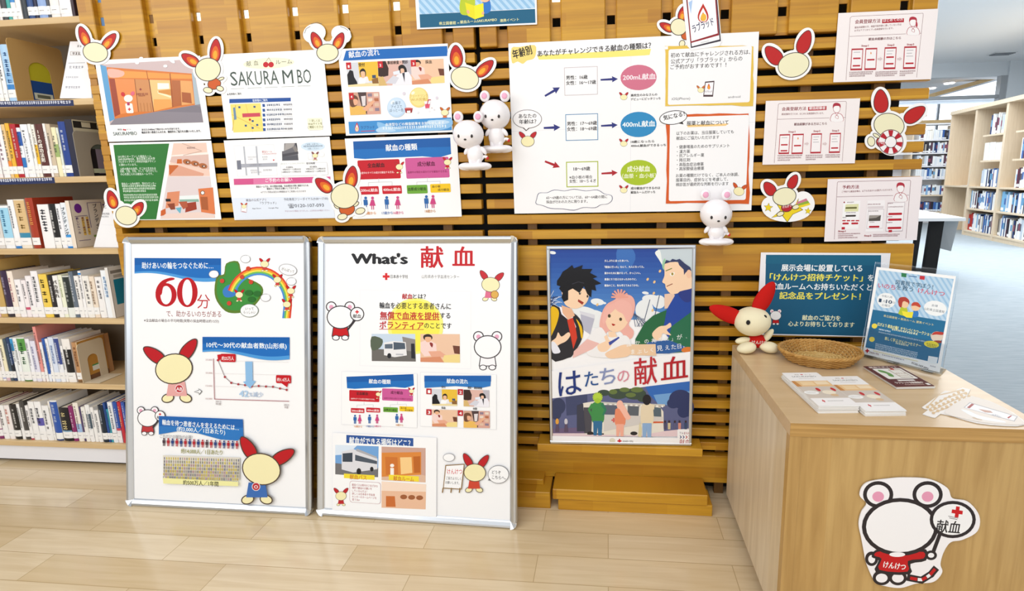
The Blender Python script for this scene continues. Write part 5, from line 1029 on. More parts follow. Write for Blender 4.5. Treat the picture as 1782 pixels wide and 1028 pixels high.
def sheet_g():
    s = wall_sheet([(885.3, 75.6), (1320.4, 55.1), (1308, 365.6), (894.7, 371.7)], col='f1f0f1'); s.z(860, 0, 2.448); K = '221f22'
    s.L([(583, 161), (580, 900)], 'e2e1e4', 2); s.L([(75, 560), (1110, 520)], 'e4e3e6', 2)
    s.S([(74, 205), (110, 200), (172, 192), (178, 225), (168, 250), (140, 258), (122, 272), (100, 262), (76, 268)], 'ecd47a', 3); s.T('年齢別', 78, 234, 162, 38, K, 0.03, rot=13)
    s.P([(183, 236), (668, 208), (662, 234), (640, 236), (450, 246), (190, 254)], 'f4e27a'); s.T('あなたがチャレンジできる献血の種類は？', 184, 229, 668, 26, K, 0.025, rot=1.6)
    arrow(s, 216, 409, 280, 372, 9, '2a3078'); arrow(s, 211, 545, 282, 542, 9, '2a3078'); arrow(s, 216, 687, 280, 712, 9, 'a81c28'); arrow(s, 453, 340, 527, 336, 8, '2a3078'); arrow(s, 455, 536, 526, 532, 8, '2a3078'); arrow(s, 457, 739, 526, 735, 8, 'a81c28')
    s.B(298, 288, 441, 402, 'b8a8ae', 2, 'f1f0f1'); s.B(303, 487, 443, 596, '4a86b0', 3, 'f1f0f1'); s.B(306, 689, 444, 795, 'a8b83a', 4, 'f1f0f1')
    for t, x0, y, x1 in (('男性：16歳', 306, 331, 398), ('女性：16～17歳', 306, 354, 434), ('男性：17～69歳', 310, 527, 438), ('女性：18～69歳', 310, 550, 438), ('18～69歳', 338, 719, 409)): s.T(t, x0, y, x1, 17, K, 0.025)
    s.T('※血小板の場合', 320, 755, 418, 14, K, 0.015); s.T('女性：18～５４才', 320, 772, 434, 15, K, 0.02)
    for y, c in ((330, 'cc7088'), (530, '2a86bc'), (735, 'a4bc24')): s.E(615, y, 77, 54, c, -2)
    s.T('200mL献血', 548, 330, 688, 25, 'f6eaee', 0.02); s.T('400mL献血', 546, 530, 686, 25, 'eef4f8', 0.02); s.T('成分献血', 566, 720, 664, 25, 'f3f6e0', 0.02); s.T('（血漿・血小板）', 545, 750, 690, 19, 'f3f6e0', 0.01)
    for y, a, b in ((414, '高校生のみなさんの', 'デビューにピッタリっち'), (612, '18歳になったら', '400mL献血ができるっち'), (810, '成分献血ができるのは', '献血ルームだけっち')): s.toon(552, y, 14, 'b82028'); s.T(a, 582, y - 8, 582 + len(a) * 12.5, 11, '33302e', 0.02); s.T(b, 582, y + 9, 582 + len(b) * 11.5, 11, '33302e', 0.02)
    s.E(141, 507, 62, 40, '4a3a38'); s.P([(112, 535), (158, 540), (136, 558)], '4a3a38'); s.E(141, 507, 60, 38, 'f3f1f2'); s.P([(118, 536), (152, 539), (137, 554)], 'f3f1f2'); s.T('あなたの', 104, 495, 180, 19, K, 0.02); s.T('年齢は？', 106, 519, 180, 19, K, 0.02); s.toon(143, 602, 27, 'b81c26')
    cl = [(180, 848), (190, 822), (225, 820), (255, 808), (300, 812), (340, 805), (390, 812), (440, 808), (470, 825), (500, 832), (503, 852), (485, 868), (455, 872), (430, 885), (380, 884), (340, 896), (290, 890), (240, 888), (205, 875), (178, 868)]
    s.S(cl, '45456a', 3); s.S([(341 + (x - 341) * 0.985, 850 + (y - 850) * 0.95) for x, y in cl], 'f3f2f3', 3); s.T('65～69歳の方については、60～64歳の間に', 222, 842, 482, 13, '33302e', 0.02); s.T('採血が行われた方に限ります。', 222, 860, 398, 13, '33302e', 0.02)
    rough_frame(s, 728, 196, 1103, 450, 'e0bc50', 15, 3, 'f1f0f1'); s.R(724, 198, 740, 210, 'f1f0f1')
    for t, x0, y, x1 in (('初めて献血にチャレンジされる方は、', 752, 236, 1090), ('公式アプリ「ラブラッド」からの', 752, 262, 1056), ('ご予約がおすすめです！！', 750, 286, 988)): s.T(t, x0, y, x1, 20, K, 0.01)
    s.T('iOS(iPhone)', 756, 421, 834, 14, K); s.T('android', 996, 413, 1048, 12, K); s.P([(898, 348), (938, 344), (932, 412), (890, 412)], '4a3438'); s.P([(901, 353), (934, 350), (929, 404), (894, 404)], 'f3f0f2'); s.drop(914, 368, 14, 26, ('c83020', 'f0a030')); s.T('ラブラッド', 898, 391, 928, 9, '3a3a5a', 0.02); s.toon(880, 384, 13, 'c86a2a')
    rough_frame(s, 734, 485, 1086, 866, 'd0581c', 15, 5, 'f1f0f1')
    s.E(763, 501, 60, 30, '2a2624', -8); s.P([(780, 525), (806, 530), (800, 512)], '2a2624'); s.E(763, 501, 57, 27, 'f5f3f4', -8); s.T('気になる！', 720, 503, 812, 21, K, 0.03, rot=10)
    s.P([(822, 532), (1000, 526), (985, 536), (824, 542)], 'f0c884'); s.T('服薬と献血について', 820, 526, 998, 19, K, 0.015)
    for t, x0, y, x1 in (('以下のお薬は、当日服薬していても', 776, 568, 1020), ('献血にご協力いただけます', 776, 589, 958), ('・健康増進のためのサプリメント', 778, 626, 1002), ('・漢方薬', 778, 646, 834), ('・抗アレルギー薬', 778, 663, 894), ('・降圧剤', 778, 682, 834), ('・高脂血症治療薬', 778, 701, 892), ('・高尿酸値治療薬', 778, 719, 894), ('お薬の種類だけでなく、ご本人の体調、', 774, 748, 1042), ('服薬目的、症状などを考慮して、', 774, 767, 996), ('検診医が最終的な判断を行います', 774, 786, 998)): s.T(t, x0, y, x1, 15, K, 0.01)
    s.toon(1042, 815, 22, 'c8501e', rot=10)
    s.done('printed_chart', 'large white flow chart sheet about donation by age, centre of the slat wall', 'poster', 'papers on the slat wall')
def sheet_h():
    s = wall_sheet([(718, -62), (931, -72), (936, 41.6), (727, 51.8)]); s.z(700, 0, 6.854)
    s.P([(170, -390), (1560, -450), (1584, 100), (206, 172)], 'b4d2ea')
    s.stripes([(170, -390), (1560, -450), (1584, 100), (206, 172)], 88, 42, 0.9, '8fbadc')
    s.P([(206, 172), (1584, 106), (1590, 272), (214, 332)], '145c7e')
    s.S([(690, 20), (720, -60), (850, -60), (870, 50), (850, 165), (720, 178), (685, 120)], 'b4c42a', 3); s.S([(960, 10), (1040, 0), (1056, 120), (1000, 165), (960, 140)], '2a72c0', 3); s.E(780, -90, 80, 90, 'b03a2e'); s.E(790, -50, 55, 52, 'f0c49a'); s.E(990, -40, 72, 66, 'b8402e'); s.E(985, -15, 55, 42, 'eebd98')
    s.P([(748, 28), (860, 68), (968, 36), (974, 195), (866, 230), (780, 188)], 'ece22c'); s.P([(860, 68), (866, 230), (780, 188), (748, 28)], 'e2d820'); s.E(786, 142, 18, 24, 'e8b080', -20); s.E(962, 158, 15, 22, 'e8b080', 15)
    s.T('県立図書館', 440, 280, 640, 38, 'e8e6a8', 0.015); s.T('×', 655, 274, 682, 28, 'e8e6a8'); s.T('献血ルームSAKURAMBO', 692, 264, 1130, 38, 'e8e6a8', 0.015, rot=1.5); s.T('連携イベント', 1166, 246, 1392, 36, 'e8e6a8', 0.015, rot=1.5)
    s.done('event_poster', 'striped light blue event poster with a yellow book, at the top of the slat wall', 'poster', 'papers on the slat wall')
def phone(s, x0, y0, x1, y1, c, lines=3, btn=(0.45,), sk=-0.05):
    q = quad((x0, y0), (x1, y0 - (x1 - x0) * 0.03), (x1 - (y1 - y0) * 0.06, y1 - (x1 - x0) * 0.02), (x0 - (y1 - y0) * 0.06, y1))
    s.P([q(0, 0), q(1, 0), q(1, 1), q(0, 1)], c); s.P([q(.06, .07), q(.94, .07), q(.94, .92), q(.06, .92)], 'f1ecec')
    for i in range(lines): s.P([q(.2, .16 + .13 * i), q(.75 - .1 * (i % 2), .16 + .13 * i), q(.75 - .1 * (i % 2), .19 + .13 * i), q(.2, .19 + .13 * i)], 'b4b0b4')
    for b in btn: s.P([q(.18, b), q(.82, b), q(.82, b + .07), q(.18, b + .07)], 'b81c2c')
def lineperson(s, x, y, k, hair, c='b0505a', bun=False):
    s.S([(x - 46 * k, y + 110 * k), (x - 40 * k, y + 60 * k), (x - 12 * k, y + 45 * k), (x + 14 * k, y + 45 * k), (x + 44 * k, y + 62 * k), (x + 50 * k, y + 110 * k)], c, 3); s.S([(x - 43 * k, y + 110 * k), (x - 37 * k, y + 63 * k), (x - 12 * k, y + 49 * k), (x + 14 * k, y + 49 * k), (x + 41 * k, y + 65 * k), (x + 47 * k, y + 110 * k)], 'f2eeee', 3)
    s.L([(x - 10 * k, y + 50 * k), (x, y + 62 * k), (x + 12 * k, y + 50 * k)], c, 3 * k); s.S([(x - 12 * k, y + 80 * k), (x - 4 * k, y + 62 * k), (x + 14 * k, y + 70 * k), (x + 10 * k, y + 92 * k)], c, 3); s.S([(x - 9 * k, y + 80 * k), (x - 3 * k, y + 66 * k), (x + 11 * k, y + 72 * k), (x + 8 * k, y + 89 * k)], 'f2eeee', 3)
    s.E(x, y + 12 * k, 28 * k, 34 * k, c); s.E(x, y + 12 * k, 25 * k, 31 * k, 'f4f0ef'); s.S([(x - 30 * k, y + 8 * k), (x - 26 * k, y - 24 * k), (x, y - 34 * k), (x + 28 * k, y - 22 * k), (x + 30 * k, y + 6 * k), (x + 18 * k, y - 8 * k), (x - 14 * k, y - 8 * k)], hair, 3)
    if bun: s.S([(x + 24 * k, y + 0 * k), (x + 36 * k, y + 20 * k), (x + 34 * k, y + 48 * k), (x + 22 * k, y + 40 * k)], hair, 3)
def step_sheet(s, title, tag_, sub1, sub2, head, tx, X, PX, arrows, cap):
    """portrait form printed on a landscape page"""
    pass
def sheet_i():
    s = wall_sheet([(1459, 23), (1632, 15), (1621, 138), (1450, 143)], col='f1e9e8'); s.z(1250, 0, 4.346); c = 'b0404a'
    s.L([(966, 606), (998, 135), (1010, 124), (1548, 100), (1550, 112), (1500, 585)], '7a4a50', 2.5); s.L([(994, 275), (1418, 256)], '7a4a50', 2.5); s.L([(1512, 254), (1534, 252)], '7a4a50', 2.5)
    s.T('会員登録方法', 1034, 165, 1226, 30, '8a2a34', 0.02); s.P([(1240, 146), (1404, 138), (1404, 168), (1238, 176)], 'b02230'); s.T('はじめての方', 1248, 156, 1396, 22, 'f6eaea', 0.02, rot=2); s.T('献血未経験の方、検査可能年齢に達していない方は', 1032, 208, 1382, 15, '7a3a40', 0.01, rot=1.5); s.T('まずはアプリからプレ会員登録を行います。', 1030, 232, 1322, 15, '7a3a40', 0.01, rot=1.5); lineperson(s, 1472, 158, 0.95, 'b03040', bun=True)
    s.T('献血未経験の方はこちら', 1136, 296, 1380, 20, '6a2a30', 0.02)
    for t, x in (('Step1', 1082), ('Step2', 1278), ('Step3', 1426)): s.T(t, x, 346 - (x - 1082) * 0.03, x + 54, 17, '9a3038', 0.03)
    phone(s, 1008, 368, 1096, 532, 'b02230', 1, (.42, .76)); phone(s, 1114, 364, 1202, 530, 'b02230', 0, (.5,)); s.drop(1154, 400, 10, 18, ('c83020', 'f0a030')); phone(s, 1258, 358, 1348, 524, 'b02230', 2, (.42, .72)); phone(s, 1406, 352, 1500, 522, 'b02230', 3, (.72,))
    for x in (1205, 1352): s.P([(x, 440), (x + 18, 438), (x + 18, 430), (x + 36, 444), (x + 18, 460), (x + 18, 452), (x, 452)], 'd8c4c4')
    for x0, x1, y in ((990, 1168, 548), (990, 1160, 562), (990, 1105, 576), (1188, 1352, 546), (1186, 1350, 560), (1186, 1330, 574), (1372, 1488, 540), (1370, 1470, 555), (1370, 1410, 570)): s.D(x0, y, x1, 10, 'a08488')
    s.done('app_guide_sheet', 'landscape guide sheet with red phones and a woman drawing, top right of the wall', 'poster', 'papers on the slat wall')
def sheet_j():
    s = wall_sheet([(1333, 175.3), (1497, 171.2), (1487.5, 283.8), (1326.5, 286.8)], col='efe7e6'); s.z(1310, 40, 5.1375)
    s.L([(192, 1250), (228, 730), (236, 720), (832, 700), (838, 712), (800, 1235)], '7a4a50', 3); s.L([(220, 860), (685, 848)], '7a4a50', 3); s.L([(805, 846), (826, 845)], '7a4a50', 3)
    s.T('会員登録方法', 260, 769, 478, 32, '8a2a34', 0.02); s.P([(495, 750), (660, 742), (658, 778), (494, 784)], 'b02230'); s.T('献血経験者', 505, 762, 650, 26, 'f6eaea', 0.02); s.T('献血登録を行うため、はじめに会員登録を行います。', 258, 815, 634, 18, '7a3a40', 0.01); lineperson(s, 750, 752, 1.15, 'a83040'); s.T('献血経験がある方はこちら', 370, 905, 662, 24, '6a2a30', 0.02)
    for t, x in (('Step1', 318), ('Step2', 542), ('Step3', 708)): s.T(t, x, 971 - (x - 318) * 0.025, x + 62, 20, '9a3038', 0.03)
    phone(s, 240, 995, 334, 1172, 'b02230', 1, (.5, .8)); phone(s, 356, 992, 456, 1172, 'b02230', 0, (.55,)); s.drop(404, 1030, 12, 22, ('c83020', 'f0a030')); phone(s, 524, 988, 618, 1166, 'b02230', 3, ()); phone(s, 690, 984, 788, 1162, 'b02230', 3, (.72,))
    for x in (462, 624): s.P([(x, 1072), (x + 20, 1070), (x + 20, 1062), (x + 40, 1078), (x + 20, 1096), (x + 20, 1086), (x, 1086)], 'd8c4c4')
    for x0, x1, y in ((222, 440, 1186), (222, 432, 1206), (222, 330, 1226), (472, 622, 1184), (472, 620, 1202), (472, 560, 1220), (650, 778, 1180), (650, 776, 1198)): s.D(x0, y, x1, 12, 'a08488')
    s.done('app_guide_sheet', 'landscape guide sheet with four red phones and a man drawing, middle right of the wall', 'poster', 'papers on the slat wall')
def sheet_k():
    s = wall_sheet([(1440.4, 312), (1603, 306.7), (1597.8, 417.8), (1434.5, 419.9)], col='eee5e6'); s.z(1400, 300, 5.94)
    s.L([(308, 690), (340, 105), (348, 96), (1090, 80), (1098, 92), (1048, 680)], '7a4a54', 4); s.L([(336, 252), (915, 238)], '7a4a54', 4); s.L([(1060, 235), (1078, 234)], '7a4a54', 4)
    s.T('予約方法', 390, 152, 565, 36, '8a2a3a', 0.03); s.T('ご予約する献血会場は、以下の方法からお選びいただけます。', 385, 200, 910, 20, '7a3a44', 0.015, rot=1); lineperson(s, 992, 148, 1.35, 'b03040')
    s.P([(398, 296), (578, 290), (556, 580), (382, 586)], 'f6f2f2'); s.P([(425, 330), (560, 325), (555, 402), (415, 405)], 'dcdcac'); s.R(424, 358, 540, 374, '6a6a3a', 6); s.R(424, 440, 530, 456, '3a322c', 7)
    for i in range(4): s.R(390 + i * 46, 492, 426 + i * 46, 504, 'b81c2c', 4)
    s.R(392, 518, 456, 536, 'b81c2c', 7); s.R(484, 517, 554, 535, 'b81c2c', 7); s.R(384, 564, 416, 588, 'b81c2c'); s.E(410, 308, 8, 8, '9a2030'); s.D(440, 308, 512, 10, '8a7a80'); s.D(428, 416, 530, 10, '7a6a70'); s.D(392, 466, 430, 10, '7a6a70')
    s.P([(650, 290), (832, 286), (812, 608), (628, 612)], 'f4eff0'); s.P([(660, 380), (822, 378), (806, 578), (640, 580)], 'b8a8ae'); s.P([(662, 384), (818, 382), (804, 574), (644, 576)], 'f4eff0'); s.D(652, 330, 785, 12, '8a5a62'); s.P([(652, 350), (818, 346), (814, 372), (650, 376)], 'dcd2d4'); s.D(660, 400, 760, 11, '6a5a60'); s.P([(668, 442), (790, 440), (782, 500), (662, 503)], '55504a'); s.P([(668, 442), (790, 440), (740, 468), (668, 476)], '9a948c'); s.R(666, 552, 772, 570, 'b81c2c', 8); s.D(672, 515, 720, 9, '8a7a80')
    s.P([(858, 312), (1038, 306), (1012, 608), (838, 610)], 'b8a8ae'); s.P([(862, 316), (1034, 310), (1008, 600), (842, 604)], 'f4eff0')
    for x, y in ((866, 428), (862, 487), (858, 573)): s.R(x, y - 10, x + 140, y + 10, 'b81c2c', 9)
    for x0, y, x1 in ((862, 320, 912), (866, 356, 1018), (852, 458, 905), (846, 518, 905)): s.D(x0, y, x1, 11, '8a5a62')
    s.R(868, 594, 902, 616, 'b81c2c'); s.T('Step1', 346, 606, 424, 22, '9a3038', 0.03); s.T('Step2', 616, 652, 690, 20, '9a3038', 0.03)
    for x0, y, x1 in ((346, 634, 572), (346, 654, 500), (346, 674, 545), (708, 642, 980), (708, 658, 960)): s.D(x0, y, x1, 11, '9a6a72')
    s.done('app_guide_sheet', 'landscape guide sheet with three phone screens, lower right paper overhanging the wall end', 'poster', 'papers on the slat wall')
def sheet_l():
    s = wall_sheet([(1322.6, 439.3), (1544.2, 440.3), (1540, 587), (1317, 582)], e=0.003, col='eeecef'); s.z(1200, 420, 2.8557)
    s.P([(380, 66), (952, 68), (945, 472), (370, 458)], '14587a'); s.P([(380, 66), (952, 68), (950, 120), (378, 110)], '17607f')
    s.T('展示会場に設置している', 456, 130, 860, 33, 'f0f4f6', 0.03); s.T('「けんけつ招待チケット」', 398, 176, 862, 34, 'f0e65a', 0.03); s.T('を', 886, 180, 916, 32, 'f0f4f6', 0.03); s.T('献血ルームへお持ちいただくと', 398, 222, 908, 32, 'f0f4f6', 0.025); s.T('記念品をプレゼント！', 446, 268, 852, 34, 'f0e65a', 0.03); s.T('献血のご協力を', 560, 378, 750, 25, 'e8e8c0', 0.025); s.T('心よりお待ちしております', 490, 408, 820, 25, 'e8e8c0', 0.025)
    s.bear(428, 368, 26, sign=False)
    s.done('notice_sign', 'teal sign with white and yellow Japanese text, on the wall behind the box', 'sign', 'papers on the slat wall')
for f in (sheet_a, sheet_b, sheet_c, sheet_d, sheet_e, sheet_f, sheet_g, sheet_h, sheet_i, sheet_j, sheet_k, sheet_l): f()

# ================================================================== cut-outs stuck on the wall and papers
def ear(s, x, y, ln, wd, rot, fire=True, line='4a2a2a'):
    s.E(x, y, wd, ln, line, rot, taper=-0.22); s.E(x, y, wd - 1.3, ln - 1.3, 'b81e1e', rot, taper=-0.22)
    if fire:
        a = math.radians(rot); dx, dy = -math.sin(a) * ln * .22, math.cos(a) * ln * .22
        s.E(x + dx, y + dy, wd * .62, ln * .6, 'd8641c', rot, taper=-0.2); s.E(x + dx * 1.6, y + dy * 1.6, wd * .36, ln * .36, 'e8a62c', rot)
def toy_cut(label, head, ears, body=None, fire=True, extra=None, e=0.006):
    """paper cut-out: plain cream head and two rounded coloured ears on white card"""
    hx, hy, rx, ry, rot = head
    s = Sheet([(hx - 30, hy - 30), (hx + 30, hy - 30), (hx + 30, hy + 30), (hx - 30, hy + 30)], (0, -e, 0), WN, base=False)
    def halo(cx, cy, a, b, g):
        pts = []
        for i in range(30):
            t = 2 * PI * i / 30; x = a * math.cos(t); y = b * math.sin(t); c, d = math.cos(math.radians(g)), math.sin(math.radians(g)); pts.append(s.loc(cx + x * c - y * d, cy + x * d + y * c))
        s.slab(pts, 'f2f1f0', 'dededc', 0.0014, s.up())
    m = 4.2
    halo(hx, hy, rx + m, ry + m, rot)
    for (x, y, ln, wd, g) in ears: halo(x, y, wd + m, ln + m, g); mx, my = (x * 0.55 + hx * 0.45, y * 0.55 + hy * 0.45); halo(mx, my, 7 + m, 7 + m, 0)
    if body:
        for (k, x, y, a, b, g, c) in body: halo(x, y, a + m, b + m, g)
    if extra: extra(s, halo)
    for q in ears: ear(s, *q, fire=fire)
    for (k, x, y, a, b, g, c) in (body or ()):
        s.E(x, y, a, b, '4a3a30', g); s.E(x, y, a - 1.2, b - 1.2, c, g)
    s.E(hx, hy, rx, ry, '4a4234', rot, 36); s.E(hx, hy, rx - 1.3, ry - 1.3, 'e9e4c0', rot, 36)
    if hasattr(s, 'after'): s.after(s)
    return s.done('paper_cutout', label, 'cut-out', 'animal paper cut-outs on the slat wall')
C0 = 'e9e4c0'
toy_cut('cream and flame-red head cut-out at the upper left corner beside the bookcase', (166, 91, 22.5, 17.5, 14), [(146, 63, 19, 9, -22), (190, 72, 18, 9, 40)])
toy_cut('small full-figure cut-out between the shopfront sheet and the SAKURAMBO sheet', (362, 121, 22.5, 20.5, -8), [(331, 104, 18, 9.5, -58), (375, 88, 21, 10, 4)], [('b', 373, 146, 12, 10, -15, 'c85a22'), ('f', 362, 157, 8.5, 5.5, 10, C0), ('f', 383, 154, 7, 5, 20, C0), ('a', 385, 137, 6, 3, -20, C0)])
def wav(s, halo):
    halo(547, 58, 20, 17, -20); halo(594, 60, 18, 15, 25); s.after = lambda q: (q.L([(530, 58), (533, 50), (540, 46)], '5a5a5a', 0.8), q.L([(541, 42), (552, 39), (560, 42)], '5a5a5a', 0.8), q.L([(592, 46), (600, 49), (606, 53)], '5a5a5a', 0.8), q.L([(610, 56), (612, 64), (609, 70)], '5a5a5a', 0.8))
toy_cut('cut-out head with wide white motion shapes above the gap between middle sheets', (570, 91.5, 19.5, 15.5, 0), [(550, 70, 16, 9, -25), (590, 71, 16, 9, 25)], extra=wav)
toy_cut('large laughing-size head cut-out right of the four-photo sheet by the slat gap', (809, 136, 25, 19.5, 18), [(794, 98, 20, 11.5, -4), (844, 119, 20, 10, 46)])
toy_cut('head cut-out at the lower left corner of the green sheet', (220, 375, 19.5, 16.5, 20), [(195, 347, 17, 9.5, -18), (240, 363, 14, 9.5, 38)])
toy_cut('full-figure cut-out at the lower corner between the map sheet and chart sheet', (600, 341, 24.5, 22, -6), [(563, 322, 18, 10.5, -52), (612, 308, 20, 11, 8)], [('b', 604, 364, 14, 11, -8, 'c85a22'), ('f', 596, 377, 9, 6, -10, C0), ('f', 627, 367, 9, 6, -15, C0), ('a', 586, 359, 6, 3.5, 40, C0), ('a', 620, 355, 6, 3.5, -40, C0)])
toy_cut('plain red-eared head cut-out on the slats right of the flow chart', (1381, 113, 28, 21.5, -17), [(1346, 96, 20, 13, -42), (1400, 73, 22, 12, 22)], fire=False)
def ring(s, halo):
    halo(1552, 245, 26, 26, 0)
    def aft(q):
        q.E(1550, 247, 22, 22, '5a2a2a'); q.E(1550, 247, 20.8, 20.8, 'f0ecec')
        for k in range(7):
            a0 = 2 * PI * k / 7; q.P([(1550 + 20.5 * math.cos(a0 + t), 247 + 20.5 * math.sin(a0 + t)) for t in (0, .15, .3, .45)] + [(1550 + 10 * math.cos(a0 + t), 247 + 10 * math.sin(a0 + t)) for t in (.45, .3, .15, 0)], 'b01c2c')
        q.E(1550, 247, 10.5, 10.5, '5a2a2a'); q.E(1550, 247, 9.3, 9.3, 'f0ecec'); q.T('けんけつ', 1528, 244, 1548, 7.5, 'f4ecec', 0.02, rot=-22)
    s.after = aft
toy_cut('figure cut-out with a red and white swim ring, right of the middle guide sheet', (1547, 218, 27, 21.5, 8), [(1533, 176, 21, 13, -3), (1592, 199, 22, 12, 55)], [('b', 1538, 248, 14, 11, 15, 'b01c2c'), ('f', 1516, 246, 7, 9, -10, C0), ('a', 1525, 236, 7, 3.5, 30, C0)], fire=False, extra=ring)
def star(s, halo):
    halo(1370, 362, 44, 24, 0); halo(1341, 358, 16, 16, 0); halo(1400, 352, 17, 20, -30)
    def st(q, x, y, r, c='e8cc1c'):
        for k, cc in ((1.0, '6a5a1a'), (0.86, c)): q.P([(x + r * k * math.sin(PI * i / 5 + .1) * (1 if i % 2 == 0 else .45), y - r * k * math.cos(PI * i / 5 + .1) * (1 if i % 2 == 0 else .45)) for i in range(10)], cc)
    def pre(q):
        q.P([(1386, 352), (1403, 345), (1410, 356), (1391, 362)], 'c8788a'); q.P([(1388, 355), (1406, 349), (1410, 356), (1391, 362)], '8aaa3a'); q.P([(1389, 358), (1409, 353), (1410, 356), (1391, 362)], 'e8d02c')
        st(q, 1337, 361, 8.5); st(q, 1406, 367, 6.5); q.T('けんけつ', 1362, 360, 1377, 5.5, 'f4ecec', 0.02, rot=12)
    for k, cc in ((1.0, '6a5a1a'), (0.93, 'e8cc1c')): s.P([(1370 + (x - 1370) * k, 365 + (y - 365) * k) for x, y in ((1342, 379), (1358, 366), (1352, 356), (1384, 358), (1390, 344), (1388, 358), (1398, 365), (1380, 373), (1370, 387), (1361, 375))], cc)
    s.after = pre
toy_cut('figure cut-out riding a yellow star, left of the lower guide sheet', (1365, 342, 21, 16, -12), [(1339, 328, 14, 10, -38), (1380, 316, 14, 8.5, 28)], [('b', 1369, 361, 10, 8, -10, 'b01c2c'), ('f', 1358, 372, 7, 4.5, -20, C0), ('f', 1385, 360, 7, 4.5, -20, C0)], fire=False, extra=star)
def phone_cut():
    q = [(1187, -10), (1247, -24), (1256, 72), (1252, 80), (1203, 87), (1196, 80)]
    s = Sheet([(1187, -10), (1247, -18), (1254, 74), (1200, 86)], (0, -0.007, 0), WN, base=False, view=(0, 0, 1.0))
    s.slab([s.loc(*p) for p in q], 'f2f1f2', 'dededc', 0.0016); s.z(860, 0, 2.448)
    s.P([(815, -30), (945, -55), (966, 175), (838, 205)], '3a3440'); s.P([(820, -26), (941, -50), (960, 168), (842, 198)], 'f5f4f6'); s.P([(818, -20), (942, -44), (958, 150), (836, 184)], '8e1c26'); s.P([(822, -18), (938, -40), (952, 142), (840, 176)], 'f4f3f6'); s.P([(828, 10), (845, 0), (838, 60)], 'a8c4e8')
    s.drop(890, 55, 52, 82, ('b82418', 'f6f2ef', 'd8701c', 'f6f2ef'), 0); s.E(892, 74, 12, 16, 'e8b43a'); s.T('ラブラッド', 845, 125, 938, 34, '2c2a5a', 0.02, rot=12)
    s.L([(880, 182), (915, 174)], 'b0b0b4', 2)
    s.done('phone_cutout', 'white smartphone cut-out with flame drop logo at the top of the flow chart', 'cut-out', 'phone cut-out above the flow chart')
phone_cut()
toy_cut('little figure cut-out peeking from behind the white phone cut-out', (1181, 47, 15, 15, -20), [(1160, 47, 14, 7.5, -62), (1188, 24, 14, 8, 12)], [('b', 1192, 62, 7, 8, -15, 'c85a22'), ('f', 1187, 76, 5.5, 6.5, 20, C0)], e=0.0045)

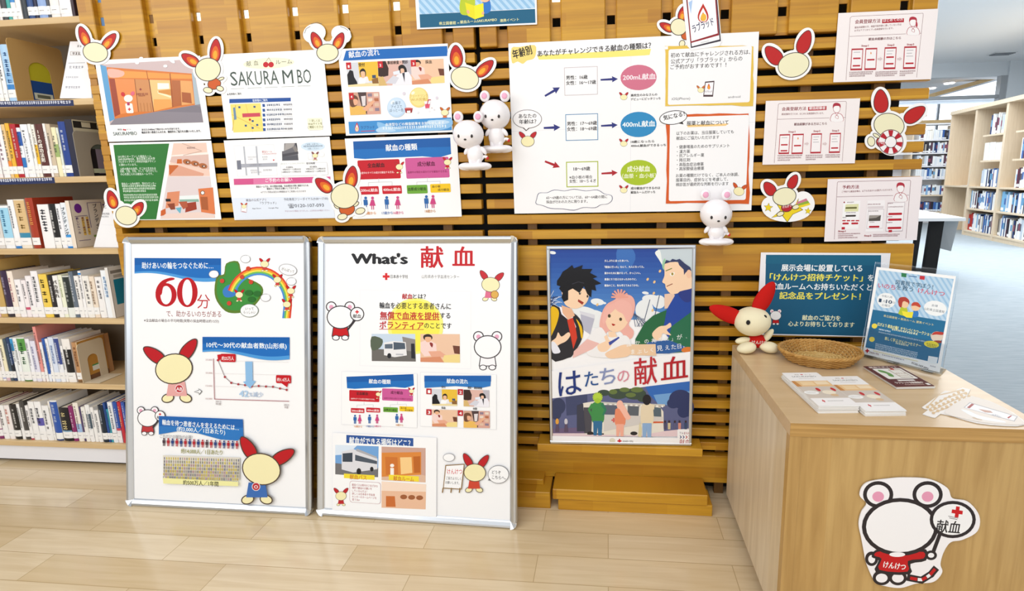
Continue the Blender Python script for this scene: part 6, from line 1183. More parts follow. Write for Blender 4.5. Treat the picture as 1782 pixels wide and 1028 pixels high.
# ================================================================== two display boards leaning on the wall
def board(corners, ztop_y, label, fill):
    P0 = oZ(*corners[3]); P1 = oZ(*corners[2]); ux = (P1 - P0).normalized(); up_ = Vector((0, ztop_y - (P0.y + P1.y) / 2, 1.035)); n = ux.cross(up_); n = n if n.y < 0 else -n
    base = Sheet(corners, P0, n, base=False); W, H = base.w, base.h; o = (P0 + P1) / 2; o.z = 0
    t = thing('display_board', label, 'display board', o, 'silver framed boards leaning on the slat wall')
    base.ctr = base.ctr + base.n.normalized() * 0.0
    def slab(b, a0, a1, v0, v1, e0, e1, m):
        P = lambda a, v, e: base.at(a, v, e)
        vs = [P(a, v, e) for e in (e0, e1) for v in (v0, v1) for a in (a0, a1)]
        b.add(vs, [(0, 2, 3, 1), (4, 5, 7, 6), (0, 1, 5, 4), (2, 6, 7, 3), (0, 4, 6, 2), (1, 3, 7, 5)], m)
    w = 0.027; r = 0.024; h2, w2 = H / 2, W / 2; z0 = -0.016; z1 = 0.004
    def rail(x0, y0, x1, y1):                                # profile: raised rounded outer lip falling towards the sheet
        b = MB(); d = Vector((x1 - x0, y1 - y0, 0)); L_ = d.length; d.normalize(); inn = Vector((-d.y, d.x, 0))
        if inn.dot(Vector((-(x0 + x1) / 2, -(y0 + y1) / 2, 0))) < 0: inn = -inn
        pr = [(0, z0), (0, -0.002), (0.002, 0.002), (0.006, z1), (0.012, z1 - 0.0005), (0.022, -0.002), (0.025, -0.0045), (w, -0.005), (w, z0)]
        vs = []
        for q in (0, L_):
            for u, e in pr: vs.append(base.at(x0 + d.x * q + inn.x * u, y0 + d.y * q + inn.y * u, e))
        k = len(pr); b.add(vs, [(i, (i + 1) % k, k + (i + 1) % k, k + i) for i in range(k)] + [list(range(k))[::-1], list(range(k, 2 * k))], ALU)
        b.build('frame_rail', t, o)
    rail(-w2 + r, -h2, w2 - r, -h2); rail(w2 - r, h2, -w2 + r, h2); rail(-w2, h2 - r, -w2, -h2 + r); rail(w2, -h2 + r, w2, h2 - r)
    for sx in (-1, 1):
        for sy in (-1, 1):                                   # rounded corner caps
            b = MB(); cx, cy = sx * (w2 - r), sy * (h2 - r); arc = [(cx + sx * r * math.cos(PI / 2 * i / 8), cy + sy * r * math.sin(PI / 2 * i / 8)) for i in range(9)]
            pts = arc + [(cx, cy + sy * 0.0) if False else (sx * (w2 - w), cy), (sx * (w2 - w), sy * (h2 - w)), (cx, sy * (h2 - w))][::1]
            pts = arc + [(cx, sy * (h2 - w)), (sx * (w2 - w), sy * (h2 - w)), (sx * (w2 - w), cy)]
            k = len(pts); vs = [base.at(a, v, z0) for a, v in pts] + [base.at(a, v, z1 + 0.0008) for a, v in arc] + [base.at(a, v, -0.0045) for a, v in pts[9:]]
            b.add(vs, [list(range(k, 2 * k))], ALUEDGE); b.add(vs, [(i, (i + 1) % k, k + (i + 1) % k, k + i) for i in range(k)], ALUEDGE); b.build('corner_cap', t, o)
    b = MB(); slab(b, -w2 + 0.006, w2 - 0.006, -h2 + 0.006, h2 - 0.006, -0.015, -0.008, simple('board_backing', 'c8ccd0', 0.6)); b.build('backing_board', t, o)
    sh = Sheet(corners, P0 , n, base=False); sh.ctr = base.ctr - base.n * 0.0065; sh.P0 = P0 - base.n * 0.0065; sh.rough = 0.22
    sh.slab([(-w2 + 0.024, -h2 + 0.024), (w2 - 0.024, -h2 + 0.024), (w2 - 0.024, h2 - 0.024), (-w2 + 0.024, h2 - 0.024)], 'f3f3f5', 'e0e0e0', 0.0006)
    fill(sh); so = sh.done('poster_sheet', parent=t, org=o)
    return t
def fill1(s):
    s.z(200, 400, 2.0556); DB = '1b66b0'
    def hdr(x0, y0, x1, y1, y2):
        def edge(a, b, amp, dy): return [(x0 + (x1 - x0) * t / 20, a + (b - a) * (0.5 - 0.5 * math.cos(PI * min(1, t / 20 * 1.1))) - amp * math.sin(2 * PI * t / 20) + dy) for t in range(20, -1, -1)]
        s.P([(x0, y0), (x1, y0 + (x1 - x0) * .004)] + edge(y1, y2, (y2 - y1) * .18, 0), '4a96d6')
        s.P([(x0, y0), (x1, y0 + (x1 - x0) * .004)] + edge(y1 - 6, y2 - 14, (y2 - y1) * .2, 0), '1d6ab8'); s.P([(x0, y0), (x1, y0 + 2), (x1, y0 + (y1 - y0) * .45), (x0, y0 + (y1 - y0) * .45)], '145ca8')
    hdr(70, 100, 380, 156, 182); s.T('助けあいの輪をつなぐために…', 96, 127, 352, 23, 'eef5fb', 0.015)
    R6 = 'b8141e'
    s.E(183, 232, 38, 42, R6); s.E(183, 233, 20, 33, 'f3f3f5'); s.S([(146, 232), (150, 205), (168, 182), (196, 171), (212, 172), (211, 178), (186, 186), (172, 208), (166, 232)], R6, 3); s.E(259, 223, 37, 53, R6); s.E(259, 223, 18, 46, 'f3f3f5')
    s.T('分', 294, 255, 340, 50, R6, 0.0); s.T('で、助かるいのちがある', 184, 299, 380, 22, '8a2a30', 0.0); s.T('※全血献血の場合の平均時間(実際の採血時間は約15分)', 104, 323, 372, 11, '5a4a4a', 0.01)
    s.S([(398, 120), (440, 112), (452, 150), (470, 170), (520, 195), (530, 225), (505, 265), (470, 290), (430, 298), (395, 290), (365, 255), (356, 215), (365, 165), (390, 158)], '5a7a2a', 3); s.S([(400, 124), (436, 118), (448, 156), (470, 176), (514, 198), (523, 224), (500, 258), (466, 280), (430, 288), (398, 280), (372, 250), (364, 215), (372, 172), (394, 164)], '3c8c3a', 3); s.S([(386, 215), (410, 195), (440, 205), (430, 235), (395, 240)], '3a7ac0', 3)
    for k, c in enumerate(('d8402c', 'ec9a2c', 'ecdc4a', '6ab85a', '4a8ad0')):
        ri = 118 - k * 6; pts = [(515 + (ri) * math.cos(a) * 0.98, 262 + (ri + 10) * math.sin(a)) for a in [PI * (1.12 + 0.9 * i / 20) for i in range(21)]]; pts += [(515 + 112 - k * 6 - 1, 262 + 52)]
        s.L(pts, c, 6.5)
    for x, y, r in ((445, 232, 13), (536, 122, 14), (582, 178, 13), (630, 218, 13), (616, 266, 13)): s.toon(x, y, r, body='c8403a')
    for x, y in ((468, 104), (355, 158), (632, 184), (540, 242)): s.E(x, y, 18, 14, '8a8a90'); s.E(x, y, 16.5, 12.5, 'f6f6f8'); s.E(x + 6, y - 4, 9, 8, 'f6f6f8')
    s.E(620, 142, 33, 20, '8a8a90', 12); s.E(620, 142, 31, 18.5, 'f6f6f8', 12); s.T('がんばって', 598, 138, 644, 11, '5a5a5e', 0.01, -14); s.E(482, 288, 33, 24, '6a7a6a'); s.E(482, 288, 31, 22, 'f6f6f8'); s.T('いって', 468, 281, 498, 11, '5a5a5e', 0.01); s.T('らっしゃい', 462, 294, 504, 11, '5a5a5e', 0.01)
    for x, y in ((478, 138), (456, 168), (385, 182), (410, 262), (488, 186)): s.E(x, y, 8, 8, 'c8442c')
    for x, y in ((480, 225), (510, 228), (490, 248)): s.E(x, y, 14, 10, '2a6a2a')
    s.toon(213, 496, 64, 'b8141e', rot=-9, body='e0a4a0', el=0.68, spread=46); s.E(232, 567, 15, 15, 'f0e4e4'); s.E(232, 567, 13, 13, 'b8323a'); s.T('AB', 221, 567, 243, 15, 'f4eaea', 0.02); s.P([(284, 578), (302, 572), (300, 566), (314, 576), (303, 590), (302, 583)], '5a5a5a'); s.P([(288, 578), (303, 574), (302, 569), (311, 576), (304, 586), (303, 581)], 'f3f3f5')
    hdr(315, 382, 626, 436, 462); s.T('10代～30代の献血者数(山形県)', 330, 410, 616, 19, 'eef5fb', 0.02)
    s.L([(354, 460), (358, 604), (624, 612)], 'a86a70', 2.4)
    for y in (466, 512, 558): s.L([(358, y), (622, y + 6)], 'e2dede', 1)
    for t, y in (('25,000', 463), ('20,000', 510), ('15,000', 556), ('10,000', 602)): s.T(t, 326, y, 350, 7, 'b08a8a')
    pts = [(370, 465), (395, 525), (418, 546), (443, 551), (467, 554), (491, 559), (516, 557), (542, 559), (567, 560), (592, 566), (616, 571)]; s.L(pts, '7a6a6c', 1.8)
    for x, y in pts: s.E(x, y, 4, 4, 'a83a40')
    s.P([(368, 446), (380, 444), (384, 456), (372, 470)], 'c01420'); s.R(380, 442, 434, 472, 'c01420', 4); s.T('約25万人', 384, 458, 428, 14, 'f6e8e8', 0.02); s.R(578, 518, 632, 548, 'c01420', 4); s.P([(596, 546), (622, 546), (618, 562)], 'c01420'); s.T('約1.4万人', 582, 534, 628, 13, 'f6e8e8', 0.02)
    s.P([(468, 470), (494, 470), (495, 538), (506, 540), (485, 566), (460, 542), (470, 540)], '8ab8e0'); s.T('42', 446, 583, 480, 28, 'aac8e4', 0.03); s.T('%減少', 482, 587, 532, 18, 'a4b8d4', 0.01); s.T('2012\n年度', 362, 612, 382, 8, '8a7a7a'); s.T('2023', 606, 624, 624, 8, '8a7a7a'); s.T('年度', 608, 633, 622, 8, '8a7a7a')
    s.bear(120, 672, 34, shirt='b8343a'); s.P([(160, 664), (460, 676), (462, 740), (440, 752), (380, 748), (300, 726), (230, 718), (160, 730)], '2a74bc'); s.P([(160, 664), (460, 676), (461, 706), (160, 700)], '1a60ac'); s.T('輸血を待つ患者さんを支えるためには…', 172, 686, 446, 19, 'eef5fb', 0.02, -2); s.T('(約3,000人／1日あたり)', 224, 709, 397, 17, 'eef5fb', 0.02, -2); s.T('これだけの献血が必要！', 164, 736, 280, 13, '8a8a8e')
    for i in range(18): s.icon(178 + i * 15.4, 757 + i * 0.6, 28, ('27407c', 'b02430')[i % 2] if i % 5 else ('4a3a44', 'b02430')[i % 2], False)
    s.T('約14,000人／1日あたり', 240, 788, 388, 17, '8a8a3a', 0.015)
    r = random.Random(5); s.P([(176, 804), (450, 812), (450, 892), (178, 880)], 'dcd6c8')
    for row in range(7):
        for i in range(34): c = r.choice(('a8a098', '8a8a7a', 'c8b84a', 'b08a90', '7a7a88', 'c0a84a')); x = 180 + i * 8; y = 810 + row * 11 + i * 0.22; s.R(x, y, x + 4, y + 9, c)
    s.P([(180, 882), (448, 896), (448, 912), (182, 902)], 'ece8a4'); s.T('約500万人／1年間', 252, 898, 378, 17, '3a3a2a', 0.02)
    s.toon(531, 851, 66, 'b8141e', rot=14, body='3a6ab0', el=0.66, spread=46); s.E(512, 913, 15, 15, 'f0e4e4'); s.E(512, 913, 13, 13, 'b8323a'); s.T('O', 505, 913, 519, 15, 'f4eaea', 0.02)
board([(207, 412), (538, 410), (543, 897), (228, 880)], -0.036, 'silver framed board headed 60 in large red figures, left of the two leaning boards', fill1)
def fill2(s):
    s.z(540, 400, 1.9757)
    s.T("What's", 140, 97, 336, 44, '1c1c22', 0.05); s.T('献', 379, 93, 458, 72, 'c01824', 0.02); s.T('血', 488, 92, 566, 68, 'c01824', 0.02); s.cross(261, 160, 12); s.T('日本赤十字社', 276, 160, 336, 12, '3a3a40', 0.02); s.T('山形県赤十字血液センター', 383, 160, 512, 12, '3a3a40', 0.0)
    s.toon(620, 188, 30, 'c01824', rot=6, body='d86a8a'); s.E(634, 222, 14, 14, '8a5a20'); s.E(634, 222, 12, 12, 'd8a84a'); s.B(170, 206, 552, 478, 'eaeaee', 1.5, 'f6f6f8'); s.bear(104, 300, 44); s.bear(610, 402, 44, sign=False, shirt='f4f0f2')
    for x, y, rx, ry in ((362, 330, 96, 96), (362, 330, 84, 88)): s.E(x, y, rx, ry, 'f4ec7a' if rx > 90 else 'f2e650')
    s.T('献血', 316, 228, 352, 18, 'b8242c', 0.025); s.T('とは？', 353, 228, 398, 17, '2a2a30', 0.02); s.T('輸血を必要とする患者さんに', 238, 259, 484, 21, '2a2a30', 0.02); s.T('無償で血液を提供', 240, 293, 444, 25, 'b8242c', 0.03); s.T('する', 446, 294, 482, 20, '2a2a30', 0.02); s.T('ボランティア', 238, 326, 390, 26, 'b8242c', 0.03); s.T('のことです', 392, 328, 486, 20, '2a2a30', 0.02); s.L([(240, 308), (444, 309)], 'b8242c', 2); s.L([(238, 341), (390, 342)], 'b8242c', 2)
    def bus(q, sky):
        s.P([q(0, 0), q(1, 0), q(1, 1), q(0, 1)], sky); s.P([q(0, .55), q(1, .6), q(1, 1), q(0, 1)], '6a6662'); s.S([q(0, .1), q(.25, .2), q(.2, .5), q(0, .6)], '55604e', 3); s.P([q(.7, .1), q(1, .2), q(1, .65), q(.75, .6)], '8a8480'); s.P([q(.28, .32), q(.5, .26), q(.78, .3), q(.8, .78), q(.52, .85), q(.28, .78)], 'e6e4e4'); s.P([q(.5, .3), q(.76, .33), q(.77, .55), q(.5, .58)], '4a5664'); s.P([q(.3, .38), q(.48, .36), q(.48, .54), q(.3, .54)], '5a6674'); s.E(*q(.4, .8), 7, 9, '222226'); s.R(*q(.55, .72), *q(.72, .78), 'b8b8bc'); s.P([q(.9, .35), q(.98, .35), q(.99, .9), q(.9, .88)], '222228')
    bus(quad((211, 357), (361, 357), (363, 452), (212, 450)), 'c4d4e4'); photo_nurse(s, quad((379, 357), (514, 358), (515, 456), (379, 453)))
    s.B(108, 485, 368, 680, 'e6e6ea', 1.5, 'f6f6f8'); s.B(378, 488, 640, 686, 'e6e6ea', 1.5, 'f6f6f8')
    ox, oy, sc = s.ox, s.oy, s.sc
    k = 230 / 424.0; s.z(ox + (125 - 588 * k) / sc, oy + (497 - 604 * k) / sc, sc / k); chart_kinds(s); s.z(ox, oy, sc)
    s.P([(393, 500), (622, 500), (620, 536), (590, 542), (500, 536), (394, 542)], '2a74bc'); s.P([(393, 500), (622, 500), (622, 520), (393, 520)], '175ca8'); s.T('献血の流れ', 470, 518, 543, 16, 'eef5fb', 0.02)
    for f, q, n_, x, y, t in ((photo_reception, quad((420, 546), (506, 548), (506, 604), (420, 602)), '1', 409, 554, '受付'), (photo_doctor, quad((528, 548), (616, 550), (616, 608), (528, 605)), '2', 517, 556, '問診・事前検査'), (photo_nurse, quad((420, 616), (506, 618), (506, 676), (420, 674)), '3', 409, 625, '採血'), (photo_rest, quad((528, 620), (618, 622), (618, 680), (528, 678)), '4', 517, 628, '休憩')):
        f(s, q); s.R(x - 9, y - 10, x + 9, y + 10, 'b81c26'); s.T(n_, x - 4, y, x + 5, 13, 'f6f0f0', 0.03); w_ = 7 * len(t); s.T(t, x + 50 - w_ / 2, y - 15, x + 50 + w_ / 2, 8, '2a2a30', 0.02)
    s.B(78, 695, 435, 985, 'ececf0', 1.5, 'f5f5f7'); s.R(126, 703, 356, 742, '2a5296'); s.T('献血ができる場所はどこ？', 136, 722, 346, 24, 'f0f4fa', 0.025)
    q = quad((88, 737), (237, 742), (235, 848), (88, 838)); s.P([q(0, 0), q(1, 0), q(1, 1), q(0, 1)], '6fa0d4'); s.P([q(0, .0), q(.5, 0), q(.3, .3), q(0, .35)], 'd8e4f0'); s.P([q(0, .62), q(1, .7), q(1, 1), q(0, 1)], '6f6e70'); s.P([q(.15, .22), q(.42, .12), q(.98, .4), q(.98, .74), q(.42, .9), q(.15, .82)], 'd8d8dc'); s.P([q(.17, .28), q(.4, .24), q(.4, .55), q(.17, .56)], '38424e'); s.P([q(.46, .3), q(.97, .48), q(.97, .58), q(.46, .5)], '4a5460'); s.P([q(.5, .1), q(.96, .34), q(.96, .4), q(.48, .18)], 'a8a8ac'); s.E(*q(.55, .85), 8, 11, '1e1e22'); s.E(*q(.85, .75), 6, 8, '1e1e22')
    q = quad((247, 743), (398, 748), (398, 866), (247, 858)); s.P([q(0, 0), q(1, 0), q(1, 1), q(0, 1)], 'c8a090'); s.P([q(0, .18), q(.9, .12), q(.9, .78), q(0, .9)], 'd68438'); s.P([q(.42, .3), q(.68, .28), q(.7, .74), q(.44, .8)], 'f0c888'); s.P([q(.08, .3), q(.36, .3), q(.38, .8), q(.1, .84)], 'c8702c'); s.P([q(.72, .26), q(.88, .24), q(.88, .72), q(.74, .74)], 'b8621e'); s.R(*q(.2, .62), *q(.28, .86), 'f2ece4'); s.E(*q(.24, .55), 7, 6, 'f2ece4'); s.P([q(0, .9), q(.9, .78), q(1, .8), q(1, 1), q(0, 1)], 'd8b49a')
    q = quad((247, 862), (400, 872), (398, 958), (247, 952)); s.P([q(0, 0), q(1, 0), q(1, 1), q(0, 1)], 'e4b898'); s.P([q(0, .0), q(1, 0), q(1, .3), q(0, .36)], 'f0d8c4'); s.P([q(.1, .55), q(.3, .54), q(.32, .95), q(.1, .96)], 'c46a30')
    for x in (.5, .68, .86): s.E(*q(x, .55), 12, 8, '9a5a34')
    s.R(118, 835, 223, 857, 'eed838'); s.T('献血バス', 138, 846, 196, 16, 'c87a2a', 0.02); s.R(272, 839, 375, 863, 'eed838'); s.T('献血ルーム', 288, 851, 358, 16, 'c8702a', 0.02)
    s.toon(108, 912, 18, 'b8242c', body='b8242c'); s.R(138, 860, 244, 940, 'b8848a', 8); s.R(139, 861, 243, 939, 'f6f4f5', 8)
    for i, (t, x1) in enumerate((('献血バスは県内のさまざまな', 234), ('場所で献血のお願いを', 214), ('しているんだよ！', 198), ('詳しくは日本赤十字血液', 224), ('センターのホームページを', 230), ('見てね♪', 172))): s.T(t, 146, 873 + i * 10.2, x1, 8, 'a0303a', 0.01)
    s.E(478, 780, 20, 14, '8a8a90'); s.E(478, 780, 18.5, 12.5, 'f6f6f8'); s.P([(466, 806), (532, 802), (522, 890), (458, 886)], '8a6a3a'); s.P([(469, 809), (529, 805), (519, 887), (461, 883)], 'f6f4f4'); s.T('けんけつ', 472, 828, 524, 19, 'd0383e', 0.01, 3); s.T('ご協力よろしく', 468, 850, 520, 10, '4a4a4e', 0.01); s.T('お願いします。', 466, 865, 514, 10, '4a4a4e', 0.01)
    for x in (458, 487, 516): s.L([(x, 885), (x - 2, 900)], '8a6a3a', 4)
    s.toon(567, 832, 36, 'b8141e', rot=4, body='c8442e', el=0.72, spread=34); s.E(648, 838, 36, 31, '5a5a5e'); s.P([(618, 850), (612, 858), (626, 860)], '5a5a5e'); s.E(648, 838, 34.5, 29.5, 'f6f6f8'); s.T('どうぞ', 626, 830, 656, 13, '2a2a30', 0.015); s.T('こちらへ。', 626, 847, 674, 13, '2a2a30', 0.015)
board([(549, 411), (899, 410), (902, 921), (555, 897)], -0.036, "silver framed board headed What's in black and red, right of the two leaning boards", fill2)

# ================================================================== silver framed poster on the ledge
def framed_poster():
    cs = [(952, 428), (1209.5, 426.5), (1205.5, 776.5), (955.5, 772.5)]
    P0 = oZ(955.5, 772.5, LEDGE_Z + 0.001); P1 = oZ(1205.5, 776.5, LEDGE_Z + 0.001); ux = (P1 - P0).normalized(); up_ = Vector((0, 0.026, 0.74)); n = ux.cross(up_); n = n if n.y < 0 else -n
    f = Sheet(cs, P0, n, base=False); w2, h2 = f.w / 2, f.h / 2; o = f.at(0, h2, 0)
    dz = LEDGE_Z + 0.0006 - min(f.at(-w2, h2, -0.012).z, f.at(w2, h2, -0.012).z)
    f.ctr = f.ctr + Vector((0, 0, max(0, min(0.006, dz))))
    t = thing('framed_poster', 'silver framed illustrated poster of three young people standing on the wooden ledge', 'framed poster', o)
    fw = 0.0115
    for (a0, a1, v0, v1) in ((-w2, w2, -h2, -h2 + fw), (-w2, w2, h2 - fw, h2), (-w2, -w2 + fw, -h2 + fw, h2 - fw), (w2 - fw, w2, -h2 + fw, h2 - fw)):
        b = MB(); hor = a1 - a0 > v1 - v0; e0, e1 = -0.014, 0.0
        q = [(a0, v0), (a1, v0), (a1, v1), (a0, v1)]; c = 0.0025
        qi = [(a0 + c, v0 + c), (a1 - c, v0 + c), (a1 - c, v1 - c), (a0 + c, v1 - c)]
        vs = [f.at(*p, e0) for p in q] + [f.at(*p, e1 - 0.002) for p in q] + [f.at(*p, e1) for p in qi]
        fs = [(3, 2, 1, 0), (8, 9, 10, 11)] + [(i, (i + 1) % 4, 4 + (i + 1) % 4, 4 + i) for i in range(4)] + [(4 + i, 4 + (i + 1) % 4, 8 + (i + 1) % 4, 8 + i) for i in range(4)]
        b.add(vs, fs, ALU); b.build('frame_rail', t, o)
    s = Sheet(cs, P0, n, base=False); s.ctr = f.ctr - f.n * 0.006; s.P0 = P0 - f.n * 0.006 + Vector((0, 0, 0)); s.rough = 0.2
    s.slab([(-w2 + 0.009, -h2 + 0.009), (w2 - 0.009, -h2 + 0.009), (w2 - 0.009, h2 - 0.009), (-w2 + 0.009, h2 - 0.009)], 'f2f1f2', 'b8b8b8', 0.004)
    s.z(950, 420, 5.14); SKIN, SK2 = 'f2cfae', 'e4b290'
    s.grad(36, 55, 1310, 700, '1d3f92', '5b93cf', 14)
    s.S([(640, 60), (760, 55), (800, 160), (700, 300), (640, 220)], '3a6cb4', 3); s.P([(1000, 70), (1310, 60), (1310, 440), (1130, 300), (1010, 160)], 'c4cfd4'); s.S([(975, 100), (1020, 80), (1040, 180), (1070, 260), (1010, 160)], 'e8ece8', 3); s.S([(1040, 200), (1065, 150), (1080, 240), (1050, 250)], '9ac8a4', 3)
    for x, y, a, b in ((460, 540, 60, 30), (520, 550, 20, 10), (330, 640, 140, 60), (420, 690, 130, 80), (950, 520, 90, 44), (1010, 540, 60, 60), (880, 610, 80, 90), (960, 680, 120, 60), (890, 460, 30, 13), (60, 100, 30, 14)): s.E(x, y, a, b, 'e6e9ea', 8)
    for x, y in ((970, 362), (910, 338), (460, 565), (965, 462), (955, 615), (1020, 265)): s.E(x, y, 10, 14, 'e8c088', 30)
    for i in range(16): a = (38, 500 + i * 6); s.L([a, (70 + (i * 37) % 80, 440 + (i * 53) % 160)], '2f3c66' if i % 2 else 'c4ccdc', 5)
    s.P([(310, 650), (435, 690), (395, 830), (320, 780)], 'b4b4c4'); s.P([(300, 620), (435, 655), (435, 690), (310, 650)], 'd4d4dc')
    for x0, y0, x1, y1 in ((930, 520, 865, 760), (1015, 480, 970, 680)): s.L([(x0, y0), (x1, y1)], '3a4a6a', 6)
    for i in range(18): s.L([(800 + i * 9, 760), (780 + (i * 41) % 160, 640 + (i * 23) % 90)], 'c8cdd4' if i % 2 else '4a5470', 5)
    # left figure: black hair, dark jacket, red tie, yellow strap
    s.S([(38, 600), (120, 590), (180, 640), (250, 640), (320, 720), (330, 850), (250, 1000), (200, 1040), (40, 1040)], '25242a', 3); s.S([(38, 605), (90, 590), (118, 640), (95, 740), (50, 840), (38, 860)], 'e2b41c', 3); s.S([(270, 690), (320, 760), (330, 850), (315, 860), (300, 770)], 'e2b41c', 3); s.P([(120, 580), (180, 600), (250, 640), (240, 690), (270, 760), (250, 860), (200, 700), (140, 650)], 'ece9f0'); s.P([(190, 700), (240, 680), (265, 760), (280, 860), (245, 960), (225, 860)], 'cc3a26')
    s.P([(140, 570), (230, 600), (260, 660), (200, 700), (150, 640)], SK2); s.S([(150, 420), (260, 400), (370, 440), (380, 510), (340, 570), (260, 600), (180, 570), (150, 500)], SKIN, 4); s.S([(155, 450), (185, 420), (210, 450), (200, 510), (165, 500)], SKIN, 3)
    s.P([(100, 350), (130, 310), (150, 270), (190, 245), (235, 210), (250, 240), (330, 210), (320, 245), (415, 245), (395, 280), (460, 315), (420, 330), (495, 375), (440, 390), (450, 440), (410, 430), (405, 500), (370, 470), (340, 400), (300, 460), (240, 420), (200, 440), (200, 520), (160, 540), (140, 500), (150, 460), (118, 420), (130, 400), (98, 390)], '17171c'); s.L([(235, 380), (290, 360), (340, 372)], '3a3a44', 5)
    s.P([(290, 515), (340, 545), (325, 565), (285, 535)], '9a3428'); s.L([(300, 448), (312, 460)], '2a2a2e', 6); s.L([(368, 480), (376, 494)], '2a2a2e', 6); s.L([(280, 420), (315, 425)], '1c1c20', 6)
    s.E(304, 462, 9, 13, '2a2426', 10); s.E(372, 490, 7, 12, '2a2426', 10); s.E(306, 458, 3, 4, 'f4f0ea'); s.L([(286, 440), (318, 436)], '1c1c20', 5)
    s.S([(45, 900), (90, 860), (110, 810), (140, 850), (200, 810), (218, 840), (180, 890), (120, 920), (60, 960)], SKIN, 3); s.S([(45, 905), (80, 900), (130, 980), (100, 1000), (60, 990)], 'e4e4ec', 3)
    # middle figure: long pink hair
    s.S([(480, 760), (500, 640), (545, 560), (620, 515), (640, 480), (700, 470), (770, 490), (798, 560), (780, 660), (740, 740), (785, 800), (770, 860), (720, 870), (660, 800), (560, 800), (520, 840)], 'e8aca0', 4)
    for i in range(8): a = PI + PI * i / 7; s.L([(660, 500), (660 + 72 * math.cos(a), 495 + 66 * math.sin(a))], 'e4a090', 16)
    s.S([(530, 620), (600, 580), (720, 640), (740, 700), (690, 780), (620, 810), (560, 780), (530, 700)], SKIN, 4); s.S([(600, 560), (680, 520), (760, 560), (770, 640), (730, 720), (690, 650), (640, 620)], 'ebb2a6', 3); s.S([(540, 590), (620, 550), (620, 600), (560, 660), (520, 740), (505, 690)], 'ebb2a6', 3)
    s.E(567, 664, 13, 16, '4a4030'); s.E(668, 694, 13, 15, '4a4030'); s.S([(588, 732), (622, 742), (600, 754)], 'b03428', 2); s.P([(560, 800), (620, 810), (640, 860), (560, 870)], SKIN)
    s.S([(380, 860), (440, 780), (500, 770), (560, 850), (640, 850), (720, 840), (760, 920), (700, 1030), (430, 1030), (360, 980)], 'eceaea', 3); s.P([(250, 980), (370, 870), (480, 910), (420, 960), (240, 1040)], 'e6b8b0'); s.S([(460, 930), (510, 900), (570, 880), (590, 920), (540, 980), (480, 980)], SKIN, 3); s.P([(520, 850), (545, 830), (570, 890), (545, 920)], SKIN); s.P([(560, 900), (650, 850), (660, 860), (570, 930)], '3a4a9a')
    # right figure: short dark blue hair, blue and green coat
    s.P([(1060, 470), (1140, 460), (1170, 520), (1130, 590), (1060, 600)], 'e6c4ac'); s.S([(1060, 210), (1100, 180), (1190, 190), (1280, 250), (1310, 400), (1240, 440), (1130, 470), (1075, 420), (1065, 380), (1040, 360), (1060, 300)], SKIN, 4); s.P([(1060, 200), (1075, 165), (1110, 175), (1130, 155), (1165, 165), (1195, 155), (1240, 195), (1290, 230), (1300, 260), (1250, 275), (1235, 300), (1230, 250), (1190, 210), (1180, 180), (1110, 185)], '333a60'); s.E(1278, 290, 24, 38, 'ecc0a0'); s.S([(1110, 285), (1150, 275), (1140, 305), (1115, 305)], 'f6f0e6', 3); s.E(1130, 290, 10, 12, '9a8430'); s.L([(1072, 262), (1125, 240)], '6a7a34', 8); s.L([(1080, 400), (1130, 378)], '8a4430', 7)
    s.P([(1160, 470), (1310, 415), (1310, 860), (1120, 900), (1030, 760), (1060, 640)], '24479c'); s.S([(1180, 460), (1260, 430), (1310, 430), (1310, 520), (1240, 540)], '2c3a80', 3); s.P([(880, 730), (960, 660), (1080, 610), (1060, 720), (1040, 800), (900, 930), (800, 930), (800, 870)], '22643e'); s.P([(1120, 760), (1310, 620), (1310, 980), (1060, 1000), (1000, 960), (1100, 860)], '24694a'); s.P([(900, 900), (1100, 880), (1300, 960), (1100, 1000), (900, 1000)], '2a5a9a')
    s.S([(950, 820), (1010, 760), (1070, 750), (1110, 725), (1120, 760), (1080, 790), (1120, 835), (1080, 830), (1040, 820), (1020, 880), (970, 870)], SKIN, 3); s.P([(700, 920), (980, 915), (985, 1020), (700, 1010)], 'e6c4a0'); s.S([(530, 1000), (600, 960), (700, 920), (750, 960), (740, 1020), (640, 1040), (560, 1040)], 'eec9a6', 3); s.E(1260, 965, 50, 24, 'd87830', -8)
    for i, (tx_, x1) in enumerate((('久しぶりに会ったあいつ。', 740), ('「献血に行った」なんて、大人になってた。', 878), ('誰かのために動けるって、かっこいい。', 846), ('素直にそう言えなかったかわりに、', 812), ('献血のこと、私も考えてみようかな。', 830))): s.T(tx_, 524, 172 + i * 55, x1, 20, 'f2f4f8', 0.03)
    for ch, x, y, h in (('誰', 720, 918, 42), ('か', 800, 905, 40), ('の', 880, 892, 40), ('た', 945, 884, 42), ('め', 1005, 874, 40), ('に', 1060, 868, 42), ('」', 1120, 870, 36), ('が', 1170, 855, 46), ('、', 1250, 850, 30), ('ま', 760, 985, 44), ('ぶ', 815, 985, 38), ('し', 880, 975, 40), ('く', 935, 968, 38), ('見', 990, 955, 50), ('え', 1065, 948, 44), ('た', 1120, 942, 46), ('日', 1175, 935, 44), ('。', 1225, 930, 36)): s.T(ch, x, y, None, h, 'f4f4f2', -0.004, 7)
    # lower half
    s.z(950, 600, 5.558); s.P([(48, 250), (1410, 60), (1410, 345), (50, 515)], 'f2f1f2')
    ss = s.lay
    s.P([(50, 515), (1410, 345), (1405, 860), (55, 860)], '5a5f86'); s.P([(960, 400), (1410, 345), (1410, 560), (1080, 560), (1000, 480)], '2f66b4'); s.P([(1040, 480), (1410, 440), (1410, 600), (1080, 570)], '6f9ed0'); s.P([(190, 500), (400, 475), (405, 660), (200, 680)], '3f4668')
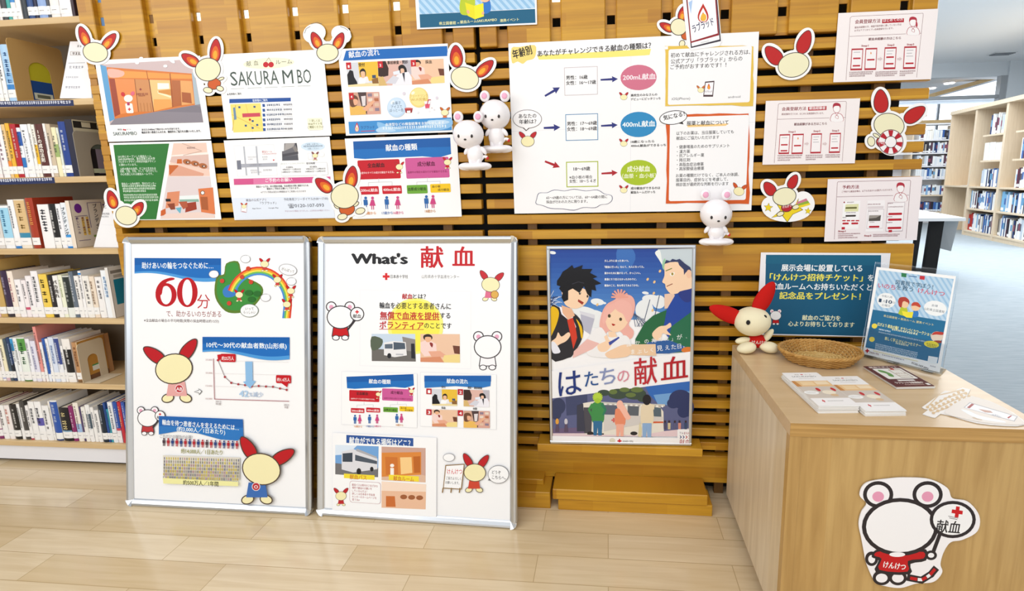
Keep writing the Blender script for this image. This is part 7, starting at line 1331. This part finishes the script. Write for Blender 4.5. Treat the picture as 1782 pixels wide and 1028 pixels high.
    for x, y, a, b in ((120, 590, 70, 80), (100, 660, 50, 60), (560, 460, 60, 30), (700, 470, 100, 50), (860, 470, 110, 55), (940, 510, 60, 40)): s.E(x, y, a, b, '3a4a3e' if x > 300 else '343c5c')
    for x, y, a, b in ((650, 450, 40, 24), (760, 430, 50, 22), (880, 430, 60, 26), (820, 480, 50, 22)): s.E(x, y, a, b, '62743e')
    for x, y, a, b in ((1300, 520, 110, 90), (1360, 600, 70, 90), (1230, 560, 60, 50), (1330, 640, 60, 60)): s.E(x, y, a, b, '2b3560')
    s.P([(55, 850), (360, 835), (760, 870), (1405, 800), (1405, 880), (60, 880)], 'e0c8cc'); s.P([(55, 805), (400, 790), (400, 850), (55, 850)], '6a5a7a')
    s.P([(355, 560), (470, 540), (1100, 590), (1135, 640), (1140, 830), (900, 870), (380, 860)], 'e4ddd0'); s.P([(365, 600), (450, 600), (440, 850), (370, 850)], '4a4850'); s.P([(480, 545), (1150, 570), (1150, 590), (480, 560)], 'c8c4bc')
    for i in range(26): s.E(500 + i * 25, 570 + (i * 0.8), 12, 9, 'f0ece4' if i % 2 else 'b8b0a8')
    s.P([(550, 575), (690, 580), (690, 670), (550, 668)], '5a6070'); s.P([(790, 585), (900, 590), (895, 680), (790, 678)], '5a6068'); s.P([(1040, 595), (1112, 605), (1115, 690), (1035, 685)], '55646e'); s.P([(560, 668), (1130, 690), (1130, 720), (560, 830)], 'cfc9c4'); s.P([(1030, 735), (1135, 735), (1135, 750), (1030, 752)], 'd0603a'); s.cross(655, 722, 22, 'd0605a'); s.P([(300, 580), (360, 560), (380, 830), (300, 830)], '3a3c4c'); s.P([(400, 850), (560, 850), (560, 862), (400, 862)], '3a3434'); s.E(430, 848, 30, 16, '2a2628'); s.E(850, 850, 34, 18, '2a2628')
    def back(x, ytop, hair, coat, legs, hw, sc=1.0, hat=None):
        s.S([(x - 55 * sc, ytop + 130 * sc), (x - 40 * sc, ytop + 95 * sc), (x, ytop + 85 * sc), (x + 42 * sc, ytop + 95 * sc), (x + 60 * sc, ytop + 140 * sc), (x + 55 * sc, ytop + 280 * sc), (x - 50 * sc, ytop + 280 * sc)], coat, 4); s.P([(x - 42 * sc, ytop + 270 * sc), (x + 46 * sc, ytop + 270 * sc), (x + 40 * sc, ytop + 410 * sc), (x + 6, ytop + 410 * sc), (x, ytop + 330 * sc), (x - 10, ytop + 410 * sc), (x - 40 * sc, ytop + 408 * sc)], legs); s.E(x, ytop + 50 * sc, hw, 50 * sc, hair)
    back(500, 460, 'a4c43a', '3f8a4a', '2f6a94', 40, 1.0); s.P([(440, 560), (405, 620), (440, 690), (455, 680), (430, 620), (470, 580)], '3f8a4a'); s.P([(550, 550), (588, 620), (560, 680), (545, 670), (565, 620), (530, 580)], '2f7a5a')
    for i in range(11): a = PI * (0.85 + 1.3 * i / 10); s.L([(500, 500), (500 + 46 * math.cos(a), 500 + 44 * math.sin(a))], 'b4d044', 12)
    back(715, 530, 'f0b8a4', 'e48a68', 'ecaa94', 32, 0.85); s.S([(690, 570), (740, 560), (800, 660), (820, 700), (780, 720), (740, 660)], 'f0b8a4', 3)
    back(975, 475, '1c1a20', 'e2d2b4', '8aaad0', 40, 1.02); s.P([(1000, 560), (1050, 575), (1045, 620), (1010, 610)], 'e2d2b4'); s.P([(905, 740), (890, 880), (920, 885), (925, 800)], 'd8cca0')
    for x, c in ((110, 'e0a040'), (195, 'c8c4cc')): s.E(x, 735, 16, 30, c); s.P([(x - 10, 760), (x + 12, 760), (x + 20, 835), (x - 20, 835)], '5a4a60')
    for i, x in enumerate((1150, 1190, 1245, 1290, 1350)): s.E(x, 735, 10, 11, '3a2a30'); s.P([(x - 14, 748), (x + 14, 748), (x + 12, 810), (x - 12, 810)], ('4a4a66', 'c8b890', '5a5a7a', 'd08a7a', '3a4a6a')[i])
    s.R(60, 872, 1400, 960, 'f2f1f2'); s.R(1270, 808, 1400, 960, 'f2f1f2', 12)
    s.E(642, 920, 30, 26, 'ddd8c4'); s.T('もっと', 622, 920, 662, 14, '9a9478'); s.cross(711, 922, 20, 'c8202a'); s.T('日本赤十字社', 742, 924, 844, 18, '4a4a50', 0.02)
    for ch, x0, x1, c in (('T', 1290, 1306, '5a5a7a'), ('H', 1312, 1326, '7a5a6a'), ('I', 1336, 1342, '9a4a5a'), ('N', 1352, 1368, 'a83a44'), ('K', 1376, 1394, 'b02a34')): s.T(ch, x0, 846, x1, 30, c)
    for i in range(4): x = 1290 + i * 28; s.P([(x, 870), (x + 10, 870), (x + 22, 884), (x + 10, 898), (x, 898), (x + 11, 884)], ('27406e', '4a4a80', 'c04a4a', 'b82424')[i])
    s.T('献血', 1290, 930, 1394, 50, 'b02a30', -0.004)
    # brush title across the white band
    for ch, x0, y, h, c, r_ in (('は', 120, 375, 250, '1f3478', 8), ('た', 372, 330, 150, '24508e', 8), ('ち', 520, 305, 170, '8490b8', 8), ('の', 690, 300, 130, 'd48a98', 8), ('献', 850, 262, 250, 'b82630', 8), ('血', 1110, 238, 220, 'b01c28', 8)): s.T(ch, x0, y, x0 + h * (0.9 if ch != '血' else 1.2), h, c, 0.008, r_, 0.12)
    s.done('poster_sheet', parent=t, org=o)
framed_poster()
# ================================================================== things beyond the wall end
def table():
    c = Vector((3.3, 4.5, 0)); t = thing('study_table', 'white folding table on black legs, beyond the right end of the slat wall', 'table', c)
    W = simple('white_table_laminate', 'f0f2f4', 0.35); G = simple('grey_table_panel', 'b4b9bc', 0.55)
    def pr(pts, z0, z1, m, name):
        b = MB(); b.prism(pts, 'z', z0, z1, m); b.build(name, t, c)
    pr([(2.75, 3.86), (3.78, 3.84), (4.05, 5.1), (2.95, 5.15)], 0.688, 0.722, W, 'table_top')
    pr([(2.9, 4.93), (3.72, 4.9), (3.72, 4.92), (2.9, 4.95)], 0.34, 0.685, G, 'modesty_panel')
    b = MB(); q = [oY(1638, 385, 4.1), oY(1669, 383, 4.02), oY(1655, 437, 4.02), oY(1631, 431, 4.1)]; vs = [Vector(p) for p in q] + [Vector(p) + Vector((0.01, 0.024, 0)) for p in q]
    b.add(vs, [(0, 1, 2, 3), (7, 6, 5, 4), (0, 4, 5, 1), (1, 5, 6, 2), (2, 6, 7, 3), (3, 7, 4, 0)], G); b.build('end_flap', t, c)
    for px, Y, w, nm in ((1623, 3.95, 0.15, 'leg'), (1594, 4.6, 0.07, 'leg')):
        x = oY(px, 440, Y).x
        b = MB(); b.prism([(x - w / 2, 0.0), (x + w / 2 - 0.02, 0.0), (x + w / 2 + 0.01, 0.686), (x - w / 2 + 0.03, 0.686)], 'y', Y, Y + 0.05, BLACK); b.build(nm, t, c)
        b = MB(); b.cbox(x - 0.5, x + 0.1, Y + 0.0, Y + 0.06, 0.0, 0.035, BLACK, 0.008); b.build('foot_bar', t, c)
    p = oY(1646, 392, 4.2); b = MB(); b.box(p.x - 0.012, p.x + 0.012, 4.18, 4.2, p.z - 0.1, p.z + 0.03, BLACK); b.box(p.x - 0.04, p.x + 0.012, 4.18, 4.2, p.z - 0.045, p.z - 0.025, BLACK); b.build('latch_handle', t, c)
table()
# beech bookcases along the right: local frame s (towards the camera) / d (into the case) / z
A0 = Vector((6.7815, 8.3387, 0)); SD_ = Vector((-0.1583, -0.9874, 0)).normalized(); DD = Vector((-SD_.y, SD_.x, 0))
FX = Matrix(((SD_.x, DD.x, 0, A0.x), (SD_.y, DD.y, 0, A0.y), (0, 0, 1, 0), (0, 0, 0, 1)))
def far_cases():
    def nb():
        b = MB(); b.xf = FX; return b
    names = ('beech bookcase bay with an empty wooden niche, furthest of the right-hand row', 'beech bookcase bay with full lower shelves, middle of the right-hand row', 'beech bookcase bay at the right picture edge, nearest of the right-hand row')
    for i, (s0, s1) in enumerate(((-0.93, 0.0), (0.0, 0.94), (0.94, 1.88))):
        org = FX @ Vector(((s0 + s1) / 2, 0.15, 0)); t = thing('library_bookcase', names[i], 'bookcase', org, 'beech bookcases beyond the wall'); D = 0.5
        for x in (s0 + 0.0005, s1 - 0.0305): b = nb(); b.box(x, x + 0.03, 0, D, 0, 2.31, FARWOOD); b.build('side_panel', t, org)
        b = nb(); b.box(s0, s1, -0.02, D + 0.02, 2.311, 2.38, FARWOOD); b.build('top_panel', t, org)
        b = nb(); b.box(s0 + 0.03, s1 - 0.03, D - 0.02, D, 0.0, 2.31, FARWOOD); b.build('back_panel', t, org)
        zs = (0.92,) if i == 0 else (0.1, 0.515, 0.92, 1.383, 1.828)
        for z in zs: b = nb(); b.box(s0 + (0.3 if z > 1.2 else 0.031), s1 - 0.031, 0.002, D - 0.021, z - 0.03, z, FARWOOD); b.build('shelf', t, org)
        if i: b = nb(); b.box(s0 + 0.03, s1 - 0.03, 0.012, 0.03, 0, 0.07, FARWOOD); b.build('plinth', t, org)
        else:
            b = nb(); b.box(s0 + 0.03, s1 - 0.03, D - 0.12, D - 0.02, 0.0, 0.86, FARWOOD); b.build('lower_box', t, org)
far_cases()
FR = random.Random(11)
PAL = [('f4f6f8', 'white'), ('f0f3f7', 'pearl'), ('f6f4f0', 'ivory'), ('eef0f2', 'white'), ('e4e9f0', 'pale grey'), ('f2efe8', 'cream'), ('3a63a8', 'blue'), ('243a6a', 'navy'), ('8ab4dc', 'light blue'), ('2c2a34', 'black'), ('5a3a4a', 'plum'), ('c8d4e2', 'ice blue'), ('a8a49c', 'grey'), ('7a96c0', 'steel blue'), ('eceef0', 'white')]
def far_row(s0, s1, z, hmin, hmax, where, tmin=0.022, tmax=0.05, pal=PAL, y0=0.05, grp='books on the beech bookcases', xf=FX, start=None):
    s = s0; n = 0; cnt = {}; made = []
    if z > 0.9 and xf is FX: y0 = 0.04
    while s < s1 - tmin:
        w = FR.uniform(tmin, tmax); w = min(w, s1 - s); c, nm = FR.choice(pal) if not start or n >= len(start) else start[n]
        h = FR.uniform(hmin, hmax); cnt[nm] = cnt.get(nm, 0) + 1
        fresh = FR.random(); bands = [(0.05, 0.2, 'f0f0f2')] if fresh < 0.5 and nm not in ('white', 'cream') else ([(0.4, 0.75, FR.choice(('4a6aa8', '8a4a5a', '5a5a66', '6aa0c8')))] if fresh > 0.6 else [])
        bk = book(s + 0.001, s + w - 0.001, y0 + FR.uniform(0, 0.006), z + 0.001, h, c, '', grp, bands, d=0.2, wl=False, xf=xf, tiny=True)
        made.append((bk, nm, cnt[nm])); s += w; n += 1
    for bk, nm, k in made:
        rt = 'far' in where; m = cnt[nm]
        bk['label'] = ('%s book on the %s' % (nm, where)) if m == 1 else '%s %s book from the %s on the %s' % (ORD[m - k if rt else k - 1], nm, 'right' if rt else 'left', where)
RED4 = [('b02a26', 'red')] * 4
far_row(0.04, 0.9, 0.515, 0.27, 0.33, 'low shelf of the middle beech bay')
far_row(0.04, 0.9, 0.1, 0.28, 0.34, 'bottom shelf of the middle beech bay', start=RED4)
far_row(0.42, 0.9, 1.828, 0.27, 0.36, 'top shelf in the middle beech bay')
far_row(0.31, 0.9, 1.383, 0.28, 0.31, 'second shelf in the middle beech bay', 0.06, 0.16, [('eef2f6', 'white'), ('e2e8ee', 'pale grey'), ('f2f0e8', 'cream')])
far_row(0.32, 0.9, 0.92, 0.28, 0.34, 'middle shelf of the middle beech bay')
far_row(0.99, 1.84, 0.515, 0.28, 0.34, 'low shelf of the nearest beech bay', start=[('7ab4dc', 'light blue')] * 3)
far_row(0.99, 1.84, 0.1, 0.28, 0.35, 'bottom shelf of the nearest beech bay')
P2 = PAL + [('d88aa0', 'pink'), ('6a2a3a', 'maroon')]
far_row(1.35, 1.84, 1.383, 0.28, 0.34, 'second shelf in the nearest beech bay', pal=P2)
far_row(1.3, 1.84, 0.92, 0.28, 0.34, 'middle shelf of the nearest beech bay', pal=P2)
far_row(1.5, 1.84, 1.828, 0.28, 0.34, 'top shelf in the nearest beech bay', pal=P2)
def niche_card():
    org = FX @ Vector((-0.16, 0.14, 0.92)); t = thing('notice_stand', 'white notice standing in the empty niche of the furthest beech bay', 'notice', org)
    b = MB(); b.xf = FX; b.add([(-0.26, 0.1, 0.921), (-0.06, 0.1, 0.921), (-0.06, 0.16, 1.25), (-0.26, 0.16, 1.25), (-0.26, 0.104, 0.921), (-0.06, 0.104, 0.921), (-0.06, 0.164, 1.25), (-0.26, 0.164, 1.25)], [(0, 1, 2, 3), (7, 6, 5, 4), (0, 4, 5, 1), (1, 5, 6, 2), (2, 6, 7, 3), (3, 7, 4, 0)], ink('eef1f6')); b.build('card', t, org)
    b = MB(); b.xf = FX; b.box(-0.32, -0.04, 0.02, 0.2, 0.9205, 0.923, ink('e6eaf0')); b.build('base_sheet', t, org)
niche_card()
# shelving facing the viewer far behind
def end_shelf():
    Y = 10.35; c = Vector((7.3, Y, 0)); t = thing('far_shelving', 'long open bookshelf standing across the far end of the carpeted room', 'bookcase', c)
    x0, x1 = 6.0, 7.75
    zs = [z * 0.905 + 0.115 for z in (0.2, 0.62, 1.03, 1.34, 1.66, 1.98)]
    for z in zs + [2.26]: b = MB(); b.box(x0, x1, Y, Y + 0.3, z - 0.03, z, FARWOOD if z < 0.9 else WHITEMET); b.build('shelf', t, c)
    for x in (x0, 6.85, x1): b = MB(); b.box(x, x + 0.03, Y + 0.002, Y + 0.3, 0, 2.22, FARWOOD); b.build('upright', t, c)
    b = MB(); b.box(x0, x1, Y + 0.3, Y + 0.32, 0, 2.0, WHITEMET); b.build('back_panel', t, c)
    for k, z in enumerate(zs): far_row(7.0, 7.73, z, 0.19, 0.232, 'far bookshelf, %s shelf up' % ORD[k], 0.028, 0.06, y0=Y + 0.02, grp='books on the far end bookshelf', xf=Matrix.Identity(4))
end_shelf()
